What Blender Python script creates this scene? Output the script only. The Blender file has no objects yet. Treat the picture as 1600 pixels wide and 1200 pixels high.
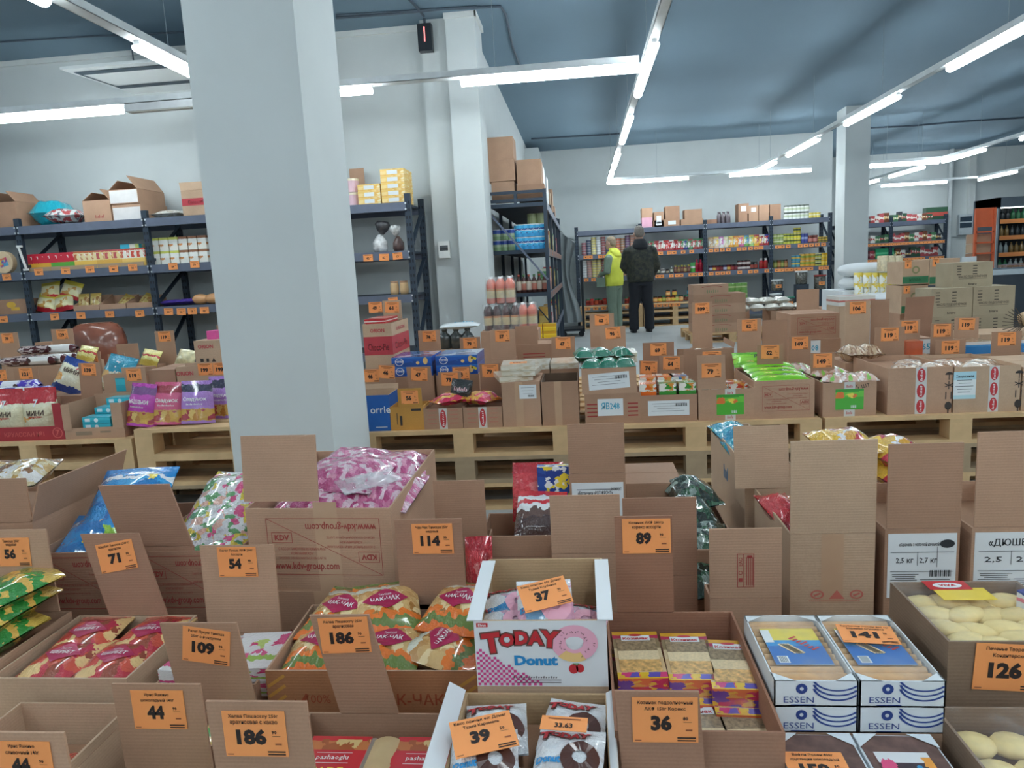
import bpy, math, random
from mathutils import Vector, Matrix, noise
sc = bpy.context.scene
COL = sc.collection
rnd = random.Random(11)
rad = math.radians

# ------------------------------------------------------------------ camera
F_PX, CAM_H = 1134.5, 1.2
YAW, PITCH, ROLL = rad(5.852), rad(8.921), rad(-3.059)
_r0 = Vector((math.cos(YAW), math.sin(YAW), 0))
_fw = Vector((-math.sin(YAW) * math.cos(PITCH), math.cos(YAW) * math.cos(PITCH), -math.sin(PITCH)))
_u0 = _r0.cross(_fw)
_ri = math.cos(ROLL) * _r0 + math.sin(ROLL) * _u0
_up = -math.sin(ROLL) * _r0 + math.cos(ROLL) * _u0
cam_d = bpy.data.cameras.new('camera')
cam_d.sensor_fit = 'HORIZONTAL'
cam_d.sensor_width = 36.0
cam_d.lens = F_PX / 1600 * 36.0
cam_d.clip_start = 0.05
cam = bpy.data.objects.new('camera', cam_d)
COL.objects.link(cam)
cam.matrix_world = Matrix(((_ri.x, _up.x, -_fw.x, 0), (_ri.y, _up.y, -_fw.y, 0), (_ri.z, _up.z, -_fw.z, CAM_H), (0, 0, 0, 1)))
sc.camera = cam

# ------------------------------------------------------------------ world, exposure
wd = bpy.data.worlds.new('world')
sc.world = wd
wd.use_nodes = True
wd.node_tree.nodes['Background'].inputs[0].default_value = (0.75, 0.9, 1.0, 1)
wd.node_tree.nodes['Background'].inputs[1].default_value = 0.05
sc.view_settings.view_transform = 'Standard'
sc.view_settings.look = 'None'
sc.view_settings.gamma = 1.0
sc.view_settings.use_curve_mapping = False
sc.view_settings.exposure = 0.28
sc.cycles.use_denoising = True
LAMP_STRENGTH = 30.0
LAMP_COLOR = (0.86, 0.96, 1.0)

def ray(x, y):
    return _fw + _ri * ((x - 800) / F_PX) - _up * ((y - 600) / F_PX)
def P(x, y, Y):                       # the point seen at pixel (x, y) on the upright plane at depth Y
    d = ray(x, y); t = Y / d.y
    return Vector((d.x * t, Y, CAM_H + d.z * t))
def G(x, y, z):                       # the point seen at pixel (x, y) on the level plane at height z
    d = ray(x, y); t = (z - CAM_H) / d.z
    return Vector((d.x * t, d.y * t, z))
def PX(x, y, Y): return P(x, y, Y).x
def PZ(x, y, Y): return P(x, y, Y).z

# ------------------------------------------------------------------ materials
def lin(c):
    return tuple((v / 255 / 12.92 if v / 255 <= 0.04045 else ((v / 255 + 0.055) / 1.055) ** 2.4) for v in c)
MATS = {}
def _new(name):
    m = bpy.data.materials.new(name); m.use_nodes = True
    nt = m.node_tree
    return m, nt, nt.nodes['Principled BSDF']
def _mix(nt, fac, a, b, mode='MIX'):
    n = nt.nodes.new('ShaderNodeMix'); n.data_type = 'RGBA'; n.blend_type = mode
    for sock, val in ((n.inputs[0], fac), (n.inputs[6], a), (n.inputs[7], b)):
        if isinstance(val, (int, float)): sock.default_value = val
        elif isinstance(val, tuple): sock.default_value = (*val[:3], 1)
        else: nt.links.new(val, sock)
    return n.outputs[2]
def _noise(nt, scale, vec=None, detail=3, rough=0.55):
    n = nt.nodes.new('ShaderNodeTexNoise'); n.inputs['Scale'].default_value = scale
    n.inputs['Detail'].default_value = detail; n.inputs['Roughness'].default_value = rough
    if vec is not None: nt.links.new(vec, n.inputs['Vector'])
    return n
def _coord(nt, which='Object'):
    return nt.nodes.new('ShaderNodeTexCoord').outputs[which]
def _ramp(nt, fac, stops, interp='LINEAR'):
    n = nt.nodes.new('ShaderNodeValToRGB'); n.color_ramp.interpolation = interp
    e = n.color_ramp.elements
    while len(e) < len(stops): e.new(0.5)
    for el, (p, c) in zip(e, stops):
        el.position = p; el.color = (*c, 1) if len(c) == 3 else c
    nt.links.new(fac, n.inputs[0])
    return n.outputs[0]
def _bump(nt, h, strength, dist=0.002):
    n = nt.nodes.new('ShaderNodeBump'); n.inputs['Strength'].default_value = strength
    n.inputs['Distance'].default_value = dist
    nt.links.new(h, n.inputs['Height'])
    return n.outputs[0]
def mat(name, rgb=(200, 200, 200), rough=0.6, metal=0.0, coat=0.0, var=0.08, scale=9.0, bump=0.0, bscale=120.0):
    if name in MATS: return MATS[name]
    m, nt, b = _new(name)
    c = lin(rgb); co = _coord(nt)
    n = _noise(nt, scale, co)
    lo = tuple(v * (1 - var) for v in c); hi = tuple(min(1, v * (1 + var)) for v in c)
    nt.links.new(_ramp(nt, n.outputs[0], ((0.3, lo), (0.7, hi))), b.inputs['Base Color'])
    b.inputs['Roughness'].default_value = rough; b.inputs['Metallic'].default_value = metal
    if coat: b.inputs['Coat Weight'].default_value = coat; b.inputs['Coat Roughness'].default_value = 0.12
    if bump:
        nt.links.new(_bump(nt, _noise(nt, bscale, co, 4).outputs[0], bump), b.inputs['Normal'])
    MATS[name] = m; return m
def card(name, rgb, lines=0.06):
    if name in MATS: return MATS[name]
    m, nt, b = _new(name)
    c = lin(rgb); co = _coord(nt)
    n = _noise(nt, 5, co, 4)
    base = _ramp(nt, n.outputs[0], ((0.3, tuple(v * 0.88 for v in c)), (0.72, tuple(v * 1.1 for v in c))))
    w = nt.nodes.new('ShaderNodeTexWave'); w.wave_type = 'BANDS'; w.bands_direction = 'Z'
    w.inputs['Scale'].default_value = 55; w.inputs['Distortion'].default_value = 0.6
    nt.links.new(co, w.inputs['Vector'])
    f = _noise(nt, 260, co, 2)
    sp = _ramp(nt, f.outputs[0], ((0.35, (1, 1, 1)), (0.75, (0.84, 0.83, 0.82))))
    col = _mix(nt, lines, base, _ramp(nt, w.outputs[1], ((0.2, tuple(v * 0.55 for v in c)), (0.8, tuple(v * 1.2 for v in c)))))
    nt.links.new(_mix(nt, 0.6, col, sp, 'MULTIPLY'), b.inputs['Base Color'])
    nt.links.new(_bump(nt, w.outputs[1], 0.12, 0.001), b.inputs['Normal'])
    b.inputs['Roughness'].default_value = 0.82
    MATS[name] = m; return m
def band(name, bands, blotch=None, rough=0.35, coat=0.4, dist=0.02, axis='Y', wr=0.0, metal=0.0):
    """printed packaging: bands of colour up the UV, blotch = (vmin, vmax, scale, [colours], cover)"""
    if name in MATS: return MATS[name]
    m, nt, b = _new(name)
    uv = _coord(nt, 'UV')
    sep = nt.nodes.new('ShaderNodeSeparateXYZ'); nt.links.new(uv, sep.inputs[0])
    nz = _noise(nt, 6, uv, 2)
    ad = nt.nodes.new('ShaderNodeMath'); ad.operation = 'MULTIPLY_ADD'
    nt.links.new(nz.outputs[0], ad.inputs[0]); ad.inputs[1].default_value = dist * 2
    nt.links.new(sep.outputs[axis], ad.inputs[2])
    sb = nt.nodes.new('ShaderNodeMath'); sb.operation = 'SUBTRACT'; nt.links.new(ad.outputs[0], sb.inputs[0]); sb.inputs[1].default_value = dist
    col = _ramp(nt, sb.outputs[0], [(p, lin(c)) for p, c in bands], 'CONSTANT')
    if blotch:
        v0, v1, scale, cols, cover = blotch
        vo = nt.nodes.new('ShaderNodeTexVoronoi'); vo.inputs['Scale'].default_value = scale
        dn = _noise(nt, scale * 1.1, uv, 3, 0.6)
        va = nt.nodes.new('ShaderNodeVectorMath'); va.operation = 'MULTIPLY_ADD'
        nt.links.new(dn.outputs['Color'], va.inputs[0]); va.inputs[1].default_value = (1.3 / scale,) * 3; nt.links.new(uv, va.inputs[2])
        nt.links.new(va.outputs[0], vo.inputs['Vector'])
        bw = nt.nodes.new('ShaderNodeSeparateColor'); nt.links.new(vo.outputs['Color'], bw.inputs[0])
        k = len(cols)
        cc = _ramp(nt, bw.outputs[0], [(i / k, lin(c)) for i, c in enumerate(cols)], 'CONSTANT')
        on = _ramp(nt, bw.outputs[1], ((0, (1, 1, 1)), (cover, (0, 0, 0))), 'CONSTANT')
        win = _ramp(nt, sb.outputs[0], ((0, (0, 0, 0)), (max(v0, 0.001), (1, 1, 1)), (min(v1, 0.999), (0, 0, 0))), 'CONSTANT')
        col = _mix(nt, _mix(nt, 1.0, on, win, 'MULTIPLY'), col, cc)
    nt.links.new(col, b.inputs['Base Color'])
    b.inputs['Roughness'].default_value = rough; b.inputs['Metallic'].default_value = metal
    b.inputs['Coat Weight'].default_value = coat; b.inputs['Coat Roughness'].default_value = 0.1
    if wr:
        nt.links.new(_bump(nt, _noise(nt, 14, uv, 3, 0.6).outputs[0], wr, 0.02), b.inputs['Normal'])
    MATS[name] = m; return m
def clear(name, tint=(235, 240, 242), amount=0.25, rough=0.08):
    if name in MATS: return MATS[name]
    m = bpy.data.materials.new(name); m.use_nodes = True; nt = m.node_tree
    nt.nodes.clear()
    out = nt.nodes.new('ShaderNodeOutputMaterial'); mx = nt.nodes.new('ShaderNodeMixShader')
    tr = nt.nodes.new('ShaderNodeBsdfTransparent'); gl = nt.nodes.new('ShaderNodeBsdfPrincipled')
    gl.inputs['Base Color'].default_value = (*lin(tint), 1); gl.inputs['Roughness'].default_value = rough
    gl.inputs['Coat Weight'].default_value = 0.5
    n = _noise(nt, 9, _coord(nt), 3, 0.7)
    nt.links.new(_ramp(nt, n.outputs[0], ((0.42, (amount * 0.45,) * 3), (0.62, (min(1, amount * 1.8),) * 3))), mx.inputs[0])
    nt.links.new(tr.outputs[0], mx.inputs[1]); nt.links.new(gl.outputs[0], mx.inputs[2])
    nt.links.new(mx.outputs[0], out.inputs[0])
    MATS[name] = m; return m
def glow(name, rgb, strength):
    if name in MATS: return MATS[name]
    m, nt, b = _new(name)
    b.inputs['Base Color'].default_value = (0.9, 0.9, 0.9, 1)
    b.inputs['Emission Color'].default_value = (*rgb, 1); b.inputs['Emission Strength'].default_value = strength
    MATS[name] = m; return m

# ------------------------------------------------------------------ mesh building
_TXT = {}
def text_geo(s, bold=0.0, res=2):
    k = (s, bold, res)
    if k not in _TXT and s.startswith('#'):                # lettering the photo does not let one read: small strokes
        n = int(s[1:]); vs = []; fs = []
        for i in range(n):
            h = 0.7 if i % 3 else 1.0
            for (x, y) in ((0, 0), (0.22, 0), (0.3, h), (0.08, h)): vs.append(Vector((i * 0.42 + x - n * 0.21, y - 0.5, 0)))
            fs.append((4 * i, 4 * i + 1, 4 * i + 2, 4 * i + 3))
        _TXT[k] = (vs, fs, n * 0.42, 1.0)
    if k not in _TXT:
        cu = bpy.data.curves.new('t', 'FONT'); cu.body = s; cu.size = 1.0
        cu.align_x = 'CENTER'; cu.align_y = 'CENTER'; cu.resolution_u = res; cu.offset = bold
        ob = bpy.data.objects.new('t', cu)
        me = bpy.data.meshes.new_from_object(ob)
        vs = [v.co.copy() for v in me.vertices]; fs = [tuple(p.vertices) for p in me.polygons]
        bpy.data.objects.remove(ob); bpy.data.curves.remove(cu); bpy.data.meshes.remove(me)
        if vs:
            x0 = min(v.x for v in vs); x1 = max(v.x for v in vs); y0 = min(v.y for v in vs); y1 = max(v.y for v in vs)
            c = Vector(((x0 + x1) / 2, (y0 + y1) / 2, 0))
            vs = [v - c for v in vs]
            _TXT[k] = (vs, fs, x1 - x0, y1 - y0)
        else:
            _TXT[k] = ([], [], 1, 1)
    return _TXT[k]

class MB:
    def __init__(s):
        s.v = []; s.f = []; s.m = []; s.uv = []; s.M = None
    def add(s, p):
        p = Vector(p)
        s.v.append(tuple(s.M @ p if s.M is not None else p)); return len(s.v) - 1
    def face(s, pts, m=0, uv=None):
        ids = [s.add(p) for p in pts]
        s.f.append(ids); s.m.append(m)
        s.uv.append(uv or ([(0, 0), (1, 0), (1, 1), (0, 1)] if len(ids) == 4 else [(0, 0)] * len(ids)))
        return s
    def box(s, x0, x1, y0, y1, z0, z1, m=0):
        mm = m if isinstance(m, (tuple, list)) else [m] * 6        # front, back, left, right, top, bottom
        a, b, c, d = (x0, y0, z0), (x1, y0, z0), (x1, y1, z0), (x0, y1, z0)
        e, f, g, h = (x0, y0, z1), (x1, y0, z1), (x1, y1, z1), (x0, y1, z1)
        for q, k in (((a, b, f, e), 0), ((c, d, h, g), 1), ((d, a, e, h), 2), ((b, c, g, f), 3), ((e, f, g, h), 4), ((d, c, b, a), 5)):
            s.face(q, mm[k])
        return s
    def bar(s, p0, p1, w, h, m=0, up=(0, 0, 1)):
        p0, p1 = Vector(p0), Vector(p1); d = (p1 - p0); L = d.length; d.normalize()
        up = Vector(up)
        if abs(d.dot(up)) > 0.98: up = Vector((0, 1, 0))
        x = d.cross(up).normalized(); u = x.cross(d)
        old = s.M; T = Matrix(((x.x, d.x, u.x, p0.x), (x.y, d.y, u.y, p0.y), (x.z, d.z, u.z, p0.z), (0, 0, 0, 1)))
        s.M = old @ T if old is not None else T
        s.box(-w / 2, w / 2, 0, L, -h / 2, h / 2, m); s.M = old
        return s
    def tube(s, pts, r, n=8, m=0, cap=True):
        pts = [Vector(p) for p in pts]; rings = []
        rr = r if isinstance(r, (list, tuple)) else [r] * len(pts)
        for i, p in enumerate(pts):
            d = (pts[min(i + 1, len(pts) - 1)] - pts[max(i - 1, 0)]).normalized()
            a = Vector((0, 0, 1)) if abs(d.z) < 0.9 else Vector((1, 0, 0))
            x = d.cross(a).normalized(); y = d.cross(x)
            rings.append([s.add(p + rr[i] * (math.cos(t) * x + math.sin(t) * y)) for t in (2 * math.pi * k / n for k in range(n))])
        for i in range(len(rings) - 1):
            for k in range(n):
                s.f.append([rings[i][k], rings[i][(k + 1) % n], rings[i + 1][(k + 1) % n], rings[i + 1][k]]); s.m.append(m); s.uv.append([(0, 0)] * 4)
        if cap:
            for q in (rings[0], rings[-1][::-1]):
                s.f.append(list(q)); s.m.append(m); s.uv.append([(0, 0)] * n)
        return s
    def lathe(s, prof, n=12, m=0, c=(0, 0, 0)):
        L = sum((Vector(prof[i + 1]) - Vector(prof[i])).length for i in range(len(prof) - 1)); rings = []; acc = 0; vv = []
        z0 = min(p[1] for p in prof); z1 = max(p[1] for p in prof)
        for i, (r, z) in enumerate(prof):
            rings.append([s.add((c[0] + r * math.cos(2 * math.pi * k / n), c[1] + r * math.sin(2 * math.pi * k / n), c[2] + z)) for k in range(n)])
            vv.append((z - z0) / (z1 - z0 + 1e-9))
        for i in range(len(prof) - 1):
            for k in range(n):
                s.f.append([rings[i][k], rings[i][(k + 1) % n], rings[i + 1][(k + 1) % n], rings[i + 1][k]])
                s.m.append(m[i] if isinstance(m, (list, tuple)) else m)
                e = 1e-3
                s.uv.append([(k / n, vv[i] + e), ((k + 1) / n, vv[i] + e), ((k + 1) / n, vv[i + 1] - e), (k / n, vv[i + 1] - e)])
        mm = (m[0], m[-1]) if isinstance(m, (list, tuple)) else (m, m)
        for q, k, w in ((rings[0][::-1], mm[0], 0.002), (rings[-1], mm[1], 0.998)):
            s.f.append(list(q)); s.m.append(k); s.uv.append([(0.5, w)] * n)
        return s
    def surf(s, fn, nu, nv, m=0, flip=False, uvf=None):
        ids = [[s.add(fn(i / nu, j / nv)) for i in range(nu + 1)] for j in range(nv + 1)]
        for j in range(nv):
            for i in range(nu):
                q = [ids[j][i], ids[j][i + 1], ids[j + 1][i + 1], ids[j + 1][i]]
                w = [(i / nu, j / nv), ((i + 1) / nu, j / nv), ((i + 1) / nu, (j + 1) / nv), (i / nu, (j + 1) / nv)]
                if flip: q = q[::-1]; w = w[::-1]
                s.f.append(q); s.m.append(m(i, j) if callable(m) else m); s.uv.append(w)
        return s
    def text(s, t, c, height, u=(1, 0, 0), v=(0, 0, 1), width=None, bold=0.0, m=0, res=2, rot=0.0, fn=None, off=0.0):
        vs, fs, w, h = text_geo(t, bold, res)
        k = height / h; kx = (width / w) if width else k
        u = Vector(u); v = Vector(v); c = Vector(c); n = u.cross(v)
        ca, sa = math.cos(rot), math.sin(rot); base = len(s.v)
        for p in vs:
            x, y = p.x * kx, p.y * k
            x, y = x * ca - y * sa, x * sa + y * ca
            s.add(fn(c.x + x, c.y + y) if fn else c + u * x + v * y + n * off)
        for f in fs:
            s.f.append([i + base for i in f]); s.m.append(m); s.uv.append([(0.5, 0.5)] * len(f))
        return s
    def rect(s, c, w, h, u=(1, 0, 0), v=(0, 0, 1), m=0, rot=0.0):
        u = Vector(u); v = Vector(v); c = Vector(c); ca, sa = math.cos(rot), math.sin(rot)
        U = u * ca + v * sa; V = v * ca - u * sa
        return s.face([c - U * w / 2 - V * h / 2, c + U * w / 2 - V * h / 2, c + U * w / 2 + V * h / 2, c - U * w / 2 + V * h / 2], m)
    def disc(s, c, rx, ry, u=(1, 0, 0), v=(0, 0, 1), m=0, n=16, r0=0.0, a0=0.0, a1=2 * math.pi):
        u = Vector(u); v = Vector(v); c = Vector(c)
        pt = lambda t, k: c + u * (rx * k * math.cos(t)) + v * (ry * k * math.sin(t))
        for i in range(n):
            t0 = a0 + (a1 - a0) * i / n; t1 = a0 + (a1 - a0) * (i + 1) / n
            if r0 > 0: s.face([pt(t0, r0), pt(t0, 1), pt(t1, 1), pt(t1, r0)], m)
            else: s.face([c, pt(t0, 1), pt(t1, 1)], m)
        return s
    def mesh(s, name, mats, smooth=False):
        me = bpy.data.meshes.new(name)
        me.from_pydata(s.v, [], s.f)
        for k in (mats if isinstance(mats, (list, tuple)) else [mats]): me.materials.append(k)
        me.polygons.foreach_set('material_index', s.m)
        ul = me.uv_layers.new(name='UVMap')
        flat = [c for q in s.uv for w in q for c in w]
        ul.data.foreach_set('uv', flat)
        if smooth: me.polygons.foreach_set('use_smooth', [True] * len(s.f))
        me.update()
        return me
    def build(s, name, mats, parent=None, smooth=False, M=None):
        return put(s.mesh(name, mats, smooth), name, parent, M)
def put(me, name, parent=None, M=None):
    o = bpy.data.objects.new(name, me); COL.objects.link(o)
    if parent is not None: o.parent = parent
    if M is not None: o.matrix_local = M
    return o
def tagp(o, label, cat, group=None):
    o['label'] = label; o['category'] = cat
    if group: o['group'] = group
    return o
def thing(name, label, cat, loc=(0, 0, 0), rz=0.0, group=None):
    o = bpy.data.objects.new(name, None); COL.objects.link(o); o.empty_display_size = 0.05
    o.location = loc; o.rotation_euler = (0, 0, rz)
    return tagp(o, label, cat, group)
def struct(name, b, mats, smooth=False):
    o = b.build(name, mats, None, smooth); o['kind'] = 'structure'; return o
def frame(c, u, v):                                   # matrix with x = u, z = v, origin c (y points into the surface)
    u = Vector(u).normalized(); v = Vector(v).normalized(); n = v.cross(u)
    return Matrix(((u.x, n.x, v.x, c[0]), (u.y, n.y, v.y, c[1]), (u.z, n.z, v.z, c[2]), (0, 0, 0, 1)))
def TR(x, y, z, rz=0.0): return Matrix.Translation((x, y, z)) @ Matrix.Rotation(rz, 4, 'Z')
X, Z = (1, 0, 0), (0, 0, 1)

# ------------------------------------------------------------------ the setting
CEIL = 3.55
M_wall = mat('wall_paint', (208, 214, 214), 0.75, var=0.03, scale=2.5, bump=0.05, bscale=60)
M_ceil = mat('ceiling_paint', (112, 136, 152), 0.8, var=0.035, scale=0.7, bump=0.1, bscale=25)
M_floor = mat('floor_concrete', (176, 180, 180), 0.45, var=0.1, scale=1.5, bump=0.04, bscale=40)
M_trim = mat('wall_trim', (218, 222, 220), 0.7, var=0.03)
YL, XS, YF, YR = 7.28, -0.98, 15.35, 19.5
struct('floor', MB().box(-9, 15, -7, 20, -0.1, 0), M_floor)
struct('ceiling', MB().box(-9, 15, -7, 20, CEIL, CEIL + 0.1), M_ceil)
struct('wall_back', MB().box(-9, -1.0, YL, YL + 0.2, 0, CEIL), M_wall)
struct('wall_side', MB().box(XS - 0.2, XS, 7.48, YF, 0, CEIL), M_wall)
struct('wall_far', MB().box(XS - 0.2, 5.0, YF, YF + 0.2, 0, CEIL), M_wall)
struct('wall_return', MB().box(4.8, 5.0, YF + 0.2, YR, 0, CEIL), M_wall)
struct('wall_far_right', MB().box(4.8, 15, YR, YR + 0.2, 0, CEIL), M_wall)
struct('wall_left', MB().box(-9.2, -9, -7, YL, 0, CEIL), M_wall)
struct('wall_right', MB().box(15, 15.2, -7, YR, 0, CEIL), M_wall)
struct('wall_behind', MB().box(-9, 15, -7.2, -7, 0, CEIL), M_wall)
struct('pilaster_wide', MB().box(-1.16, -0.885, 7.02, 7.48, 0, CEIL), M_wall)
struct('pilaster_narrow', MB().box(-1.42, -1.16, 7.14, 7.28, 0, CEIL), M_wall)
struct('pilaster_far', MB().box(XS, -0.72, 14.2, YF, 0, CEIL - 0.1), M_wall)
struct('column_near', MB().box(-1.515, -1.065, 2.9, 3.4, 0, CEIL), M_wall)
cxa, cxb = PX(1320, 300, 12.9), PX(1358, 300, 12.9)
struct('column_far', MB().box(cxa, cxb, 12.9, 13.35, 0, CEIL), M_wall)
cw = PX(1511, 300, YR)
struct('pilaster_right', MB().box(cw, cw + 0.14, YR - 0.12, YR, 0, CEIL), M_trim)
struct('trim_1', MB().box(-9, -1.42, YL - 0.03, YL, CEIL - 0.05, CEIL), M_trim)
struct('trim_2', MB().box(-1.17, -0.87, 7.0, 7.02, CEIL - 0.05, CEIL).box(-0.885, -0.865, 7.0, 7.5, CEIL - 0.05, CEIL), M_trim)

# cables clipped to the ceiling
M_cable = mat('cable_dark', (70, 84, 98), 0.6)
def cable(pts, r=0.008, label='', z=CEIL - 0.012):
    o = MB().tube([(p.x, p.y, z) for p in (G(a, b, z) for a, b in pts)], r, 6).build('ceiling_cable', M_cable)
    tagp(o, label, 'cable', 'cables on the ceiling')
cable([(525, 28), (610, 22), (690, 14), (782, 10), (790, 22), (800, 70), (822, 130)], 0.012, 'dark cable bundle bending along the ceiling above the pilaster')
cable([(525, 24), (640, 17), (745, 10)], 0.008, 'thin dark cable running along the ceiling beside the cable bundle')
cable([(640, 0), (652, 12), (662, 25)], 0.012, 'thick dark cable dropping to the black router above the pilaster')
cable([(0, 66), (120, 58), (290, 50)], 0.008, 'thin dark cable along the ceiling above the air conditioner')
cable([(830, 217), (970, 209)], 0.015, 'dark cable along the ceiling in front of the far wall')
cable([(1360, 200), (1420, 197), (1500, 190), (1600, 184)], 0.02, 'dark cable sagging along the ceiling beyond the far column')

# ------------------------------------------------------------------ suspended lamps
LZ = 2.7
M_tube = glow('lamp_tube', LAMP_COLOR, LAMP_STRENGTH)
M_tray = mat('lamp_tray', (226, 232, 234), 0.5)
M_house = mat('lamp_housing', (225, 228, 230), 0.5)
M_wire = mat('hanger_wire', (165, 178, 186), 0.4, 0.5)
def lamp(p0, p1, label, group='suspended tube lamps'):
    p0, p1 = Vector(p0), Vector(p1); c = (p0 + p1) / 2; d = p1 - p0; L = d.length
    t = thing('tube_lamp', label, 'lamp', (c.x, c.y, LZ), math.atan2(d.y, d.x), group)
    b = MB()
    prof = [(math.cos(a) * 0.037, math.sin(a) * 0.03 - 0.006) for a in [math.pi * 0.86 + math.pi * 1.28 * k / 8 for k in range(9)]]
    for i in range(8):
        (ya, za), (yb, zb) = prof[i], prof[i + 1]
        b.face([(-L / 2, ya, za), (-L / 2, yb, zb), (L / 2, yb, zb), (L / 2, ya, za)])
    b.face([(-L / 2, y, z) for y, z in prof[::-1]]); b.face([(L / 2, y, z) for y, z in prof])
    b.build('tube', M_tube, t)
    MB().box(-L / 2 - 0.008, L / 2 + 0.008, -0.02, 0.02, 0.0075, 0.03).build('housing', M_house, t)
def tray(p0, p1, label, w=0.07):
    p0, p1 = Vector(p0), Vector(p1); c = (p0 + p1) / 2; d = p1 - p0; L = d.length
    t = thing('lamp_tray', label, 'cable tray', (c.x, c.y, LZ + 0.032), math.atan2(d.y, d.x), 'trays that carry the lamps')
    MB().box(-L / 2, L / 2, -w / 2, w / 2, 0, 0.004).box(-L / 2, L / 2, -w / 2, -w / 2 + 0.004, 0, 0.05).box(-L / 2, L / 2, w / 2 - 0.004, w / 2, 0, 0.05).build('channel', M_tray, t)
    for k in range(4):
        MB().tube([(-L / 2, -0.02 + k * 0.013, 0.012), (L / 2, -0.02 + k * 0.013, 0.012)], 0.005, 5).build('cable', M_wire, t)
    n = max(2, round(L / 2.2))
    for k in range(n):
        x = -L / 2 + L * (k + 0.5) / n
        MB().tube([(x, 0, 0.05), (x, 0, CEIL - LZ - 0.032)], 0.0025, 5).build('hanger', M_wire, t)
def ylamps(px_pairs, x=None, where=''):
    pts = [(G(a, b, LZ), G(c, d, LZ)) for a, b, c, d in px_pairs]
    x = x if x is not None else sum(p.x + q.x for p, q in pts) / (2 * len(pts))
    for i, (p, q) in enumerate(pts): lamp((x, p.y, 0), (x, q.y, 0), where)
    return x
XA = ylamps([(1025, 68, 993, 147), (988, 182, 970, 222), (968, 240, 957, 263)], None, 'white tube lamp in the row hung over the aisle in front of the people')
lamp((XA, 12.5, 0), (XA, 13.97, 0), 'white tube lamp at the corner where two lamp rows meet, near the far wall')
XB = ylamps([(1484, 106, 1402, 150)][:0] + [(1402, 150, 1321, 193), (1279, 217, 1232, 242)], None, 'white tube lamp in the row running past the far column')
lamp((XB, 4.35, 0), (XB, 6.85, 0), 'long bright tube lamp that starts the row running to the far column')
YC = (G(722, 130, LZ).y + G(1003, 104, LZ).y) / 2
lamp((G(722, 130, LZ).x, YC, 0), (XA - 0.06, YC, 0), 'bright crosswise tube lamp that meets the aisle lamp row')
lamp((-2.2, YC, 0), (G(580, 139, LZ).x, YC, 0), 'crosswise tube lamp partly behind the near column')
lamp((G(0, 181, LZ).x - 0.4, YC, 0), (G(185, 169, LZ).x, YC, 0), 'crosswise tube lamp in front of the ceiling air conditioner')
un = thing('unlit_lamp', 'unlit white lamp housing on the crosswise tray below the air conditioner', 'lamp', (G(250, 160, LZ).x, YC, LZ))
MB().box(-0.36, 0.62, -0.045, 0.045, -0.03, 0.03).build('housing', M_house, un); MB().box(-0.34, 0.6, -0.03, 0.03, -0.036, -0.03).build('cover', mat('lamp_cover_off', (206, 206, 200), 0.5), un)
XL = G(255, 92, LZ).x
lamp((XL, G(213, 72, LZ).y, 0), (XL, G(213, 72, LZ).y + 1.45, 0), 'tube lamp running into depth, cut off by the near column')
lamp((XL, 1.8, 0), (XL, G(52, 2, LZ).y, 0), 'tube lamp at the ceiling on the tray left of the near column')
YE = 14.02
lamp((XA + 0.05, YE, 0), (G(1075, 278, LZ).x, YE, 0), 'crosswise tube lamp over the far rack above the people')
lamp((G(1141, 273, LZ).x, YE, 0), (G(1268, 265, LZ).x, YE, 0), 'crosswise tube lamp over the far rack left of the far column')
lamp((XB, 12.55, 0), (XB, 13.97, 0), 'tube lamp touching the crosswise lamp over the far rack')
p, q = G(1357, 260, LZ), G(1468, 252, LZ); y1 = (p.y + q.y) / 2
lamp((p.x, y1, 0), (q.x, y1, 0), 'crosswise tube lamp right beside the far column')
p, q = G(1471, 252, LZ), G(1541, 233, LZ); XD = (p.x + q.x) / 2
lamp((XD, q.y, 0), (XD, p.y, 0), 'tube lamp running into depth from the crosswise lamp beside the far column')
lamp((XD, q.y - 2.6, 0), (XD, q.y - 1.0, 0), 'tube lamp ahead of the lamp that meets the crosswise lamp by the far column')
lamp((XD, G(1438, 261, LZ).y, 0), (XD, G(1390, 276, LZ).y, 0), 'tube lamp running into depth behind the far column')
lamp((XD, 16.9, 0), (XD, 17.9, 0), 'short far tube lamp peeping out beside the far column')
y2 = 18.4
lamp((7.12, y2, 0), (8.57, y2, 0), 'farthest crosswise tube lamp above the right-hand far rack')
XE = 9.27
lamp((XE, 16.9, 0), (XE, 18.35, 0), 'tube lamp above the drinks cooler')
# the rows go on behind the photographer; extra unseen lamps added for lighting
for xx in (XA, XB, XL, XD):
    for yy in ((2.6, -0.2, -3.2, -5.8) if xx not in (XL, XD) else (-0.7, -3.4, -6.0)):
        if xx == XB and yy == 2.6: yy = 2.2
        lamp((xx, yy, 0), (xx, yy + 1.5, 0), 'tube lamp of the rows over the near part of the shop')
for xx in (-6.4, 8.2):  # outer rows out of view, added for the light they give
    for yy in (3.4, 0.6, -2.4): lamp((xx, yy, 0), (xx, yy + 1.5, 0), 'unseen tube lamp added over the outer part of the shop')
for xx in (-4.6, -1.6, 1.6, 4.6):  # unseen crosswise row added to light faces turned to the camera
    lamp((xx - 0.75, -1.55, 0), (xx + 0.75, -1.55, 0), 'unseen crosswise tube lamp added over the near part of the shop')
tray((XA, -6.5, 0), (XA, YE - 0.06, 0), 'tray with lamps hung over the aisle in front of the people')
tray((XB, -6.5, 0), (XB, YE - 0.06, 0), 'tray with lamps running past the far column')
tray((XL, -6.5, 0), (XL, YC - 0.07, 0), 'lamp tray left of the near column', 0.09)
tray((-8.5, YC, 0), (XA - 0.06, YC, 0), 'crosswise lamp tray in front of the air conditioner', 0.1)
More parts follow.
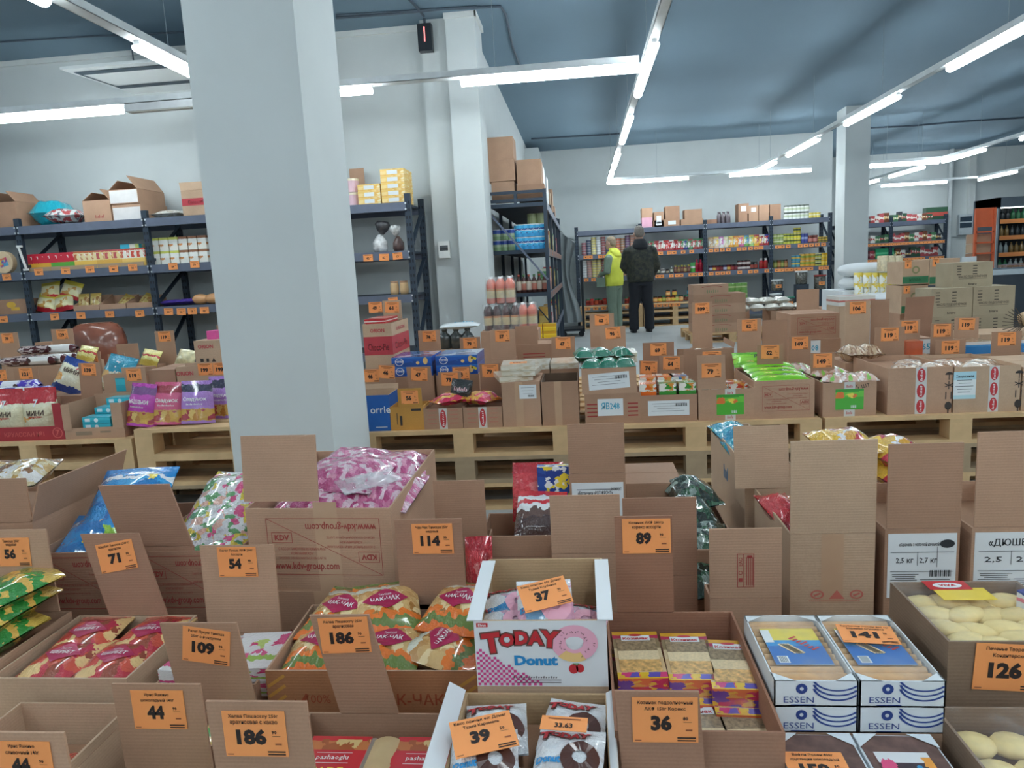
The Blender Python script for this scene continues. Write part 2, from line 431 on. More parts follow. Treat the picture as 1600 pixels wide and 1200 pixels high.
tray((XA - 0.03, YE, 0), (4.2, YE, 0), 'crosswise lamp tray over the far rack')
tray((5.2, YE, 0), (XD - 0.06, YE, 0), 'crosswise lamp tray beside the far column')
tray((XD, -6, 0), (XD, y2 - 0.06, 0), 'lamp tray running into depth right of the far column')
tray((XE, 8, 0), (XE, y2 - 0.06, 0), 'lamp tray above the drinks cooler')
tray((XD - 0.03, y2, 0), (XE + 0.03, y2, 0), 'farthest crosswise lamp tray')
# ------------------------------------------------------------------ packaging shapes
def pillow(w, h, t, mats, seed=0, nu=10, nv=12, seal=0.07, stand=0.0, taper=0.0, wr=1.0, name='bag'):
    """a film bag: x width, z height, front towards -y; stand > 0 makes the bottom fat"""
    o = Vector((seed * 7.3, seed * 3.1, 0))
    def T(u, v):
        a = max(0.0, 1 - abs(2 * u - 1) ** 3.0) ** 0.55
        lo = min(1.0, max(0.0, (v - (seal if stand == 0 else 0)) / 0.22)); hi = min(1.0, max(0.0, (1 - seal - v) / (0.26 + 0.35 * stand)))
        lo = lo ** 0.6 if stand == 0 else 1.0
        return t / 2 * a * lo * hi ** 0.6 + 0.0015
    def S(u, v, sgn=-1, off=0.0):
        k = noise.noise(Vector((u * 3.2, v * 3.2, 0)) + o) * 0.5 + noise.noise(Vector((u * 8, v * 7, 2)) + o) * 0.3
        tt = T(u, v)
        y = sgn * (tt * (1 + 0.35 * wr * k) + off)
        xs = 1 - taper * v - 0.05 * (tt / (t / 2 + 1e-6))
        bend = 0.03 * h * noise.noise(Vector((u * 1.7, v * 1.3, 5)) + o) * wr * (1 if stand == 0 else 0.2)
        return Vector(((u - 0.5) * w * xs + 0.01 * w * noise.noise(Vector((v * 6, u, 9)) + o), y + bend, v * h))
    b = MB()
    b.surf(lambda u, v: S(u, v, -1), nu, nv, 0)
    b.surf(lambda u, v: S(u, v, 1), nu, nv, 1 if isinstance(mats, (list, tuple)) and len(mats) > 1 else 0, flip=True)
    if stand:
        for i in range(nu):
            b.face([S(i / nu, 0, 1), S((i + 1) / nu, 0, 1), S((i + 1) / nu, 0, -1), S(i / nu, 0, -1)], 0, [(i / nu, 0)] * 4)
    return b.mesh(name, mats, True), S
def boxmesh(w, d, h, mats, name='pack', bev=0.0):
    m = list(range(6)) if isinstance(mats, (list, tuple)) and len(mats) == 6 else ((0, 0, 1, 1, 2, 2) if isinstance(mats, (list, tuple)) and len(mats) == 3 else 0)
    return MB().box(-w / 2, w / 2, -d / 2, d / 2, 0, h, m).mesh(name, mats)
def canmesh(r, h, m, n=12, lip=True, name='can'):
    return MB().lathe([(r * 0.93, 0), (r, 0.02 * h), (r, 0.97 * h), (r * 0.92, h)], n, 0).mesh(name, m, False)
def jarmesh(r, h, m, n=12, name='jar'):
    return MB().lathe([(r * 0.9, 0), (r, 0.05 * h), (r, 0.68 * h), (r * 0.8, 0.78 * h), (r * 0.86, 0.8 * h), (r * 0.86, h)], n, 0).mesh(name, m)
def botmesh(r, h, m, n=12, name='bottle', neck=0.36):
    return MB().lathe([(r * 0.85, 0), (r, 0.03 * h), (r, 0.58 * h), (r * 0.92, 0.66 * h), (r * neck, 0.84 * h), (r * neck, 0.9 * h), (r * neck * 1.15, 0.9 * h), (r * neck * 1.15, h)], n, 0).mesh(name, m, True)
def jar_mat(name, body, label, lid, label2=None):
    return band(name, [(0, body), (0.16, label), (0.42, label2 or label), (0.6, body), (0.79, lid)], rough=0.25, coat=0.5, dist=0.0)
def row(me, name, label, cat, xa, xb, n, y, z, group, stack=1, dz=0.0, jit=0.004, rows=1, dy=0.0, rz=0.0, M=None):
    for k in range(n):
        x = xa + (xb - xa) * (k + 0.5) / n
        for s in range(stack):
            for q in range(rows):
                T = TR(x + rnd.uniform(-jit, jit), y + q * dy + rnd.uniform(-jit, jit), z + s * dz, rz + rnd.uniform(-4, 4) * jit)
                o = put(me[k % len(me)] if isinstance(me, list) else me, name, None, M @ T if M is not None else T)
                tagp(o, label[k % len(label)] if isinstance(label, list) else label, cat, group)

# ------------------------------------------------------------------ racks
M_post = mat('rack_post', (52, 64, 78), 0.45, 0.3, var=0.1)
M_beam = mat('rack_beam', (104, 112, 130), 0.4, 0.3, var=0.08)
M_deck = mat('rack_deck', (62, 72, 84), 0.55, 0.2)
M_hole = mat('rack_hole', (22, 28, 36), 0.8)
M_bolt = mat('rack_bolt', (210, 216, 220), 0.3, 0.8)
M_orange = mat('tag_orange', (250, 160, 94), 0.7, var=0.04)
M_ink = mat('tag_ink', (42, 32, 30), 0.7)
M_ink2 = mat('tag_ink_soft', (150, 84, 52), 0.7)
TAGN = {}
def small_tag(num, w=0.085, h=0.062):
    k = (num, w)
    if k not in TAGN:
        b = MB(); b.box(-w / 2, w / 2, -0.001, 0, -h / 2, h / 2, 0)
        c = MB()
        if num: c.text(num, (-0.002, -0.0018, -0.004), h * 0.34, bold=0.03, res=1)
        else: c.rect((-0.002, -0.0018, -0.003), w * 0.3, h * 0.24)
        c.rect((0, -0.0018, h * 0.36), w * 0.7, h * 0.05, m=1); c.rect((w * 0.28, -0.0018, h * 0.06), w * 0.1, h * 0.07)
        TAGN[k] = (b.mesh('price_tag', M_orange), c.mesh('print', [M_ink, M_ink2]))
    return TAGN[k]
def shelf_tag(parent, x, y, z, num='', w=0.085, rz=0.0, tilt=0.0):
    a, c = small_tag(num, w)
    o = put(a, 'price_tag', parent, Matrix.Translation((x, y, z)) @ Matrix.Rotation(rz, 4, 'Z') @ Matrix.Rotation(tilt, 4, 'Y'))
    put(c, 'print', o)
def rack(label, x, y, rz, xs, depth, levels, top, lip=0.075, pw=0.055, group=None, holes=True):
    """xs: post positions along local x; local front at y = 0"""
    t = thing('storage_rack', label, 'rack', (x, y, 0), rz, group)
    b = MB().box(-pw / 2, pw / 2, 0, 0.04, 0, top)
    if holes:
        z = 0.08
        while z < top - 0.04:
            for s in (-1, 1): b.box(s * pw * 0.24 - 0.006, s * pw * 0.24 + 0.006, -0.0008, 0, z, z + 0.026, 1)
            z += 0.065
    post = b.mesh('post', [M_post, M_hole])
    for px_ in xs:
        put(post, 'post', t, TR(px_, 0, 0)); put(post, 'post', t, TR(px_, depth - 0.04, 0))
        for i, z in enumerate(levels[:-1]):
            MB().bar((px_, 0.03, levels[i + 1] + 0.02), (px_, depth - 0.03, z - 0.06), 0.018, 0.035, 0, (1, 0, 0)).build('brace', M_post, t)
    bolt = MB().disc((0, -0.002, 0), 0.009, 0.009, n=8).mesh('bolt', M_bolt)
    for i in range(len(xs) - 1):
        a, c = xs[i] + pw / 2, xs[i + 1] - pw / 2
        for z in levels:
            MB().box(a - 0.012, c + 0.012, -0.012, 0.02, z - lip, z).box(a, c, depth - 0.03, depth - 0.01, z - lip, z).build('beam', M_beam, t)
            MB().box(a, c, 0.021, depth - 0.031, z - 0.02, z - 0.003).build('shelf', M_deck, t)
            for s, px_ in ((1, xs[i]), (-1, xs[i + 1])):
                for q in (0.012, lip - 0.012): put(bolt, 'bolt', t, TR(px_ + s * pw * 0.28, -0.0125 if q else 0, z - q))
    return t

# --- rack along the left wall
Y1 = 6.6
xs1 = [-6.6, PX(30, 380, Y1), PX(230, 380, Y1), -2.78, PX(641, 380, Y1)]
L1 = [1.855, 1.425, 1.03, 0.5]
r1 = rack('long dark metal rack along the wall behind the near column', 0, Y1, 0, xs1, 0.6, L1, 1.93)
for (a, b_, n) in ((10, 433, '60'), (60, 425, '55'), (102, 423, '50'), (140, 421, '34'), (177, 420, '44'), (207, 418, '31'), (270, 416, '64'), (304, 413, '79'), (575, 403, '42'), (600, 402, '42'), (621, 400, '63')):
    shelf_tag(r1, PX(a, b_, Y1 - 0.02), -0.016, PZ(a, b_, Y1 - 0.02), n, 0.09, 0, rad(rnd.uniform(-3, 3)))
for (a, b_, n) in ((5, 499, '182'), (85, 495, '48'), (126, 493, '34'), (171, 491, '54'), (218, 490, '54'), (263, 487, '59'), (283, 487, '50'), (300, 486, '50'), (319, 485, '33'), (614, 470, '')):
    shelf_tag(r1, PX(a, b_, Y1 - 0.02), -0.016, PZ(a, b_, Y1 - 0.02), n, 0.09, 0, rad(rnd.uniform(-3, 3)))
clip = thing('price_rail', 'white plastic price holder bar clipped to a post of the wall rack', 'price holder', (PX(34, 402, Y1 - 0.03), Y1 - 0.03, PZ(34, 402, Y1)))
MB().bar((-0.02, 0, 0.1), (0.03, 0, -0.12), 0.02, 0.012).build('bar', mat('white_plastic', (232, 234, 232), 0.4), clip)
MB().box(-0.035, 0.02, -0.008, 0.008, 0.09, 0.11).box(0.0, 0.05, -0.008, 0.008, -0.13, -0.11).build('clamp', MATS['white_plastic'], clip)

# --- side rack, seen end-on
S2 = thing('side_rack', 'black steel rack with open bar ends and guard rail, standing along the side wall', 'rack', (0, 0, 0))
y0, y1e, xa, xb = 7.62, 12.4, -0.93, -0.345
L2 = [1.87, 1.40, 0.955, 0.5]
for yy in (y0, 8.8, 10.0, 11.2, y1e):
    for xx in (xa, xb): MB().box(xx - 0.018, xx + 0.018, yy - 0.018, yy + 0.018, 0, 2.0 if yy in (y0, y1e) else 1.93).build('post', M_post, S2)
for z in (1.98, 1.90): MB().box(xa, xb, y0 - 0.012, y0 + 0.012, z - 0.015, z + 0.015).build('guard_rail', M_post, S2)
MB().box(-0.66, -0.63, y0 - 0.01, y0 + 0.01, 1.87, 1.98).build('guard_post', M_post, S2)
for z in L2:
    MB().box(xa, xb, y0 - 0.015, y0 + 0.015, z - 0.04, z).build('end_beam', M_post, S2)
    MB().box(xa + 0.01, xb - 0.01, y0 + 0.02, y1e, z - 0.02, z - 0.002).build('shelf', M_deck, S2)
    MB().box(xb + 0.012, xb + 0.022, y0, y1e, z - 0.075, z).build('front_beam', M_beam, S2)
MB().bar((xa, y0 - 0.025, 1.80), (xb, y0 - 0.025, 1.08), 0.02, 0.03, 0, (0, 1, 0)).build('brace', M_beam, S2)
for z in (0.1, 0.28):
    for k in range(4): MB().bar((xa + k * 0.15, y0 + 0.3, z + 0.5), (xa + (k + 1) * 0.15, y0 + 0.3, z + 0.3), 0.012, 0.02, 0, (0, 1, 0)).build('lattice', M_post, S2)
for k in range(9):
    shelf_tag(S2, xb + 0.025, y0 + 0.3 + k * 0.5, 1.365, '', 0.085, rad(90)); shelf_tag(S2, xb + 0.025, y0 + 0.2 + k * 0.5, 0.92, '', 0.085, rad(90))

# --- rack on the far wall
Y3 = 14.5
xs3 = [-0.07, 1.16, PX(1102, 380, Y3), PX(1205, 380, Y3), PX(1297, 380, Y3)]
L3 = [1.87, 1.41, 0.97]
r3 = rack('dark metal rack along the far wall behind the two people', 0, Y3, 0, xs3, 0.55, L3 + [0.2], 1.95, 0.09, 0.07)
far_tags = {1: ((912, 1000, 12), (1022, 1098, 11), (1107, 1202, 11), (1209, 1290, 9)), 2: ((910, 1000, 9), (1022, 1098, 10), (1107, 1202, 11), (1209, 1294, 11))}
for lv, rows_ in far_tags.items():
    for a, c, n in rows_:
        for k in range(n):
            q = a + (c - a) * (k + 0.5) / n + rnd.uniform(-1, 1)
            if rnd.random() < 0.12: continue
            shelf_tag(r3, PX(q, 390, Y3), -0.02, L3[lv] - 0.045, '', 0.086)
Y4 = 18.8
L4 = [1.86, 1.38, 1.0]
r4 = rack('dark metal rack on the far wall beyond the far column', 0, Y4, 0, [6.25, PX(1392, 380, Y4), PX(1477, 380, Y4)], 0.5, L4 + [0.3], 1.98, 0.1, 0.08)
for lv in (1, 2):
    for k in range(20):
        q = 1358 + k * 6
        if rnd.random() < 0.15 and lv == 2: continue
        shelf_tag(r4, PX(q, 390, Y4), -0.02, L4[lv] - 0.05, '', 0.086)

# ------------------------------------------------------------------ goods on the far rack
C = lambda *a: a
FY = Y3 + 0.13
def fx(p): return PX(p, 380, FY)
can_cols = [(150, 88, 96), (74, 84, 112), (226, 206, 128), (226, 230, 232), (152, 82, 84), (90, 110, 150), (150, 150, 140), (206, 112, 84), (160, 120, 90), (120, 80, 120), (196, 140, 120), (200, 150, 140)]
cname = ['dull red', 'slate blue', 'pale yellow', 'white', 'brick red', 'blue', 'grey', 'orange red', 'tan', 'plum', 'salmon', 'rose']
for i, (c, nm) in enumerate(zip(can_cols, cname)):
    m = band('tin_%d' % i, [(0, (190, 190, 190)), (0.1, c), (0.5, tuple(min(255, v + 40) for v in c)), (0.72, c), (0.9, (200, 200, 205))], rough=0.35, dist=0.0)
    me = canmesh(0.047, 0.048, m, 10)
    x = fx(912 + i * 7.6)
    row(me, 'food_can', '%s food can in a column on the upper can shelf, far rack' % nm, 'can', x - 0.02, x + 0.02, 1, FY, L3[1], 'columns of cans on the far rack', stack=[5, 6, 7, 7, 7, 5, 7, 6, 6, 7, 7, 7][i], dz=0.0485, jit=0.002)
for i in range(12):
    j = [3, 11, 2, 2, 4, 9, 5, 6, 8, 0, 7, 1][i]
    x = fx(912 + i * 7.6)
    row(canmesh(0.047, 0.048, MATS['tin_%d' % j], 10), 'food_can', '%s food can in a column on the lower can shelf, far rack' % cname[j], 'can', x - 0.02, x + 0.02, 1, FY, L3[2], 'columns of cans on the far rack', stack=7, dz=0.0485, jit=0.002)
# pouches
def pouch_set(tag, cols, w=0.105, h=0.2):
    out = []
    for i, (a, b_, c) in enumerate(cols):
        m = band('%s_%d' % (tag, i), [(0, a), (0.42, b_), (0.8, c)], (0.2, 0.85, 5, [b_, (236, 230, 222), c, a], 0.75), dist=0.08)
        out.append(pillow(w, h, 0.06, m, i, 6, 8, 0.08, 0.6, name='pouch')[0])
    return out
W_ = (238, 236, 230)
red = (184, 70, 70); grn = (86, 146, 100)
row(pouch_set('ketchup', [(red, W_, grn), (red, W_, red), (red, (230, 220, 200), W_), (red, W_, (220, 60, 60)), (red, (210, 40, 44), W_), ((170, 30, 40), W_, red), (red, W_, (50, 130, 70)), ((60, 70, 140), W_, grn), (grn, W_, red), (red, W_, grn)]), 'sauce_pouch', 'red and white sauce pouch on the far rack beside the man', 'pouch', fx(1014), fx(1098), 11, FY, L3[1], 'sauce pouches on the far rack')
yl = (240, 206, 90)
row(pouch_set('mayo', [((220, 190, 150), W_, (200, 160, 110)), ((226, 200, 180), W_, yl), (W_, (236, 214, 230), (200, 120, 180)), ((240, 220, 190), W_, (210, 220, 170)), ((240, 170, 60), W_, yl), ((250, 190, 80), W_, (240, 150, 60)), ((220, 110, 160), W_, (240, 180, 90)), ((120, 180, 90), W_, (90, 160, 200)), ((160, 200, 120), W_, yl), ((240, 180, 60), (250, 220, 140), red), (red, (250, 210, 120), W_), ((200, 50, 60), W_, (60, 80, 160))], 0.1, 0.21), 'sauce_pouch', 'pastel mayonnaise pouch on the middle bay of the far rack', 'pouch', fx(1107), fx(1202), 12, FY, L3[1], 'mayonnaise pouches on the far rack')
# small bottles and jars, middle shelf behind the man
jm = [jarmesh(0.036, 0.085, jar_mat('fj0', (70, 40, 36), (190, 180, 160), (40, 40, 42))), botmesh(0.03, 0.13, jar_mat('fj1', (40, 60, 40), (220, 220, 200), (210, 210, 210))), jarmesh(0.04, 0.1, jar_mat('fj2', (60, 30, 30), (235, 232, 225), (245, 245, 240)))]
row(jm, 'sauce_jar', 'small dark sauce jar with pale label beside the man on the far rack', 'jar', fx(1018), fx(1052), 5, FY, L3[2], 'sauce jars on the far rack')
jm2 = [botmesh(0.034, 0.15, jar_mat('fj3', (110, 50, 56), (150, 110, 90), (200, 190, 90)), neck=0.6), botmesh(0.034, 0.14, jar_mat('fj4', (130, 56, 50), (190, 160, 110), (190, 180, 80)), neck=0.6)]
row(jm2, 'sauce_bottle', 'dull red sauce bottle with yellowish lid on the far rack', 'bottle', fx(1052), fx(1078), 5, FY, L3[2], 'sauce bottles on the far rack')
row(pillow(0.1, 0.19, 0.06, band('green_pouch', [(0, (80, 170, 70)), (0.4, W_), (0.6, (70, 170, 80))]), 3, 6, 8, 0.08, 0.6)[0], 'green_pouch', 'single green and white pouch between bottles on the far rack', 'pouch', fx(1078), fx(1086), 1, FY, L3[2], None)
row(botmesh(0.038, 0.24, jar_mat('pinkb', (214, 40, 70), (180, 30, 60), (240, 60, 100)), neck=0.4), 'ketchup_bottle', 'tall pink-red squeeze bottle with pointed cap on the far rack', 'bottle', fx(1086), fx(1097), 2, FY, L3[2], 'pink squeeze bottles')
# jars at the bottom, on pallets
jr = [jarmesh(0.043, 0.12, jar_mat('pj%d' % i, a, b_, c)) for i, (a, b_, c) in enumerate([((150, 60, 44), (120, 44, 40), (50, 110, 80)), ((160, 70, 50), (150, 60, 56), (190, 40, 40)), ((150, 56, 40), (190, 90, 60), (50, 110, 80))])]
JZ = 0.44
row(jr, 'preserve_jar', 'red preserve jar in the row on pallets left of the woman', 'jar', fx(912), fx(950), 6, FY - 0.35, JZ, 'preserve jars under the far rack')
row(jr, 'preserve_jar', 'red preserve jar in the row on pallets between the two people', 'jar', fx(972), fx(984), 2, FY - 0.35, JZ, 'preserve jars under the far rack')
jy = [jarmesh(0.046, 0.11, jar_mat('py%d' % i, a, b_, c)) for i, (a, b_, c) in enumerate([((200, 120, 60), (226, 190, 130), (40, 60, 50)), ((190, 100, 50), (220, 200, 90), (30, 30, 30)), ((150, 120, 60), (190, 200, 110), (40, 120, 70))])]
row(jy, 'pickle_jar', 'amber pickle jar with pale label in the row right of the man', 'jar', fx(1016), fx(1062), 7, FY - 0.35, JZ, 'pickle jars under the far rack')
row(jy, 'pickle_jar', 'pickle jar standing on top of the jar row right of the man', 'jar', fx(1034), fx(1054), 2, FY - 0.35, JZ + 0.112, 'pickle jars on the upper layer')
row(jarmesh(0.055, 0.14, jar_mat('olive', (30, 50, 56), (70, 150, 180), (28, 60, 66))), 'olive_jar', 'dark jar with blue label on top of the jar row', 'jar', fx(1069), fx(1083), 2, FY - 0.35, JZ + 0.112, 'dark olive jars')
row(jarmesh(0.055, 0.11, jar_mat('olive2', (50, 40, 30), (120, 70, 60), (40, 120, 90))), 'olive_jar', 'dark jar under the blue-labelled jars on the pallets', 'jar', fx(1064), fx(1086), 3, FY - 0.35, JZ, 'dark jars under the far rack')
# jars and cans of the two right-hand bays
jd = [jarmesh(0.045, 0.11, jar_mat('jd%d' % i, a, b_, c)) for i, (a, b_, c) in enumerate([((70, 40, 70), (190, 190, 210), (60, 60, 90)), ((120, 40, 40), (226, 180, 90), (90, 30, 30)), ((110, 34, 44), (160, 60, 60), (50, 34, 34)), ((90, 30, 40), (130, 50, 60), (40, 30, 30))])]
row(jd, 'jam_jar', 'dark red jam jar on the lower shelf of the far rack, middle bay', 'jar', fx(1107), fx(1152), 8, FY, L3[2], 'jam jars on the far rack')
jw = jarmesh(0.05, 0.09, jar_mat('jw', (90, 34, 38), (215, 205, 200), (60, 44, 44)))
row(jw, 'paste_jar', 'jar with white label stacked two high on the far rack, middle bay', 'jar', fx(1152), fx(1172), 3, FY, L3[2], 'stacked jars on the far rack', stack=2, dz=0.091)
row(jarmesh(0.044, 0.14, jar_mat('jk', (44, 40, 40), (170, 70, 60), (40, 40, 40))), 'paste_jar', 'dark jar with red label beside the white-capped bottles on the far rack', 'jar', fx(1172), fx(1183), 2, FY, L3[2], 'dark jars beside the capped bottles')
row(botmesh(0.042, 0.2, jar_mat('jb', (200, 40, 50), (190, 60, 50), (245, 245, 245)), neck=0.5), 'ketchup_bottle', 'red squeeze bottle with white cap on the far rack, middle bay', 'bottle', fx(1186), fx(1200), 2, FY, L3[2], 'white-capped red bottles')
cg = [canmesh(0.042, 0.1, band('cg%d' % i, [(0, a), (0.45, b_), (0.7, a), (0.93, (200, 200, 200))], dist=0)) for i, (a, b_) in enumerate([((150, 170, 90), (226, 226, 190)), ((190, 190, 70), (70, 90, 50)), ((214, 200, 60), (60, 80, 50))])]
row(cg[0], 'vegetable_can', 'pale green vegetable can stacked two high on the far rack', 'can', fx(1208), fx(1223), 3, FY, L3[1], 'vegetable cans on the far rack', stack=2, dz=0.101)
row(cg[1], 'vegetable_can', 'yellow-green vegetable can stacked two high on the far rack', 'can', fx(1224), fx(1240), 3, FY, L3[1], 'vegetable cans on the far rack', stack=2, dz=0.101)
row(cg[2], 'vegetable_can', 'yellow vegetable can in the column stacked three high', 'can', fx(1241), fx(1250), 2, FY, L3[1], 'vegetable cans on the far rack', stack=3, dz=0.101)
row(canmesh(0.045, 0.19, band('cb', [(0, (60, 70, 140)), (0.4, (150, 160, 200)), (0.6, (50, 64, 130)), (0.94, (190, 190, 200))], dist=0)), 'blue_can', 'tall blue can on the far rack beside the yellow cans', 'can', fx(1252), fx(1261), 2, FY, L3[1], 'tall blue cans')
row(jarmesh(0.055, 0.14, jar_mat('choc', (110, 60, 50), (190, 120, 110), (130, 70, 60))), 'spread_jar', 'brown spread jar on the far rack right of the blue cans', 'jar', fx(1262), fx(1277), 2, FY, L3[1], 'brown spread jars')
row(canmesh(0.05, 0.05, band('cy', [(0, (200, 170, 60)), (0.3, (90, 90, 60)), (0.7, (220, 180, 60))], dist=0)), 'flat_can', 'flat yellow can stacked two high at the end of the far rack', 'can', fx(1278), fx(1295), 3, FY, L3[1], 'flat yellow cans', stack=2, dz=0.051)
row([jarmesh(0.046, 0.15, jar_mat('jg%d' % i, a, b_, c)) for i, (a, b_, c) in enumerate([((110, 120, 60), (170, 170, 90), (60, 80, 60)), ((150, 90, 50), (190, 150, 90), (90, 60, 40))])], 'pickle_jar', 'olive-brown pickle jar on the lower shelf, right bay of the far rack', 'jar', fx(1209), fx(1230), 4, FY, L3[2], 'pickle jars on the far rack shelf')
row(canmesh(0.05, 0.11, band('ct', [(0, (80, 160, 180)), (0.4, (230, 190, 90)), (0.66, (70, 150, 180)), (0.93, (200, 200, 200))], dist=0)), 'fruit_can', 'turquoise fruit can stacked two high on the far rack', 'can', fx(1237), fx(1250), 2, FY, L3[2], 'turquoise fruit cans', stack=2, dz=0.111)
row(canmesh(0.055, 0.12, band('co', [(0, (230, 170, 60)), (0.35, (150, 170, 70)), (0.66, (240, 190, 80)), (0.93, (210, 200, 170))], dist=0)), 'fruit_can', 'orange fruit can stacked two high on the far rack', 'can', fx(1250), fx(1273), 3, FY, L3[2], 'orange fruit cans', stack=2, dz=0.121)
row(canmesh(0.045, 0.08, band('cv', [(0, (200, 200, 90)), (0.35, (50, 70, 50)), (0.66, (226, 226, 170)), (0.93, (210, 210, 200))], dist=0)), 'corn_can', 'small green and cream can stacked three high on the far rack', 'can', fx(1273), fx(1283), 2, FY, L3[2], 'small green cans', stack=3, dz=0.081)
row(canmesh(0.05, 0.12, band('cz', [(0, (240, 200, 50)), (0.35, (250, 220, 110)), (0.66, (240, 190, 40)), (0.94, (220, 210, 180))], dist=0)), 'pineapple_can', 'bright yellow can stacked two high at the end of the far rack', 'can', fx(1283), fx(1296), 2, FY, L3[2], 'bright yellow cans', stack=2, dz=0.121)

# ------------------------------------------------------------------ goods on the rack beyond the far column
RY = Y4 + 0.13
cols4 = [((176, 76, 76), (230, 220, 210)), ((70, 116, 82), (196, 204, 156)), ((225, 222, 215), (180, 60, 60)), ((120, 70, 50), (230, 190, 120)), ((186, 84, 88), (236, 226, 216)), ((56, 88, 66), (186, 84, 78)), ((60, 60, 66), (200, 160, 90)), ((170, 64, 76), (226, 160, 164))]
nm4 = ['red', 'green', 'white', 'brown', 'pinkish red', 'dark green', 'charcoal', 'crimson']
for i, (a, c) in enumerate(cols4):
    band('tea_%d' % i, [(0, a), (0.4, c), (0.62, a)], (0.3, 0.75, 5, [c, a, (240, 235, 225)], 0.5), dist=0.03)
for lv, seq in ((0, [0, 2, 4, 3, 5, 1, 6, 5, 4, 0, 2, 3, 5]), (1, [2, 1, 5, 1, 4, 4, 0, 3, 1, 2, 0, 3, 4, 1, 6, 3, 5]), (2, [7, 3, 2, 0, 1, 1, 3, 2, 6, 5, 5, 4, 4, 0, 0])):
    xx = 1358.0
    for k in seq:
        wpx = rnd.uniform(6, 8.5); h = rnd.uniform(0.14, 0.24)
        w = wpx * RY / 1134.0
        o = put(boxmesh(w * 0.9, 0.12, h, MATS['tea_%d' % k]), 'tea_box', None, TR(PX(xx + wpx / 2, 380, RY), RY, L4[lv], rnd.uniform(-.06, .06)))
        tagp(o, '%s tea pack on the %s of the rack beyond the far column' % (nm4[k], ['top shelf', 'middle shelf', 'lower shelf'][lv]), 'box', 'packs on the rack beyond the far column')
        xx += wpx
        if xx > 1468: break
tagp(put(boxmesh(0.5, 0.2, 0.3, band('greenbig', [(0, (40, 80, 60)), (0.3, (190, 80, 70)), (0.6, (50, 90, 66))], dist=0.05)), 'tea_case', None, TR(PX(1461, 335, RY + 0.2), RY + 0.2, L4[0])), 'large dark green tea case at the end of the top shelf beyond the far column', 'box')
tagp(put(boxmesh(0.42, 0.1, 0.24, band('greenflat', [(0, (40, 150, 100)), (0.4, (90, 190, 140)), (0.6, (40, 150, 100))], dist=0.02)), 'tea_case', None, TR(PX(1382, 395, Y4 + 0.05) , Y4 + 0.08, L4[2])), 'flat bright green tea case on the lower shelf beyond the far column', 'box')

# ------------------------------------------------------------------ goods on the wall rack
GY = Y1 + 0.14
def gx(p, q=400): return PX(p, q, GY)
def tea(tag, a, b_, c): return boxmesh(0.082, 0.1, 0.165, band(tag, [(0, a), (0.45, b_), (0.9, c)], (0.5, 0.85, 3, [c, (250, 235, 230)], 0.35), rough=0.5, coat=0.2, dist=0.06))
def tray_of(me, label, a, c, n, group, h=0.04):
    xa_, xb_ = gx(a), gx(c)
    t = MB().box(xa_, xb_, GY - 0.075, GY - 0.071, L1[1], L1[1] + h).box(xa_, xb_, GY + 0.075, GY + 0.079, L1[1], L1[1] + h).box(xa_, xb_, GY - 0.071, GY + 0.075, L1[1], L1[1] + 0.003).build('shelf_tray', card('card_light', (182, 156, 128)))
    tagp(t, 'low cardboard tray under the ' + label, 'tray', 'cardboard trays on the wall rack')
    row(me, 'tea_pack', label + ', upright in a low tray on the wall rack', 'box', xa_ + 0.004, xb_ - 0.004, n, GY, L1[1] + 0.004, group, jit=0.001)
tray_of(tea('t1', (232, 176, 60), (206, 36, 60), (206, 36, 60)), 'red and yellow packs', 46, 84, 4, 'red and yellow packs')
tray_of(tea('t2', (90, 170, 60), (206, 36, 60), (206, 36, 60)), 'red and green packs', 85, 122, 4, 'red and green packs')
tray_of(tea('t3', (240, 196, 90), (240, 222, 170), (200, 110, 70)), 'yellow packs', 122, 157, 4, 'yellow packs')
tray_of(tea('t4', (226, 176, 80), (236, 214, 150), (200, 90, 90)), 'orange-yellow packs', 158, 193, 5, 'orange-yellow packs')
tray_of(tea('t5', (240, 200, 110), (240, 236, 222), (210, 80, 60)), 'white and yellow packs', 194, 230, 4, 'white and yellow packs')
row(boxmesh(0.19, 0.1, 0.04, band('cyanbox', [(0, (60, 190, 220)), (0.5, (240, 238, 220)), (0.8, (200, 210, 120))], axis='X', dist=0.02)), 'flat_pack', 'flat cyan and white pack lying on the white and yellow packs', 'box', gx(194), gx(225), 1, GY, L1[1] + 0.17, None)
mw = [boxmesh(0.083, 0.11, 0.125, band('oat%d' % i, [(0, (236, 236, 226)), (0.2, (236, 236, 226)), (0.5, (245, 245, 238)), (0.82, c)], (0.12, 0.5, 3, [(210, 140, 80), (240, 235, 225), (190, 100, 60)], 0.6), dist=0.04)) for i, c in enumerate([(206, 210, 100), (150, 100, 70)])]
row([mw[0], mw[0], mw[0], mw[1], mw[1], mw[1]], 'cereal_box', 'white cereal box with a bowl picture, stacked two high on the wall rack', 'box', gx(241), gx(330), 6, GY, L1[1], 'white cereal boxes', stack=2, dz=0.126, jit=0.001)
disc_t = thing('round_box', 'round beige box standing on edge with a colourful label, on the wall rack', 'box', (gx(16), GY - 0.08, L1[1] + 0.105), 0)
MB().lathe([(0.1, -0.03), (0.105, -0.028), (0.105, 0.028), (0.1, 0.03)], 28).build('drum', mat('beige_wood', (222, 196, 160), 0.6), disc_t, False, Matrix.Rotation(rad(90), 4, 'X'))
MB().rect((0.01, -0.032, 0.0), 0.09, 0.08, rot=0.25).build('label', band('disc_label', [(0, (90, 170, 210)), (0.45, (120, 90, 160)), (0.7, (220, 120, 90))], (0, 1, 4, [(230, 200, 90), (200, 60, 110), (90, 170, 210)], 0.5)), disc_t)
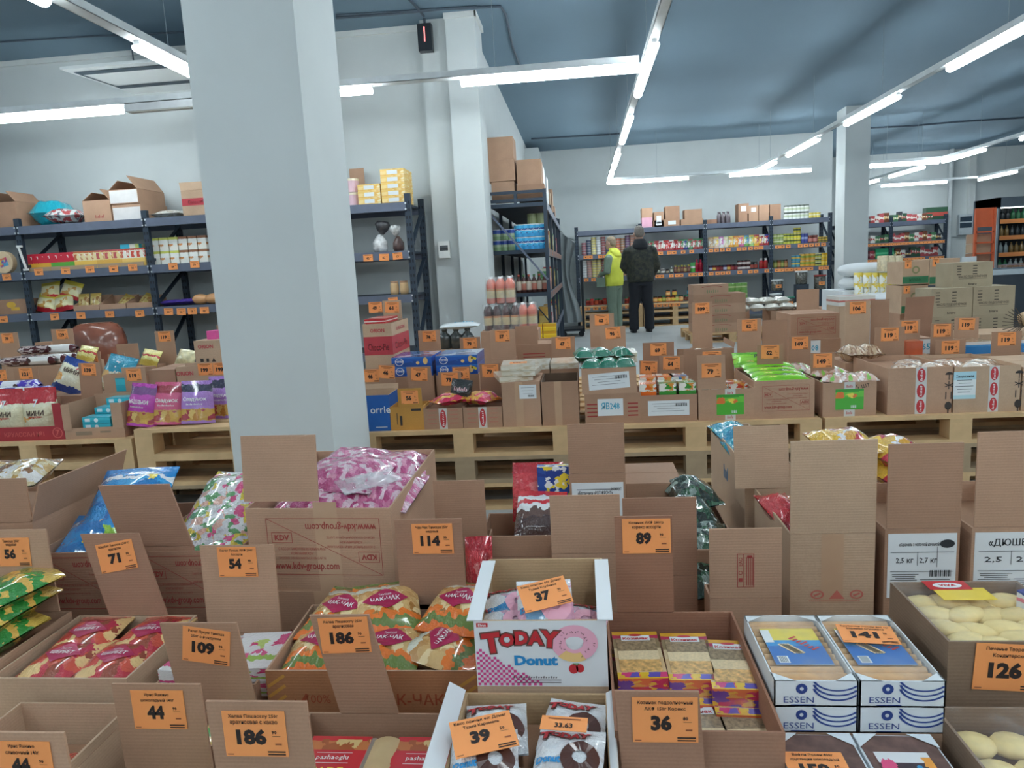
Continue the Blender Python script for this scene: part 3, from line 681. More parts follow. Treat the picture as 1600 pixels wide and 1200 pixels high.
# lower shelf: bags and small cartons
def bagput(me, M, label, cat='bag', group=None, name='snack_bag'):
    return tagp(put(me, name, None, M), label, cat, group)
by = band('ybag', [(0, (200, 40, 50)), (0.2, (240, 232, 180)), (0.75, (240, 220, 90))], (0.2, 0.7, 3, [(240, 230, 190), (210, 160, 80)], 0.5), dist=0.08)
YB = [pillow(0.2, 0.18, 0.08, by, i)[0] for i in range(2)]
for i, (a, q, r) in enumerate(((69, 484, 0.2), (100, 481, -0.15), (78, 463, -0.1), (106, 462, 0.3))):
    p_ = P(a, q, GY - (0.05 if i < 2 else 0))
    bagput(YB[i % 2], Matrix.Translation((p_.x, p_.y, L1[2] + (0.005 if i < 2 else 0.12))) @ Matrix.Rotation(r, 4, 'Y') @ Matrix.Rotation(rad(-20), 4, 'X'), 'yellow and red snack bag heaped on the lower shelf of the wall rack', 'bag', 'yellow and red snack bags')
gold = band('goldbag', [(0, (190, 110, 60)), (0.25, (222, 196, 120)), (0.8, (200, 170, 90))], (0.1, 0.9, 5, [(235, 215, 150), (180, 130, 70)], 0.4), rough=0.25, dist=0.05)
GB = [pillow(0.115, 0.16, 0.05, gold, 5 + i)[0] for i in range(2)]
for i, a in enumerate((122, 141, 180, 213)):
    bagput(GB[i % 2], TR(gx(a), GY - 0.03, L1[2] + 0.004) @ Matrix.Rotation(rad(-14 if i < 2 else -35), 4, 'X') @ Matrix.Rotation(rad(0 if i < 2 else 25), 4, 'Y'), 'golden snack bag in a small carton on the lower shelf of the wall rack', 'bag', 'golden snack bags')
pur = pillow(0.12, 0.16, 0.05, band('purb', [(0, (80, 60, 150)), (0.5, (120, 90, 170)), (0.7, (70, 60, 140))], dist=0.1), 9)[0]
for i, a in enumerate((257, 268, 282, 294)):
    bagput(pur, TR(gx(a), GY - 0.1, L1[2] + 0.03 + 0.002 * i) @ Matrix.Rotation(rad(-90), 4, 'X'), 'purple wrapped sweet pack lying on the lower shelf of the wall rack', 'pack', 'purple packs on the wall rack')
bun = mat('bun_crust', (214, 160, 110), 0.5, coat=0.3)
for i, a in enumerate((310, 330)):
    o = MB().surf(lambda u, v: Vector((0.085 * math.cos(2 * math.pi * u) * math.sin(math.pi * v), 0.06 * math.sin(2 * math.pi * u) * math.sin(math.pi * v), 0.05 - 0.05 * math.cos(math.pi * v))), 14, 8).build('bread_bun', bun, None, True, TR(gx(a), GY - 0.05, L1[2]))
    tagp(o, 'brown bread bun in clear film on the lower shelf of the wall rack', 'bread', 'bread buns on the wall rack')
for i, (a, c) in enumerate(((612, 626), (627, 641))):
    t = thing('cookie_jar', 'small clear jar of pale cookies on the lowest visible shelf beside the rack end post', 'jar', (gx((a + c) / 2, 455), GY - 0.05, L1[2] - 0.075 + 0.075), 0, 'cookie jars')
    MB().lathe([(0.036, 0), (0.042, 0.03), (0.04, 0.09), (0.034, 0.11)], 12).build('cookies', mat('cookie', (222, 186, 140), 0.8), t, True)
    MB().lathe([(0.037, 0.108), (0.037, 0.125)], 12).build('lid', mat('jar_lid_tan', (190, 150, 120), 0.4), t)
# two gathered bags
for a, w_, s_, lab in ((597, 0.17, 1.0, 'white and black gathered sweet bag tied at the top, on the wall rack end'), (625, 0.13, 0.85, 'dark brown gathered sweet bag with white tuft, on the wall rack end')):
    t = thing('tied_bag', lab, 'bag', (gx(a, 385), GY - 0.05, L1[1]), 0, 'tied sweet bags')
    k = 1 if a < 610 else 0
    lo = mat('bag_white_print' if k else 'bag_brown_print', (206, 206, 206) if k else (86, 62, 58), 0.3, coat=0.5, var=0.5, scale=22)
    hi = mat('bag_black_print' if k else 'bag_tuft', (60, 60, 64) if k else (220, 222, 220), 0.3, coat=0.5, var=0.6, scale=30)
    MB().lathe([(w_ * 0.32, 0), (w_ * 0.42, 0.03 * s_), (w_ * 0.4, 0.09 * s_), (w_ * 0.2, 0.14 * s_), (w_ * 0.09, 0.16 * s_)], 14).build('pouch', lo, t, True)
    MB().lathe([(w_ * 0.09, 0.16 * s_), (w_ * 0.3, 0.2 * s_), (w_ * 0.42, 0.25 * s_), (w_ * 0.3, 0.28 * s_)], 11).build('tuft', hi, t, True, Matrix.Rotation(rad(8 if k else -6), 4, 'Y'))
# bulky bag under the rack
o = MB().surf(lambda u, v: Vector((0.27 * math.cos(2 * math.pi * u) * math.sin(math.pi * v) ** 0.5, 0.2 * math.sin(2 * math.pi * u) * math.sin(math.pi * v) ** 0.5, 0.25 - 0.25 * math.cos(math.pi * v))) * (1 + 0.04 * noise.noise(Vector((math.cos(6.283 * u) * 2, math.sin(6.283 * u) * 2, v * 3)))), 22, 12).build('bulk_bag', mat('bulk_bag_film', (140, 84, 66), 0.25, coat=0.6, var=0.4, scale=4), None, True, TR(PX(148, 540, 6.2), 6.25, 0.42))
tagp(o, 'bulging reddish brown film bag lying under the wall rack', 'bag')
tagp(MB().box(-0.45, 0.45, -0.25, 0.25, 0, 0.42).build('crate', mat('crate_grey', (104, 104, 100), 0.8), None, False, TR(PX(148, 540, 6.2), 6.27, 0)), 'grey crate under the wall rack carrying the brown film bag', 'crate')

# ------------------------------------------------------------------ air conditioner, router, switches
ac = thing('air_conditioner', 'white ceiling-hung air conditioner above the wall rack', 'air conditioner', (0, 0, 0))
za = 3.14
ya, yb = G(150, 106, za).y, G(200, 151, za).y
xl, xr = G(97, 112, za).x, G(97, 112, za).x + 1.75
M_ac = mat('ac_white', (236, 240, 240), 0.35, var=0.02)
prof = [(ya, za + 0.01), (yb, za), (yb, za + 0.22), (ya + (yb - ya) * 0.75, za + 0.2), (ya, za + 0.035)]
b = MB(); n = len(prof); cut = 0.12
xe = lambda y: xl + cut * ((y - ya) / (yb - ya)) ** 1.5
for i in range(n):
    (p0, q0), (p1, q1) = prof[i], prof[(i + 1) % n]
    b.face([(xe(p0), p0, q0), (xe(p1), p1, q1), (xr, p1, q1), (xr, p0, q0)])
b.face([(xe(p0), p0, q0) for p0, q0 in prof]); b.face([(xr, p0, q0) for p0, q0 in prof[::-1]])
b.build('body', M_ac, ac)
def uf(x, v): return Vector((x, ya + (yb - ya) * v, za + 0.01 - 0.01 * v - 0.004))
M_slot = mat('ac_slot', (70, 84, 96), 0.6)
MB().face([uf(xl + 0.06, 0.09), uf(xl + 0.06, 0.19), uf(xr - 0.05, 0.19), uf(xr - 0.05, 0.09)]).build('air_slot', M_slot, ac)
MB().face([uf(xl + 0.11, 0.6), uf(xl + 0.11, 0.7), uf(xr - 0.05, 0.7), uf(xr - 0.05, 0.6)]).build('air_slot', M_slot, ac)
MB().face([uf(xl + 0.06, 0.19), uf(xl + 0.11, 0.6), uf(xl + 0.13, 0.6), uf(xl + 0.085, 0.19)]).build('air_slot', M_slot, ac)
for xx in (xl + 0.22, xl + 0.45, xr - 0.2):
    MB().tube([(xx, yb - 0.2, za + 0.19), (xx, yb - 0.2, CEIL)], 0.007, 6).build('hanger_rod', mat('rod', (120, 132, 140), 0.4, 0.6), ac)
rp = P(665, 60, 7.1)
ro = thing('wall_box', 'black device box with a red light strip on the pilaster under the ceiling', 'device', (rp.x, 7.1, rp.z))
MB().box(-0.065, 0.065, -0.045, 0.04, -0.12, 0.12).build('body', mat('black_plastic', (36, 42, 48), 0.4), ro)
MB().box(-0.005, 0.005, -0.048, -0.045, -0.04, 0.09).build('light_strip', glow('red_light', (1, 0.08, 0.06), 2.0), ro)
MB().tube([(0.0, 0, 0.12), (0.0, 0, 0.25)], 0.012, 6).build('cable', M_cable, ro)
sp = P(688, 390, 7.0)
sw = thing('breaker_box', 'small white breaker box on the wide pilaster', 'switch box', (sp.x + 0.02, 7.13, sp.z))
MB().box(-0.055, 0.055, -0.05, 0.0, -0.08, 0.08).build('cover', mat('white_plastic', (232, 234, 232), 0.4), sw)
MB().box(-0.04, 0.04, -0.053, -0.05, -0.01, 0.04).build('window', mat('breaker_window', (86, 92, 96), 0.2), sw)
MB().box(-0.04, 0.04, -0.056, -0.053, 0.0, 0.015).build('breaker', mat('breaker_dark', (40, 44, 48), 0.4), sw)
# ------------------------------------------------------------------ cartons, price tags, pallets
CARDS = [card('card_a', (190, 152, 125)), card('card_b', (177, 138, 112)), card('card_c', (198, 167, 139)), card('card_d', (168, 127, 103))]
M_in = card('card_inside', (168, 128, 100))
M_redink = mat('print_red', (162, 62, 58), 0.8)
M_darkink = mat('print_dark', (62, 56, 54), 0.8)
M_white = mat('paper_white', (228, 232, 234), 0.7, var=0.03)
M_tape = mat('tape_brown', (196, 160, 130), 0.3, coat=0.5, var=0.05)
M_wtape = mat('tape_white', (214, 212, 208), 0.35, coat=0.3)
M_bar = mat('barcode_ink', (50, 52, 56), 0.8)
BIGTAG = {}
def big_tag_meshes(num, kop, l1, l2, w, h, sty=0):
    k = (num, kop, l1, l2, w, sty)
    if k not in BIGTAG:
        base = MB().box(-w / 2, w / 2, 0, 0.0008, -h / 2, h / 2).mesh('price_tag', M_orange)
        b = MB(); y = -0.0006
        b.text(num, (-0.06 * w, y, -0.06 * h), h * 0.35, bold=0.055, width=len(num) * w * 0.16)
        b.text(kop, (0.31 * w, y, 0.04 * h), h * 0.085, bold=0.03, res=1)
        b.rect((0.34 * w, y, -0.04 * h), w * 0.13, h * 0.008)
        if l1: b.text(l1, (0, y, 0.39 * h), h * 0.1, bold=0.012, width=min(0.86 * w, len(l1) * 0.042 * w), res=1)
        else: b.rect((0, y, 0.4 * h), w * 0.72, h * 0.05, m=1)
        if l2: b.text(l2, (0, y, 0.25 * h), h * 0.1, bold=0.012, width=min(0.8 * w, len(l2) * 0.042 * w), res=1)
        else: b.rect((0, y, 0.29 * h), w * 0.4, h * 0.04, m=1)
        for i in range(2): b.rect((0.32 * w, y, (-0.39 - 0.06 * i) * h), w * 0.28, h * 0.03)
        b.rect((0.36 * w, y, -0.22 * h), w * 0.1, h * 0.035, m=1); b.rect((-0.42 * w, y, -0.45 * h), w * 0.1, h * 0.02, m=1)
        BIGTAG[k] = (base, b.mesh('print', [M_ink, M_ink2]))
    return BIGTAG[k]
def price_tag(parent, M, num, kop='90', l1='', l2='', w=0.086, h=0.065):
    a, c = big_tag_meshes(num, kop, l1, l2, w, h)
    o = put(a, 'price_tag', parent, M); put(c, 'print', o)
    return o

class Carton:
    """open or closed carton; front face towards -y; origin on the bottom centre"""
    def __init__(s, label, x0, x1, Y, z0, z1, d, flaps=(), m=0, rz=0.0, closed=False, inner=None, cat='carton', name='carton', group=None, fill=None, cut=None, back=None, sides=None):
        s.w, s.d, s.h = x1 - x0, d, z1 - z0
        s.o = thing(name, label, cat, ((x0 + x1) / 2, Y + d / 2, z0), rz, group)
        s.m = CARDS[m] if isinstance(m, int) else m
        s.inner = inner or s.m
        w2, d2, h, t = s.w / 2, d / 2, s.h, 0.004
        b = MB()
        if closed:
            b.box(-w2, w2, -d2, d2, 0, h)
            b.box(-w2 * 0.999, w2 * 0.999, -0.001, 0.001, h, h + 0.0008, 1)
        else:
            hf = h if cut is None else cut; hb = h if back is None else back; hs = h if sides is None else sides
            b.box(-w2, w2, -d2, -d2 + t, 0, hf, (0, 1, 0, 0, 1, 0)); b.box(-w2, w2, d2 - t, d2, 0, hb, (1, 0, 0, 0, 1, 0))
            for sx in (-1, 1):
                xa_, xb_ = (-w2, -w2 + t) if sx < 0 else (w2 - t, w2)
                mi = (0, 0, 0, 1, 1, 0) if sx < 0 else (0, 0, 1, 0, 1, 0)
                ys = (-d2 + t, d2 - t); zt = (min(hf, hs) if sides is None else hs, hs if sides is not None else hb)
                if sides is None and abs(hf - hb) > 1e-6:      # slanted side
                    A = [(xa_, ys[0], 0), (xb_, ys[0], 0), (xb_, ys[1], 0), (xa_, ys[1], 0)]
                    B = [(xa_, ys[0], hf), (xb_, ys[0], hf), (xb_, ys[1], hb), (xa_, ys[1], hb)]
                    b.face([A[3], A[0], B[0], B[3]], mi[2]); b.face([A[1], A[2], B[2], B[1]], mi[3]); b.face([B[0], B[1], B[2], B[3]], 1)
                else: b.box(xa_, xb_, ys[0], ys[1], 0, zt[1], mi)
            b.box(-w2 + t, w2 - t, -d2 + t, d2 - t, 0, t, 1)
        b.build('body', [s.m, s.inner], s.o)
        if fill: MB().box(-w2 + 0.006, w2 - 0.006, -d2 + 0.006, d2 - 0.006, fill - 0.003, fill).build('inner_pad', M_in, s.o)
        s.flaps = []
        for f in flaps: s.flap(*f)
    def flap(s, side, L, ang, a0=0.0, a1=1.0, shift=0.0, taper=0.0, z=None, m=None):
        a = rad(ang); w2, d2 = s.w / 2, s.d / 2; h = s.h if z is None else z; t = 0.004
        if side == 'f': o, u, v, ln = Vector((0, -d2, h)), Vector((1, 0, 0)), Vector((0, -math.sin(a), math.cos(a))), s.w
        elif side == 'b': o, u, v, ln = Vector((0, d2 - t, h)), Vector((1, 0, 0)), Vector((0, math.sin(a), math.cos(a))), s.w
        elif side == 'l': o, u, v, ln = Vector((-w2, 0, h)), Vector((0, -1, 0)), Vector((-math.sin(a), 0, math.cos(a))), s.d
        else: o, u, v, ln = Vector((w2 - t, 0, h)), Vector((0, -1, 0)), Vector((math.sin(a), 0, math.cos(a))), s.d
        M = frame(o, u, v); xa_, xb_ = (a0 - 0.5) * ln, (a1 - 0.5) * ln
        b = MB()
        q = [(xa_, 0.0015), (xb_, 0.0015), (xb_ + shift - taper, L), (xa_ + shift + taper, L)]
        b.face([(x, 0, z_) for x, z_ in q], 0); b.face([(x, t, z_) for x, z_ in q[::-1]], 1)
        for i in range(4):
            (p0, r0), (p1, r1) = q[i], q[(i + 1) % 4]
            b.face([(p0, 0, r0), (p0, t, r0), (p1, t, r1), (p1, 0, r1)], 1)
        b.build('flap', [m or (s.inner if side == 'b' else s.m), m or s.inner], s.o, False, M)
        s.flaps.append((M, L, (xa_ + xb_) / 2, shift, xb_ - xa_)); return s
    def tag(s, i, num, kop='90', l1='', l2='', dx=0.0, dz=None, rot=0.0, w=0.086, h=0.065):
        M, L, cx, sh, ln = s.flaps[i]
        zc = L - h / 2 - 0.004 if dz is None else L - dz
        price_tag(s.o, M @ Matrix.Translation((cx + dx + sh * zc / L, -0.0016, zc)) @ Matrix.Rotation(rad(rot), 4, 'Y'), num, kop, l1, l2, w, h); return s
    def fr(s, side):
        w2, d2 = s.w / 2, s.d / 2
        return {'f': frame((0, -d2, 0), (1, 0, 0), Z), 'l': frame((-w2, 0, 0), (0, -1, 0), Z), 'r': frame((w2, 0, 0), (0, 1, 0), Z), 't': frame((0, 0, s.h), (1, 0, 0), (0, 1, 0))}[side]
    def decal(s, side, fn, mats, name='print', off=0.0008):
        b = MB(); fn(b)
        M = s.flaps[side][0] if isinstance(side, int) else s.fr(side)
        b.build(name, mats, s.o, False, M @ Matrix.Translation((0, -off, 0))); return s
    def text(s, side, t, cx, cz, hh, m=None, width=None, bold=0.0, rot=0.0):
        return s.decal(side, lambda b: b.text(t, (cx, 0, cz), hh, width=width, bold=bold, rot=rot), m or M_redink)
    def sheet(s, side, cx, cz, w, h, m, name='label', lines=(), bars=None, rows=0, ink=None, rot=0.0):
        """stuck-on sheet with lettering; lines = (text, x, z, height, width) in sheet fractions"""
        M = (s.flaps[side][0] if isinstance(side, int) else s.fr(side)) @ Matrix.Translation((cx, -0.0012, cz)) @ Matrix.Rotation(rad(rot), 4, 'Y')
        o = MB().box(-w / 2, w / 2, 0, 0.0008, -h / 2, h / 2).build(name, m, s.o, False, M)
        b = MB(); y = -0.0005
        for t, x, z, hh, ww in lines: b.text(t, (x * w, y, z * h), hh * h, width=ww * w if ww else None, bold=0.015, res=1)
        for i in range(rows): b.rect((-0.02 * w * (i % 2), y, (0.3 - 0.66 * i / max(1, rows)) * h), w * (0.8 - 0.12 * (i % 3)), h * 0.018)
        if bars:
            x0, z0, ww, hh = bars; k = 0; x = x0
            while x < x0 + ww:
                bw = [0.012, 0.02, 0.008, 0.026][k % 4]; b.rect(((x + bw / 2) * w, y, z0 * h), bw * w, hh * h); x += bw + 0.014; k += 1
        if b.v: b.build('label_print', ink or M_bar, o)
        return s
    def tape(s, cx, w=0.05, m=None, over=0.05):
        MB().rect((cx, -0.0006, s.h / 2), w, s.h).build('tape', m or M_tape, s.o, False, s.fr('f')); return s
def kdv_print(b, w, h, flip=True):
    """the framed web-address print of the KDV cartons: one half upright, the other upside down"""
    x0, x1, z0, z1 = -0.36 * w, 0.42 * w, 0.2 * h, 0.86 * h; lw = 0.0012
    for p0, p1 in (((x0, z0), (x1, z0)), ((x0, z1), (x1, z1)), ((x0, z0), (x0, z1)), ((x1, z0), (x1, z1)), ((x0, z1), (x1, z0))):
        b.bar((p0[0], 0, p0[1]), (p1[0], 0, p1[1]), 0.0006, lw, 0, (0, 1, 0)) if False else b.rect(((p0[0] + p1[0]) / 2, 0, (p0[1] + p1[1]) / 2), math.hypot(p1[0] - p0[0], p1[1] - p0[1]), lw, rot=math.atan2(p1[1] - p0[1], p1[0] - p0[0]))
    W, H = x1 - x0, z1 - z0
    b.text('www.kdv-group.com', (x0 + 0.33 * W, 0, z0 + 0.14 * H), 0.17 * H, width=0.58 * W, bold=0.012)
    b.text('www.kdv-group.com', (x0 + 0.66 * W, 0, z0 + 0.86 * H), 0.17 * H, width=0.62 * W, bold=0.012, rot=math.pi)
    for cx, cz, r in ((0.13, 0.66, 0.0), (0.89, 0.32, math.pi)):
        b.text('KDV', (x0 + cx * W, 0, z0 + cz * H), 0.1 * H, width=0.13 * W, bold=0.03, rot=r)
        for dz in (-0.09, 0.09): b.rect((x0 + cx * W, 0, z0 + (cz + dz) * H), 0.18 * W, lw)
        for dx in (-0.09, 0.09): b.rect((x0 + (cx + dx) * W, 0, z0 + cz * H), lw, 0.18 * H)
    for k, t in enumerate(('С АССОРТИМЕНТОМ И НОВИНКАМИ', 'КОМПАНИИ KDV', 'МОЖНО ОЗНАКОМИТЬСЯ НА САЙТЕ')):
        b.text(t, (x0 + 0.3 * W, 0, z0 + (0.46 - 0.08 * k) * H), 0.045 * H, width=(0.2 if k == 1 else 0.42) * W, res=1)
        b.text(t, (x0 + 0.74 * W, 0, z0 + (0.5 + 0.08 * k) * H), 0.045 * H, width=(0.2 if k == 1 else 0.42) * W, res=1, rot=math.pi)

M_wood = mat('pallet_wood', (214, 178, 132), 0.8, var=0.16, scale=6, bump=0.2, bscale=30)
M_wood2 = mat('pallet_wood_grey', (172, 148, 118), 0.85, var=0.15, scale=7)
_pl = {}
def pallet(x0, Y, z0, label, L=1.1, W=0.8, H=0.14, rz=0.0, m=None, group='wooden pallets'):
    k = (L, W, H, id(m))
    if k not in _pl:
        mm = m or M_wood; th = 0.02; bh = H - 3 * th
        _pl[k] = dict(board=MB().box(0, L, 0, 0.11, 0, th).mesh('board', mm), cross=MB().box(0, 0.1, 0, W, 0, th).mesh('stringer', mm), block=MB().box(0, 0.1, 0, 0.1, 0, bh).mesh('block', mm))
    q = _pl[k]; th = 0.02; bh = H - 3 * th
    t = thing('pallet', label, 'pallet', (x0, Y, z0), rz, group)
    for y in (0, (W - 0.11) / 2, W - 0.11): put(q['board'], 'bottom_board', t, TR(0, y, 0))
    for i in range(3):
        for j in range(3): put(q['block'], 'block', t, TR((L - 0.1) * i / 2, (W - 0.1) * j / 2, th))
        put(q['cross'], 'stringer', t, TR((L - 0.1) * i / 2, 0, th + bh))
    for j in range(5): put(q['board'], 'deck_board', t, TR(0, (W - 0.11) * j / 4, 2 * th + bh))
    return t
# ================================================================== near table (two pallets high)
NB = 0.28
for i, (x, y) in enumerate(((-2.0, 0.62), (-0.88, 0.62), (0.24, 0.62), (-2.0, 1.44), (-0.88, 1.44), (0.24, 1.44))):
    for k in range(2):
        pallet(x, y, 0.14 * k, 'wooden pallet hidden under the near cartons, %s layer, %s' % (('lower', 'upper')[k], ('row next to the aisle', 'row towards the column')[i > 2]), group='pallets under the near table')
def nboard(label, xl, xr, yt, yf, Y, m=0, d=0.1, ang=0, shift=0.0, z0=NB, rz=0.0):
    xc = (xl + xr) / 2; zf = PZ(xc, yf, Y); L = PZ(xc, yt, Y) - zf
    return Carton(label, PX(xl, yt, Y), PX(xr, yt, Y), Y, z0, zf, d, [('f', L, ang, 0, 1, shift)], m, rz=rz)
def bboard(label, xl, xr, yt, Y, d, zr, m=0, shift=0.0, fill=None, pad=0.0, z0=NB, ang=0):
    """carton whose back board (at depth Y) shows at pixels xl..xr, top yt; zr = rim height"""
    xc = (xl + xr) / 2; x0, x1 = PX(xl, yt, Y), PX(xr, yt, Y); L = PZ(xc, yt, Y) - zr
    w = x1 - x0 + 2 * pad
    return Carton(label, x0 - pad, x1 + pad, Y - d, z0, zr, d, [('b', L, ang, pad / w, 1 - pad / w, shift)], m, fill=fill)
def base_box(label, x0, x1, Y, z1, d, m=0, z0=NB):
    return Carton(label, x0, x1, Y, z0, z1, d, m=m, closed=True, group='closed cartons under the near goods')
LIE = Matrix.Rotation(rad(-90), 4, 'X')
def lay(me, x, y, z, label, cat, group, name, rz=0.0, tilt=0.0, roll=0.0):
    """a flat pack lying face up; tilt lifts its far end"""
    M = Matrix.Translation((x, y, z)) @ Matrix.Rotation(rz, 4, 'Z') @ Matrix.Rotation(rad(tilt), 4, 'X') @ Matrix.Rotation(rad(roll), 4, 'Y') @ LIE
    return tagp(put(me, name, None, M), label, cat, group)
def bag(w, h, t, m, seed, txt=(), name='bag', **k):
    """bag mesh with lettering mapped on its front; txt = (text, u, v, height, width, material index)"""
    mats = m if isinstance(m, list) else [m]
    me, S = pillow(w, h, t, mats[:1], seed, name=name, **k)
    pr = None
    if txt:
        b = MB()
        for s_, u, v, hh, ww, mi in txt:
            b.text(s_, (0, 0, 0), hh, width=ww, bold=0.02, m=mi, fn=lambda X_, Y_, u=u, v=v: S(min(1, max(0, u + X_ / w)), min(1, max(0, v + Y_ / h)), -1, 0.0022))
        pr = b.mesh('lettering', mats[1:])
    return me, pr
def put_bag(mp, M, label, cat='bag', group=None, name='bag'):
    o = tagp(put(mp[0], name, None, M), label, cat, group)
    if mp[1]: put(mp[1], 'lettering', o)
    return o
def lying(x, y, z, rz=0.0, tilt=0.0, roll=0.0):
    return Matrix.Translation((x, y, z)) @ Matrix.Rotation(rz, 4, 'Z') @ Matrix.Rotation(rad(tilt), 4, 'X') @ Matrix.Rotation(rad(roll), 4, 'Y') @ LIE
WHT = mat('ink_white', (240, 238, 236), 0.6)

# --- KDV carton with pink sweets, on a second one
base_box('closed carton under the open carton of pink sweets', -0.765, -0.425, 1.5, 0.505, 0.4, 0).text('f', 'KDV', -0.08, 0.125, 0.018, width=0.05, rot=math.pi, bold=0.02).tape(-0.01)
k1 = Carton('large open carton with red web address print, full of pink sweets', -0.765, -0.425, 1.5, 0.505, 0.715, 0.4, [('f', 0.15, -6, 0.0, 0.52, 0.0, 0.0)], 0, rz=rad(-3), fill=0.12, cut=0.195, back=0.225)
k1.decal('f', lambda b: kdv_print(b, 0.34, 0.2), M_redink); k1.tape(0.02, 0.055)
pk = band('pink_sweets', [(0, (214, 120, 160))], (0, 1, 14, [(224, 130, 170), (190, 70, 124), (240, 206, 220), (206, 96, 146), (236, 160, 190)], 0.95), rough=0.18, coat=1.0, dist=0.1, wr=0.9)
clr = clear('clear_film', amount=0.16)
for i, (x, y, z, r, t, ww) in enumerate(((-0.63, 1.62, 0.655, 0.1, 6, 0.24), (-0.51, 1.66, 0.665, -0.1, 8, 0.18), (-0.62, 1.70, 0.70, -0.15, 8, 0.22), (-0.52, 1.61, 0.64, 0.1, 4, 0.17), (-0.5, 1.8, 0.69, 0.1, 6, 0.18), (-0.62, 1.82, 0.70, 0.0, 6, 0.2))):
    me, _ = pillow(ww, 0.2, 0.07, pk, 20 + i, wr=1.6)
    lay(me, x, y - 0.09, z, 'clear bag of pink wrapped sweets heaped in the large red-printed carton', 'sweets', 'bags of pink sweets', 'sweet_bag', r, t)
me, _ = pillow(0.15, 0.06, 0.022, clear('film_white', amount=0.42), 3, wr=2.2)
lay(me, -0.5, 1.60, 0.715, 'crumpled white film end of a sweet bag on top of the pink sweets', 'film', None, 'bag_end', 0.75, 20)

# --- two printed cartons at the left: blue bags and fruit sweets
for (xa_, xb_, lab) in ((-1.30, -1.06, 'open carton with red web address print, holding blue sweet bags'), (-1.055, -0.80, 'open carton with red web address print, holding clear bags of fruit sweets')):
    c = Carton(lab, xa_, xb_, 1.5, NB + 0.15, 0.605, 0.36, m=3, fill=0.1); c.decal('f', lambda b: kdv_print(b, 0.27, 0.19), M_redink)
    base_box('closed carton under the ' + lab.split('holding ')[1] + ' carton', xa_, xb_, 1.5, NB + 0.15, 0.36, 3)
c = Carton('carton flap board leaning between blue bags and fruit sweets', PX(190, 860, 1.5), PX(300, 860, 1.5), 1.505, 0.435, 0.615, 0.006, [('f', PZ(240, 757, 1.5) - 0.615, 2, 0, 1, -0.035)], 3, closed=True)
blue = band('blue_bag', [(0, (30, 140, 200)), (0.12, (150, 200, 60)), (0.3, (24, 140, 206)), (0.55, (40, 160, 220)), (0.72, (230, 236, 240)), (0.8, (20, 130, 200))], (0.1, 0.75, 3, [(24, 140, 206), (20, 120, 190), (240, 220, 80)], 0.5), rough=0.15, coat=1.0, dist=0.15, wr=0.5)
BB = [pillow(0.2, 0.2, 0.07, blue, 30 + i, wr=1.4)[0] for i in range(3)]
for i, (x, y, z, r, t) in enumerate(((-1.2, 1.505, 0.545, 0.05, 26), (-1.195, 1.56, 0.58, -0.1, 30), (-1.18, 1.63, 0.61, 0.08, 34))):
    lay(BB[i], x, y, z, 'glossy blue sweet bag with green leaves, heaped in the carton beside the leaning flap', 'bag', 'blue sweet bags', 'sweet_bag', r, t)
fru = band('fruit_sweets', [(0, (230, 226, 228))], (0, 1, 9, [(230, 90, 140), (240, 236, 236), (240, 210, 80), (110, 170, 110), (240, 190, 170), (250, 245, 245)], 0.85), rough=0.15, coat=1.0, dist=0.1, wr=0.9)
FB = [pillow(0.2, 0.18, 0.07, fru, 40 + i, wr=1.5)[0] for i in range(3)]
for i, (x, y, z, r, t) in enumerate(((-0.91, 1.505, 0.54, -0.05, 22), (-0.9, 1.57, 0.575, 0.1, 24), (-0.95, 1.67, 0.6, -0.25, 34))):
    lay(FB[i], x, y, z, 'clear bag of pink, yellow and green wrapped sweets beside the large red-printed carton', 'sweets', 'bags of fruit sweets', 'sweet_bag', r, t)

# --- carton at the left edge with foil sweets
c = Carton('plain carton with tall front board and gold foil sweets, beside the blue bags', -1.66, -1.34, 1.56, 0.44, 0.66, 0.34, [('f', 0.11, 0, 0, 1.0), ('r', 0.1, 20, 0, 1)], 1, fill=0.2)
base_box('closed carton under the carton of gold foil sweets', -1.66, -1.34, 1.56, 0.44, 0.34, 1)
gf = band('gold_foil', [(0, (226, 206, 160))], (0, 1, 9, [(236, 226, 206), (200, 160, 90), (245, 240, 235), (150, 100, 60)], 0.8), rough=0.2, coat=1, wr=0.9)
for i, x in enumerate((-1.58, -1.45)): lay(pillow(0.14, 0.16, 0.06, gf, 50 + i, wr=1.5)[0], x, 1.62, 0.73, 'bag of gold foil sweets in the plain carton beside the blue bags', 'sweets', 'gold foil sweets', 'sweet_bag', 0.2 * i, 10)

# --- carton with tag 66 and green striped bags
c = Carton('carton with price 56 on its raised back board, beside the dark printed cartons', -1.53, -1.16, 1.2, NB, 0.5, 0.22, [('b', 0.19, 3, 0.35, 0.93, -0.01)], 0, fill=0.2)
c.tag(0, '56', '90', 'Тимоша 280г', 'медовая', dx=0.02, dz=0.05)
gs = band('green_stripe', [(0, (226, 180, 80)), (0.16, (60, 150, 60)), (0.3, (230, 190, 90)), (0.42, (50, 140, 56)), (0.58, (226, 180, 80)), (0.7, (56, 150, 60)), (0.84, (230, 190, 90))], rough=0.15, coat=1, dist=0.25, wr=0.6)
for i, (x, y, z, r) in enumerate(((-1.3, 1.2, 0.49, -0.5), (-1.28, 1.23, 0.53, -0.3), (-1.3, 1.26, 0.565, -0.6))):
    lay(pillow(0.15, 0.2, 0.05, gs, 55 + i, wr=1.3)[0], x, y, z, 'green and yellow striped glossy bag in the carton priced 56 beside the dark printed cartons', 'bag', 'green striped bags', 'snack_bag', r, 10)

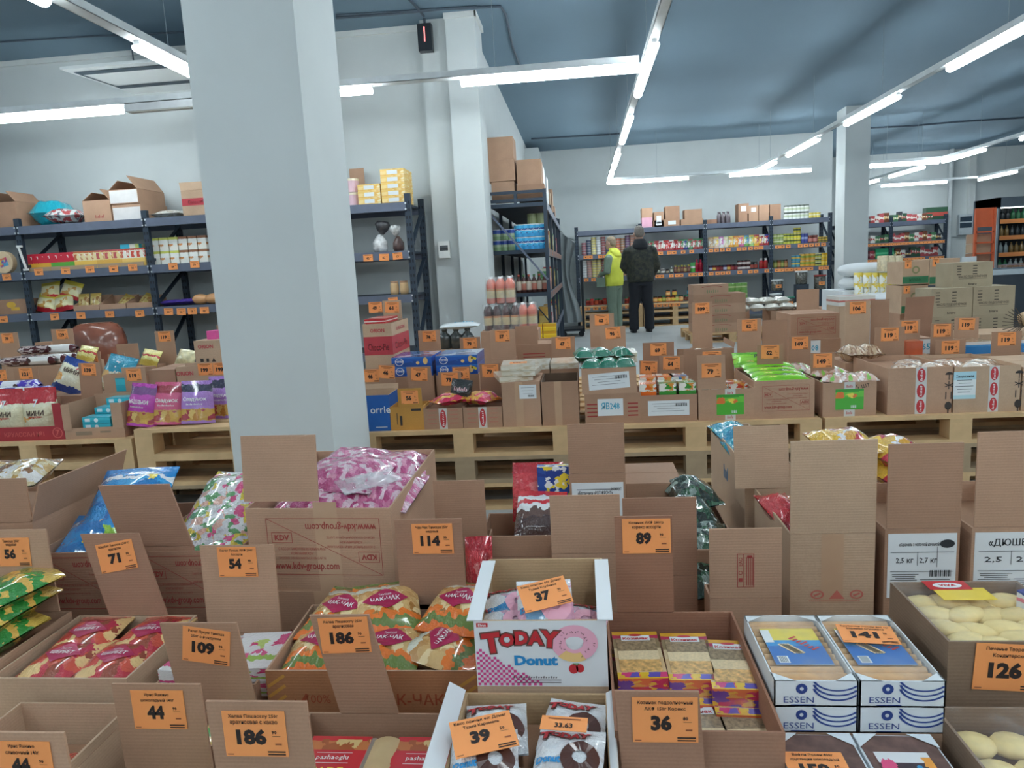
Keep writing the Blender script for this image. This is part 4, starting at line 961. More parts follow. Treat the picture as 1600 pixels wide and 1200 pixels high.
# --- sherbet carton, price 71
c = Carton('low carton of red sherbet packs with leaning price board 71', -1.135, -0.86, 1.16, 0.33, 0.495, 0.25, [('b', 0.185, 4, 0.27, 0.76, -0.05, 0, None, CARDS[3])], 2, fill=0.125)
c.tag(0, '71', '90', 'Щербет Тимоша 250г с', 'арахисом', dz=0.05, rot=-9)
base_box('flat closed carton under the red sherbet packs', -1.135, -0.86, 1.16, 0.33, 0.25, 2)
she = band('sherbet', [(0, (190, 50, 60)), (0.25, (206, 80, 60)), (0.5, (180, 40, 70)), (0.75, (200, 60, 50))], (0, 1, 4, [(210, 70, 60), (150, 70, 50), (230, 190, 130), (190, 40, 70)], 0.6), rough=0.2, coat=0.8, dist=0.2, wr=0.3)
dia = mat('label_magenta', (176, 38, 84), 0.4)
def chak_bag(seed, m, word, w=0.12, h=0.16, t=0.035):
    me, S = pillow(w, h, t, [m], seed)
    b = MB(); cs = [(0.5, 0.3), (0.86, 0.5), (0.5, 0.7), (0.14, 0.5)]
    n = 5
    g = lambda a, c_: S(0.5 + (a + c_ - 1) * 0.36, 0.5 + (c_ - a) * 0.2, -1, 0.0016)
    b.surf(g, n, n, 0)
    b.text(word, (0, 0, 0), h * 0.075, width=w * 0.46, bold=0.02, m=1, fn=lambda X_, Y_: S(0.5 + X_ / w, 0.49 + Y_ / h, -1, 0.0032))
    b.text('Тимоша', (0, 0, 0), h * 0.04, width=w * 0.2, m=1, res=1, fn=lambda X_, Y_: S(0.5 + X_ / w, 0.57 + Y_ / h, -1, 0.0032))
    return me, b.mesh('lettering', [dia, WHT])
SB = [chak_bag(60 + i, she, 'ЩЕРБЕТ') for i in range(2)]
for i, (x, y, z) in enumerate(((-1.06, 1.17, 0.475), (-0.94, 1.165, 0.475), (-1.05, 1.25, 0.482), (-0.93, 1.25, 0.482))):
    put_bag(SB[i % 2], lying(x, y, z, rad(-6 + 5 * (i % 3)), 3), 'red sherbet pack with magenta diamond label in the carton priced 71', 'pack', 'red sherbet packs', 'sherbet_pack')
c = Carton('empty-looking carton with dark red packs at its bottom, in front of the sherbet carton', -1.06, -0.82, 0.9, 0.33, 0.46, 0.24, [('r', 0.02, 5, 0, 1)], 2, fill=0.05)
for i, x in enumerate((-0.995, -0.885)): put_bag(SB[i], lying(x, 0.92, 0.4, 0.0), 'dark red sherbet pack low inside the front carton', 'pack', 'low sherbet packs', 'sherbet_pack')
base_box('flat closed carton under the front carton of low sherbet packs', -1.06, -0.82, 0.9, 0.33, 0.24, 2)

# --- price 54 and 109: white-pink lokum packs
c = Carton('carton with straight raised price board 54 in front of the printed cartons', -0.835, -0.635, 1.2, NB, 0.46, 0.2, [('b', 0.195, 2, 0.02, 0.84)], 0, fill=0.14)
c.tag(0, '54', '90', 'Рахат Лукум АКФ 200г', 'Ассорти', dz=0.036)
lok = band('lokum', [(0, (226, 226, 226)), (0.2, (150, 190, 90)), (0.34, (232, 230, 232)), (0.6, (214, 60, 120)), (0.72, (236, 234, 236))], (0.1, 0.95, 4, [(236, 236, 236), (220, 90, 140), (190, 210, 120)], 0.45), rough=0.2, coat=0.9, dist=0.12, wr=0.2)
LB = [boxmesh(0.1, 0.14, 0.028, lok) for i in range(1)] 
for i, (x, y, z, r) in enumerate(((-0.775, 1.28, 0.425, 0.1), (-0.67, 1.29, 0.425, -0.05), (-0.67, 1.285, 0.455, 0.08), (-0.775, 1.275, 0.455, -0.1))):
    tagp(put(LB[0], 'lokum_pack', None, TR(x, y, z, r)), 'white and pink lokum pack lying in the carton priced 54', 'pack', 'white and pink lokum packs')
c = bboard('carton with tilted price board 109 before the white and pink packs', 268, 388, 972, 1.13, 0.1, 0.455, 1, -0.02, 0.15)
c.tag(0, '109', '90', 'Рахат Лукум Тимоша', '250г с фундуком', dz=0.042, rot=8, dx=0.006)
gr = band('green_pack', [(0, (226, 190, 110)), (0.3, (90, 170, 80)), (0.6, (230, 232, 226)), (0.8, (70, 150, 80))], (0, 1, 4, [(230, 200, 120), (90, 180, 90), (240, 240, 235)], 0.5), coat=0.9, rough=0.2, dist=0.2)
for i, x in enumerate((-0.64, -0.6)): lay(pillow(0.06, 0.1, 0.03, gr, 70 + i)[0], x, 1.035, 0.45, 'green and white lokum bag in the carton priced 109', 'bag', 'green lokum bags', 'lokum_bag', -0.2, 8)

# --- chak-chak carton, price 114
chm = band('card_chak', [(0, (176, 120, 78))], rough=0.8, coat=0, dist=0.0)
c = Carton('wide printed carton of orange striped chak-chak bags, price board 114', -0.603, -0.21, 1.18, NB, 0.5, 0.24, [('b', 0.2, 0, 0.5, 0.86, 0, 0, None, CARDS[3])], card('card_chakchak', (182, 124, 84)), inner=CARDS[0], fill=0.17, back=0.232)
c.tag(0, '114', '90', 'Чак-Чак Тимоша 250г', 'медовый', dx=0.008, dz=0.042)
c.text('f', 'ЧАК-ЧАК', 0.07, 0.165, 0.022, mat('print_orange', (160, 74, 44), 0.8), bold=0.01); c.text('f', 'МЕДОВЫЙ', 0.07, 0.13, 0.018, MATS['print_orange'], bold=0.01)
c.text('f', '100%', -0.1, 0.165, 0.016, MATS['print_orange']); c.decal('f', lambda b: [b.rect((-0.14, 0, 0.155), 0.007, 0.018, rot=0.8), b.rect((-0.13, 0, 0.16), 0.007, 0.034, rot=-0.6)], MATS['print_orange'])
for sx in (-1, 1):
    c.decal('f', lambda b, sx=sx: [b.rect((sx * 0.177, 0, 0.02 + 0.02 * k), 0.04, 0.006, rot=0.6) for k in range(10)], mat('print_ochre', (206, 150, 70), 0.8))
cm = band('chakchak', [(0, (232, 116, 40)), (0.12, (110, 130, 60)), (0.2, (236, 124, 44)), (0.34, (214, 170, 110)), (0.62, (200, 150, 90)), (0.72, (226, 226, 206)), (0.84, (236, 130, 50)), (0.93, (100, 130, 60))], (0.3, 0.75, 7, [(220, 180, 120), (170, 120, 60), (240, 214, 160)], 0.7), rough=0.2, coat=0.9, dist=0.16, wr=0.3)
CB = [chak_bag(80 + i, cm, 'ЧАК-ЧАК', 0.135, 0.17, 0.05) for i in range(3)]
for i, (x, y, z, r, t) in enumerate(((-0.52, 1.195, 0.478, 0.08, 6), (-0.4, 1.195, 0.478, -0.06, 6), (-0.21, 1.25, 0.482, 1.2, 4), (-0.53, 1.28, 0.5, -0.2, 12), (-0.4, 1.29, 0.505, 0.3, 14), (-0.29, 1.29, 0.512, -0.25, 10))):
    put_bag(CB[i % 3], lying(x, y, z, r, t), 'orange and green striped chak-chak bag with magenta diamond label', 'bag', 'chak-chak bags', 'chakchak_bag')

# --- helva carton, price 186
c = Carton('carton of red helva packs with tall curved price board 186', -0.5, -0.215, 0.86, NB, 0.458, 0.26, [('b', 0.185, -2, 0.2, 0.56, -0.035)], 1, fill=0.13)
c.tag(0, '186', '90', 'Халва Пашаоглу 250г', 'арахисовая', dz=0.036, rot=-2)
hel = band('helva_red', [(0, (206, 44, 56)), (0.8, (200, 120, 70)), (0.93, (206, 44, 56))], (0.8, 0.95, 5, [(220, 190, 130), (170, 90, 50)], 0.8), rough=0.3, coat=0.6, dist=0.01)
hbe = mat('helva_beige', (206, 176, 130), 0.6)
for i, x in enumerate((-0.42, -0.275)):
    t = thing('helva_pack', 'red helva pack with white and yellow lettering in the carton priced 186', 'pack', (x, 0.975, 0.452), 0, 'helva packs')
    MB().box(-0.052, 0.058, -0.085, 0.085, -0.04, 0).build('tray', mat('helva_film', (150, 140, 130), 0.15, coat=0.8), t)
    MB().box(-0.05, 0.05, -0.086, 0.086, 0.0, 0.002).build('wrap', hel, t)
    b = MB(); u_, v_ = (1, 0, 0), (0, 1, 0)
    b.text('SADE', (0, 0.002, 0.0026), 0.017, u_, v_, width=0.05, bold=0.02, m=1); b.text('HELVA', (-0.004, -0.024, 0.0026), 0.02, u_, v_, width=0.075, bold=0.02)
    b.text('pashaoglu', (0, 0.032, 0.0026), 0.014, u_, v_, width=0.052, bold=0.01, res=1)
    for dz in (-0.012, 0.012): b.rect((0, 0.032 + dz, 0.0026), 0.058, 0.0012, u_, v_)
    b.build('lettering', [WHT, mat('ink_yellow', (236, 214, 70), 0.5)], t)
    MB().surf(lambda u, v: Vector((0.056 + 0.045 * u, -0.08 + 0.16 * v, 0.0 + 0.012 * math.sin(math.pi * u) * (0.7 + 0.3 * math.sin(v * 16)))), 5, 16).build('biscuit_side', hbe, t, True)
c = bboard('front carton with wide price board 186 for cocoa helva', 330, 487, 1094, 0.84, 0.14, 0.44, 1, -0.006, 0.12)
c.tag(0, '186', '90', 'Халва Пашаоглу 250г', 'арахисовая с какао', dz=0.045, dx=-0.006)

# --- two cartons priced 44
c = bboard('front carton with price board 44, chocolate toffee, yellow packs below', 180, 318, 1067, 0.98, 0.22, 0.43, 1, -0.004, 0.13)
c.tag(0, '44', '90', 'Ирис Яшкино', 'шоколадный 140г', dz=0.042)
c2 = bboard('front carton with price board 44, creamy toffee, before the low sherbet packs', -50, 106, 1142, 0.86, 0.12, 0.4, 0, -0.004, 0.1)
c2.tag(0, '44', '90', 'Ирис Яшкино', 'сливочный 140г', dz=0.045, dx=0.01)
yb_ = mat('yellow_film', (224, 214, 120), 0.2, coat=0.9)
for i, x in enumerate((-0.64, -0.57)): lay(pillow(0.065, 0.16, 0.03, yb_, 90 + i)[0], x, 0.78, 0.425, 'pale yellow toffee bag in the carton priced 44', 'bag', 'yellow toffee bags', 'toffee_bag', 0, 0)
wb_ = band('mix_bag', [(0, (230, 230, 226)), (0.3, (90, 170, 110)), (0.5, (236, 236, 232))], (0, 1, 4, [(150, 60, 60), (240, 240, 236), (80, 170, 110)], 0.5), coat=0.9, rough=0.2)
for i, x in enumerate((-0.76, -0.72)): lay(pillow(0.06, 0.12, 0.03, wb_, 93 + i)[0], x, 0.86, 0.425 + 0.012 * i, 'white and green sweet bag beside the price board 44', 'bag', 'white and green bags', 'sweet_bag', 0.5, 4)

# --- donut boxes
dwh = mat('box_white', (226, 228, 230), 0.45, var=0.02)
dpink = mat('print_pink', (214, 70, 140), 0.5); dtan = card('card_tan', (190, 158, 120))
dred = mat('print_crimson', (200, 44, 52), 0.45); dblue = mat('print_skyblue', (40, 140, 200), 0.45); dbrown = mat('print_brownline', (110, 70, 62), 0.5)
dy = mat('print_cream', (240, 200, 130), 0.5); dpk = mat('print_lightpink', (240, 176, 196), 0.5); dgry = mat('print_grey', (120, 116, 118), 0.6)
D1 = Carton('white display box with red lettering and a pink donut ring picture', -0.188, 0.018, 1.05, 0.552, 0.662, 0.2, m=dwh, inner=dtan, cat='box', name='donut_box', fill=0.03, back=0.128)
for sx in (-1, 1): MB().box(sx * 0.101 - 0.012, sx * 0.101 + 0.012, -0.096, 0.096, 0.1, 0.102).build('rim_flap', dwh, D1.o, False, Matrix.Translation((0, 0, 0.021)) @ Matrix.Rotation(rad(5), 4, 'X'))
base_box('closed carton under the pink ring display box', -0.188, 0.018, 1.05, 0.552, 0.2, 2)
def donut_front(b):
    W, H = 0.206, 0.11
    for i in range(26):                                   # gingham corner
        for j in range(14):
            x, z = -W / 2 + 0.002 + i * 0.0044, 0.002 + j * 0.0044
            if z < 0.064 - (x + W / 2) * 0.6 and (i + j) % 2 == 0: b.rect((x + 0.002, 0, z + 0.002), 0.0044, 0.0044, m=0)
def today(b, cx, cz, k, y=0.0, m=(0, 1)):
    for i, ch in enumerate('TODAY'):
        sx = (-0.044, -0.021, 0.001, 0.022, 0.043)[i]; sz = (-0.004, 0.001, 0.004, 0.004, 0.002)[i]; hh = (0.032, 0.021, 0.021, 0.022, 0.026)[i]
        b.text(ch, (cx + sx * k, y, cz + sz * k), (hh + 0.005) * k, bold=0.09, m=m[0], rot=0.12 - 0.05 * i)
        b.text(ch, (cx + sx * k, y - 0.0004, cz + sz * k), hh * k, bold=0.05, m=m[1], rot=0.12 - 0.05 * i)
D1.decal('f', donut_front, dpink)
D1.decal('f', lambda b: today(b, -0.03, 0.078, 1.05), [dbrown, dred], off=0.0012)
D1.text('f', 'Donut', -0.008, 0.044, 0.017, dblue, width=0.068, bold=0.05)
D1.decal('f', lambda b: [b.disc((0.053, 0, 0.073), 0.036, 0.03, m=0, n=28, r0=0.36), b.disc((0.053, -0.0003, 0.071), 0.0365, 0.029, m=1, n=12, r0=0.5, a0=3.9, a1=5.2), b.disc((0.053, -0.0003, 0.076), 0.014, 0.008, m=2, n=16)], [dpk, dy, dwh], off=0.001)
D1.decal('f', lambda b: [b.rect((0.053 + 0.026 * math.cos(a) * rnd.uniform(0.6, 1.2), 0, 0.073 + 0.022 * math.sin(a) * rnd.uniform(0.75, 1.2)), 0.0032, 0.0009, rot=a * 5) for a in [k * 0.21 for k in range(30)] if not 3.9 < a % 6.28 < 5.2], dbrown, off=0.0016)
D1.decal('f', lambda b: [b.disc((0.05, 0, 0.03), 0.0075, 0.008, m=0), b.disc((0.06, 0, 0.031), 0.0065, 0.007, m=0), b.rect((0.054, -0.0003, 0.0385), 0.01, 0.0022, m=1)], [dred, mat('print_leaf', (80, 140, 70), 0.5)])
D1.decal('f', lambda b: [b.rect((-0.09, 0, 0.1035), 0.018, 0.007, m=0), b.text('Elvan', (-0.09, -0.0004, 0.1035), 0.0045, m=1, bold=0.02), b.text('#18', (-0.01, 0, 0.016), 0.0035, m=2, width=0.07, res=1)] + [b.rect((-0.005, 0, 0.011 - 0.004 * k), 0.07, 0.0014, m=2) for k in range(2)], [dred, WHT, dgry])
dbm = band('donut_film', [(0, (226, 226, 230)), (0.25, (228, 180, 200)), (0.6, (230, 230, 234))], (0.1, 0.9, 3, [(236, 236, 238), (232, 170, 196), (120, 170, 210), (200, 196, 200)], 0.6), rough=0.2, coat=0.9, dist=0.2, wr=0.4)
def ring_bag(seed, m, w=0.092, h=0.1, ringm=None, pos=(0.68, 0.36), k=0.62):
    me, S = pillow(w, h, 0.035, [m], seed)
    b = MB(); f_ = lambda x, y: S(min(1, max(0, 0.42 + x / w)), min(1, max(0, 0.74 + y / h)), -1, 0.002)
    for i, ch in enumerate('TODAY'):
        x = (-0.044, -0.021, 0.001, 0.022, 0.043)[i] * k; hh = (0.032, 0.021, 0.021, 0.022, 0.026)[i] * k
        for q, (g_, bo, mi) in enumerate(((1.25, 0.09, 0), (1.0, 0.05, 1))):
            b.text(ch, (x, 0, 0), hh * g_, bold=bo, m=mi, fn=lambda X_, Y_, q=q: S(min(1, max(0, 0.42 + X_ / w)), min(1, max(0, 0.76 + Y_ / h)), -1, 0.0018 + 0.0008 * q))
    n = 22; cu, cv = pos
    for i in range(n):
        t0, t1 = 6.2832 * i / n, 6.2832 * (i + 1) / n
        pt = lambda t, r_: S(cu + r_ * 0.29 * math.cos(t), cv + r_ * 0.27 * math.sin(t), -1, 0.002)
        b.face([pt(t0, 0.38), pt(t0, 1), pt(t1, 1), pt(t1, 0.38)], 2)
    b.text('Donut', (0, 0, 0), h * 0.11, width=w * 0.36, bold=0.05, m=3, fn=lambda X_, Y_: S(0.22 + X_ / w, 0.3 + Y_ / h, -1, 0.0018))
    return me, b.mesh('lettering', [dbrown, dred, ringm or dpk, dblue])
R1_ = ring_bag(101, dbm); R2_ = ring_bag(102, dbm)
for i, (x, y, z, r, t) in enumerate(((-0.135, 1.075, 0.612, 0.15, 6), (-0.075, 1.075, 0.632, 0.1, 26), (-0.035, 1.085, 0.608, -0.2, 8), (-0.13, 1.12, 0.618, 0.3, 10))):
    o = put_bag((R1_, R2_)[i % 2], lying(x, y, z, r, t), 'pink and white donut bag heaped in the pink ring display box' if i != 1 else 'pink and white donut bag with price tag 37 stuck on it', 'bag', 'pink donut bags' if i != 1 else None, 'donut_bag')
    if i == 1: price_tag(o, Matrix.Translation((0.0, -0.028, 0.05)) @ Matrix.Rotation(rad(-8 - 5), 4, 'Y'), '37', '70', 'Кекс пончик 40г Донат', 'Тудей Клубника', w=0.08, h=0.055)
D2 = Carton('open white box of chocolate donut bags in front of the pink ring display box', -0.205, 0.016, 0.8, 0.42, 0.55, 0.235, [('l', 0.03, 60, 0, 1, 0, 0, None, dwh), ('r', 0.012, 60, 0, 1, 0, 0, None, dwh)], m=dwh, inner=dtan, cat='box', name='donut_box', fill=0.08)
base_box('closed carton under the box of chocolate donut bags', -0.205, 0.016, 0.8, 0.42, 0.235, 2)
dcm = band('donut_choc_film', [(0, (222, 224, 228)), (0.6, (230, 232, 234))], (0.05, 0.5, 3, [(236, 236, 238), (210, 205, 205), (196, 190, 190)], 0.4), rough=0.2, coat=0.9, dist=0.2, wr=0.4)
choc = mat('print_choc', (84, 52, 44), 0.25, coat=0.5)
C1_ = ring_bag(111, dcm, ringm=choc); C2_ = ring_bag(112, dcm, ringm=choc)
for i, (x, y, z, r, t) in enumerate(((-0.145, 0.92, 0.525, 0.1, 8), (-0.045, 0.92, 0.528, -0.2, 10), (-0.15, 0.83, 0.54, 0.1, 10), (-0.045, 0.83, 0.545, -0.1, 8))):
    o = put_bag((C1_, C2_)[i % 2], lying(x, y, z, r, t), ('chocolate donut bag with brown ring in the open white box', 'chocolate donut bag with brown ring in the open white box', 'chocolate donut bag with price tag 39 stuck on it', 'chocolate donut bag with small price strip 33.63')[i], 'bag', 'chocolate donut bags' if i < 2 else None, 'donut_bag')
    if i == 2: price_tag(o, Matrix.Translation((0.0, -0.026, 0.07)) @ Matrix.Rotation(rad(-12), 4, 'Y'), '39', '50', 'Кекс пончик 40г Донат', 'Тудей Карамель')
    if i == 3:
        s_ = MB().box(-0.032, 0.032, 0, 0.0008, -0.013, 0.013).build('price_strip', M_orange, o, False, Matrix.Translation((-0.01, -0.026, 0.085)))
        b = MB().text('33.63', (0.0, -0.0006, -0.004), 0.009, bold=0.03); b.rect((0, -0.0006, 0.008), 0.045, 0.002, m=1); b.build('print', [M_ink, M_ink2], s_)

# --- kozinak carton, price 89 and 36
c = Carton('deep brown carton of kozinak bars with tall price board 89', 0.022, 0.25, 0.92, 0.36, 0.566, 0.35, [('b', 0.185, 0, 0.09, 0.54, 0.0)], 3, inner=card('card_redbrown', (158, 112, 88)), fill=0.15)
c.tag(0, '89', '90', 'Козинак АКФ 280гр', 'корекс ассорти', dz=0.037, dx=0.005)
base_box('closed carton under the kozinak carton', 0.022, 0.25, 0.92, 0.36, 0.35, 3)
kz = band('kozinak', [(0, (226, 180, 50)), (0.06, (200, 60, 110)), (0.12, (216, 184, 140)), (0.42, (222, 200, 160)), (0.62, (150, 132, 100)), (0.84, (190, 50, 90)), (0.92, (230, 170, 50))], (0.02, 0.12, 5, [(90, 80, 180), (230, 190, 50), (210, 60, 120), (240, 130, 50)], 0.8), rough=0.2, coat=0.9, dist=0.01)
kz2 = band('kozinak_side', [(0, (200, 60, 60)), (0.5, (220, 150, 60))], (0, 1, 4, [(110, 60, 150), (230, 170, 60), (200, 50, 90), (226, 110, 60)], 0.8), rough=0.2, coat=0.9)
KB = MB().box(-0.04, 0.04, -0.075, 0.075, -0.03, 0, (1, 1, 1, 1, 0, 1)).mesh('bar', [kz, kz2])
kseed = mat('kozinak_seed', (150, 128, 98), 0.6, var=0.5, scale=160, coat=0.4); kpea = mat('kozinak_peanut', (214, 170, 106), 0.5, var=0.45, scale=110, coat=0.4, bump=0.6, bscale=110); kses = mat('kozinak_sesame', (226, 204, 164), 0.8, var=0.12, scale=220)
def kozinak(x, y, z, rz, group, label, tilt=0):
    t = thing('kozinak_bar', label, 'snack bar', (x, y, z), rz, group)
    t.rotation_euler = (rad(tilt), 0, rz)
    put(KB, 'wrapper', t)
    MB().box(-0.034, 0.034, -0.055, -0.02, 0, 0.0012).build('peanut_window', kpea, t); MB().box(-0.034, 0.034, -0.02, 0.008, 0, 0.0012).build('sesame_window', kses, t); MB().box(-0.034, 0.034, 0.008, 0.05, 0, 0.0012).build('seed_window', kseed, t)
    b = MB(); b.rect((0, 0.05, 0.0018), 0.05, 0.018, (1, 0, 0), (0, 1, 0), m=0); b.text('Козинак', (0, 0.048, 0.0022), 0.009, (1, 0, 0), (0, 1, 0), m=1, width=0.045, bold=0.03)
    b.disc((0, 0.0595, 0.0021), 0.012, 0.004, (1, 0, 0), (0, 1, 0), m=1)
    b.build('label', [M_white, dred], t)
for i, (x, y, r) in enumerate(((0.072, 1.16, 0.03), (0.155, 1.155, 0.0), (0.222, 1.13, -0.06))):
    kozinak(x, y, 0.545, r, 'kozinak bars', 'kozinak bar with three seed windows in the carton priced 89')
    kozinak(x, y - 0.02, 0.515, r + 0.02, 'kozinak bars below', 'kozinak bar in the lower layer of the carton priced 89')
for i, x in enumerate((0.07, 0.155, 0.22)): kozinak(x, 1.0, 0.51, 0.05, 'kozinak bars at the front', 'kozinak bar behind the price board 36')
c = bboard('front carton with leaning price board 36 before the kozinak bars', 974, 1106, 1078, 0.9, 0.2, 0.43, 3, -0.012, 0.12)
c.tag(0, '36', '80', 'Козинак подсолнечный', 'АКФ 150г Корекс', dz=0.04, dx=0.008)

# --- cartons behind the donuts
nboard('tall plain carton behind the donut box', 676, 756, 751, 850, 1.68, 1)
c = Carton('carton of red and striped sweets behind the donut box', -0.27, -0.05, 1.55, NB, 0.56, 0.3, [('f', PZ(795, 838, 1.55) - 0.56, 0, 0.14, 0.84)], 1, fill=0.22)
rb = band('red_bag', [(0, (200, 30, 44)), (0.5, (220, 50, 60)), (0.8, (190, 24, 40))], (0, 1, 5, [(220, 60, 70), (180, 20, 36), (236, 120, 120)], 0.5), rough=0.12, coat=1, wr=0.7)
sb_ = band('stripe_bag', [(0, (70, 44, 40)), (0.4, (90, 60, 50)), (0.55, (226, 226, 226)), (0.66, (206, 40, 50)), (0.76, (230, 230, 230)), (0.86, (206, 40, 50))], rough=0.15, coat=1, dist=0.15, wr=0.4)
for i, (me, x, y, z, r, t, lab) in enumerate(((pillow(0.13, 0.15, 0.05, rb, 121)[0], -0.13, 1.74, 0.575, 0.0, 62, 'glossy red sweet bag standing behind the striped bag'), (pillow(0.12, 0.14, 0.05, sb_, 122)[0], -0.125, 1.62, 0.565, -0.1, 40, 'red and white striped sweet bag leaning behind the donut box'), (pillow(0.06, 0.16, 0.05, rb, 123)[0], -0.245, 1.47, 0.47, 0.1, 65, 'narrow red bag beside the donut box'))):
    lay(me, x, y, z, lab, 'bag', None, 'sweet_bag', r, t)
ck = boxmesh(0.085, 0.025, 0.08, band('diamond_box', [(0, (40, 80, 160))], (0, 1, 5, [(40, 80, 160), (235, 235, 235), (240, 210, 60), (30, 60, 140)], 0.9), rough=0.4, dist=0))
tagp(put(ck, 'sweet_box', None, TR(-0.085, 1.75, 0.635, 0.0)), 'small box with blue, white and yellow triangles behind the donut box', 'box')
tagp(MB().box(-0.08, 0.08, -0.07, 0.07, 0, 0.12).build('carton_block', CARDS[1], None, False, TR(-0.08, 1.83, 0.515)), 'plain carton carrying the triangle-patterned box', 'carton')
c = Carton('carton with sticker for toffee bars and high board behind the near goods', PX(889, 740, 1.72), PX(977, 740, 1.72), 1.72, NB, PZ(932, 740, 1.72), 0.3, [('f', PZ(932, 662, 1.72) - PZ(932, 740, 1.72), 0, 0, 1)], 1, fill=0.3)
c.sheet('f', 0.0, c.h - 0.065, 0.125, 0.085, M_white, 'label', (('«Батончики «РОТ ФРОНТ»', -0.05, 0.2, 0.12, 0.68), ('РОТ ФРОНТ', 0.36, 0.3, 0.1, 0.2)), rows=3)
nboard('pale board carton beside the price 89 board', 858, 968, 774, 865, 1.42, 0, 0.12)
nboard('brown carton with wide plain board behind the price 89 board', 972, 1088, 778, 900, 1.5, 3, 0.3)
c = Carton('low plain carton behind the wide brown board', PX(978, 755, 1.88), PX(1066, 755, 1.88), 1.88, NB, PZ(1020, 755, 1.88), 0.2, m=1, closed=True)

# --- cartons on the right: green foil, blue bags, big boards
gf2 = band('green_foil', [(0, (30, 60, 44))], (0, 1, 6, [(36, 80, 56), (20, 44, 34), (70, 110, 84), (30, 60, 44), (150, 170, 160)], 0.9), rough=0.1, coat=1, wr=1.0)
c = Carton('carton full of dark green foil sweets beside the stamped carton', 0.2, 0.335, 1.6, NB, 0.55, 0.4, m=1, fill=0.2)
for i, (x, y, z) in enumerate(((0.27, 1.62, 0.52), (0.26, 1.72, 0.555), (0.285, 1.8, 0.58), (0.275, 1.54, 0.47))):
    lay(pillow(0.12, 0.15, 0.07, gf2, 131 + i, wr=1.6)[0], x, y, z, 'bag of dark green foil sweets', 'sweets', 'dark green foil sweets', 'sweet_bag', 0.15 * i, 12)
c = nboard('carton with red stamp on its short board, beside the wafer trays', 1108, 1222, 826, 935, 1.42, 0, 0.07)
def stamp(b):
    for dx in (-0.016, -0.004, 0.016): b.rect((dx, 0, 0.06), 0.0012, 0.07)
    for dz in (0.025, 0.095): b.rect((0, 0, dz), 0.034, 0.0012)
    b.text('ЕАС', (-0.01, 0, 0.078), 0.007, rot=math.pi / 2, bold=0.02)
    for k in range(4): b.rect((0.002 + 0.004 * k, 0, 0.058), 0.0015, 0.06)
    b.rect((0.008, 0, 0.089), 0.01, 0.006); b.disc((-0.01, 0, 0.055), 0.004, 0.004, r0=0.7); b.rect((-0.01, 0, 0.04), 0.008, 0.008)
c.decal(0, stamp, M_redink)
tq = band('teal_bag', [(0, (40, 160, 190)), (0.5, (60, 190, 210)), (0.7, (150, 200, 90)), (0.8, (40, 160, 190))], (0, 1, 4, [(40, 170, 200), (30, 140, 180), (180, 220, 225)], 0.5), rough=0.12, coat=1, wr=0.7)
c = Carton('tall carton with blue print, holding teal sweet bags', 0.40, 0.52, 1.86, NB, 0.67, 0.5, m=2, fill=0.3); c.text('l', '#4', 0.0, 0.3, 0.04, mat('print_blue', (70, 130, 170), 0.7))
for i, (x, y, z) in enumerate(((0.455, 1.88, 0.62), (0.455, 2.0, 0.64), (0.455, 2.14, 0.66))):
    lay(pillow(0.1, 0.16, 0.06, tq, 141 + i, wr=1.4)[0], x, y, z, 'teal glossy sweet bag in the tall carton with blue print', 'bag', 'teal sweet bags', 'sweet_bag', 0.1 * i, 8)
c = Carton('big plain carton with red icons and tall ribbed board, right of the stamped carton', 0.415, 0.586, 1.5, 0.47, 0.622, 0.32, [('f', 0.2, 0, 0.0, 1.0), ('b', 0.16, 8, -0.28, 0.5)], 2, fill=0.1)
def icons(b):
    for x, k in ((-0.03, 0), (0.01, 1), (0.05, 2)):
        if k == 1: b.face([(x - 0.016, 0, 0.008), (x + 0.016, 0, 0.008), (x, 0, 0.028)])
        else: b.disc((x, 0, 0.018), 0.014, 0.01, r0=0.72); b.rect((x, 0, 0.018), 0.014, 0.004, rot=0.4)
    for k in range(26): b.rect((-0.045 + 0.004 * k, 0, 0.004), 0.0025, 0.0015)
c.decal('f', icons, mat('print_redicon', (200, 110, 96), 0.8)); c.tape(0.0, 0.045)
base_box('closed carton under the big carton with red icons', 0.415, 0.586, 1.5, 0.47, 0.32, 2)
for i, (x, z) in enumerate(((0.465, 0.6), (0.54, 0.6))): lay(pillow(0.08, 0.17, 0.06, rb, 151 + i, wr=1.4)[0], x, 1.58, z, 'red glossy sweet bag in the big carton with red icons', 'bag', 'red sweet bags in the big carton', 'sweet_bag', 0.2, 10)
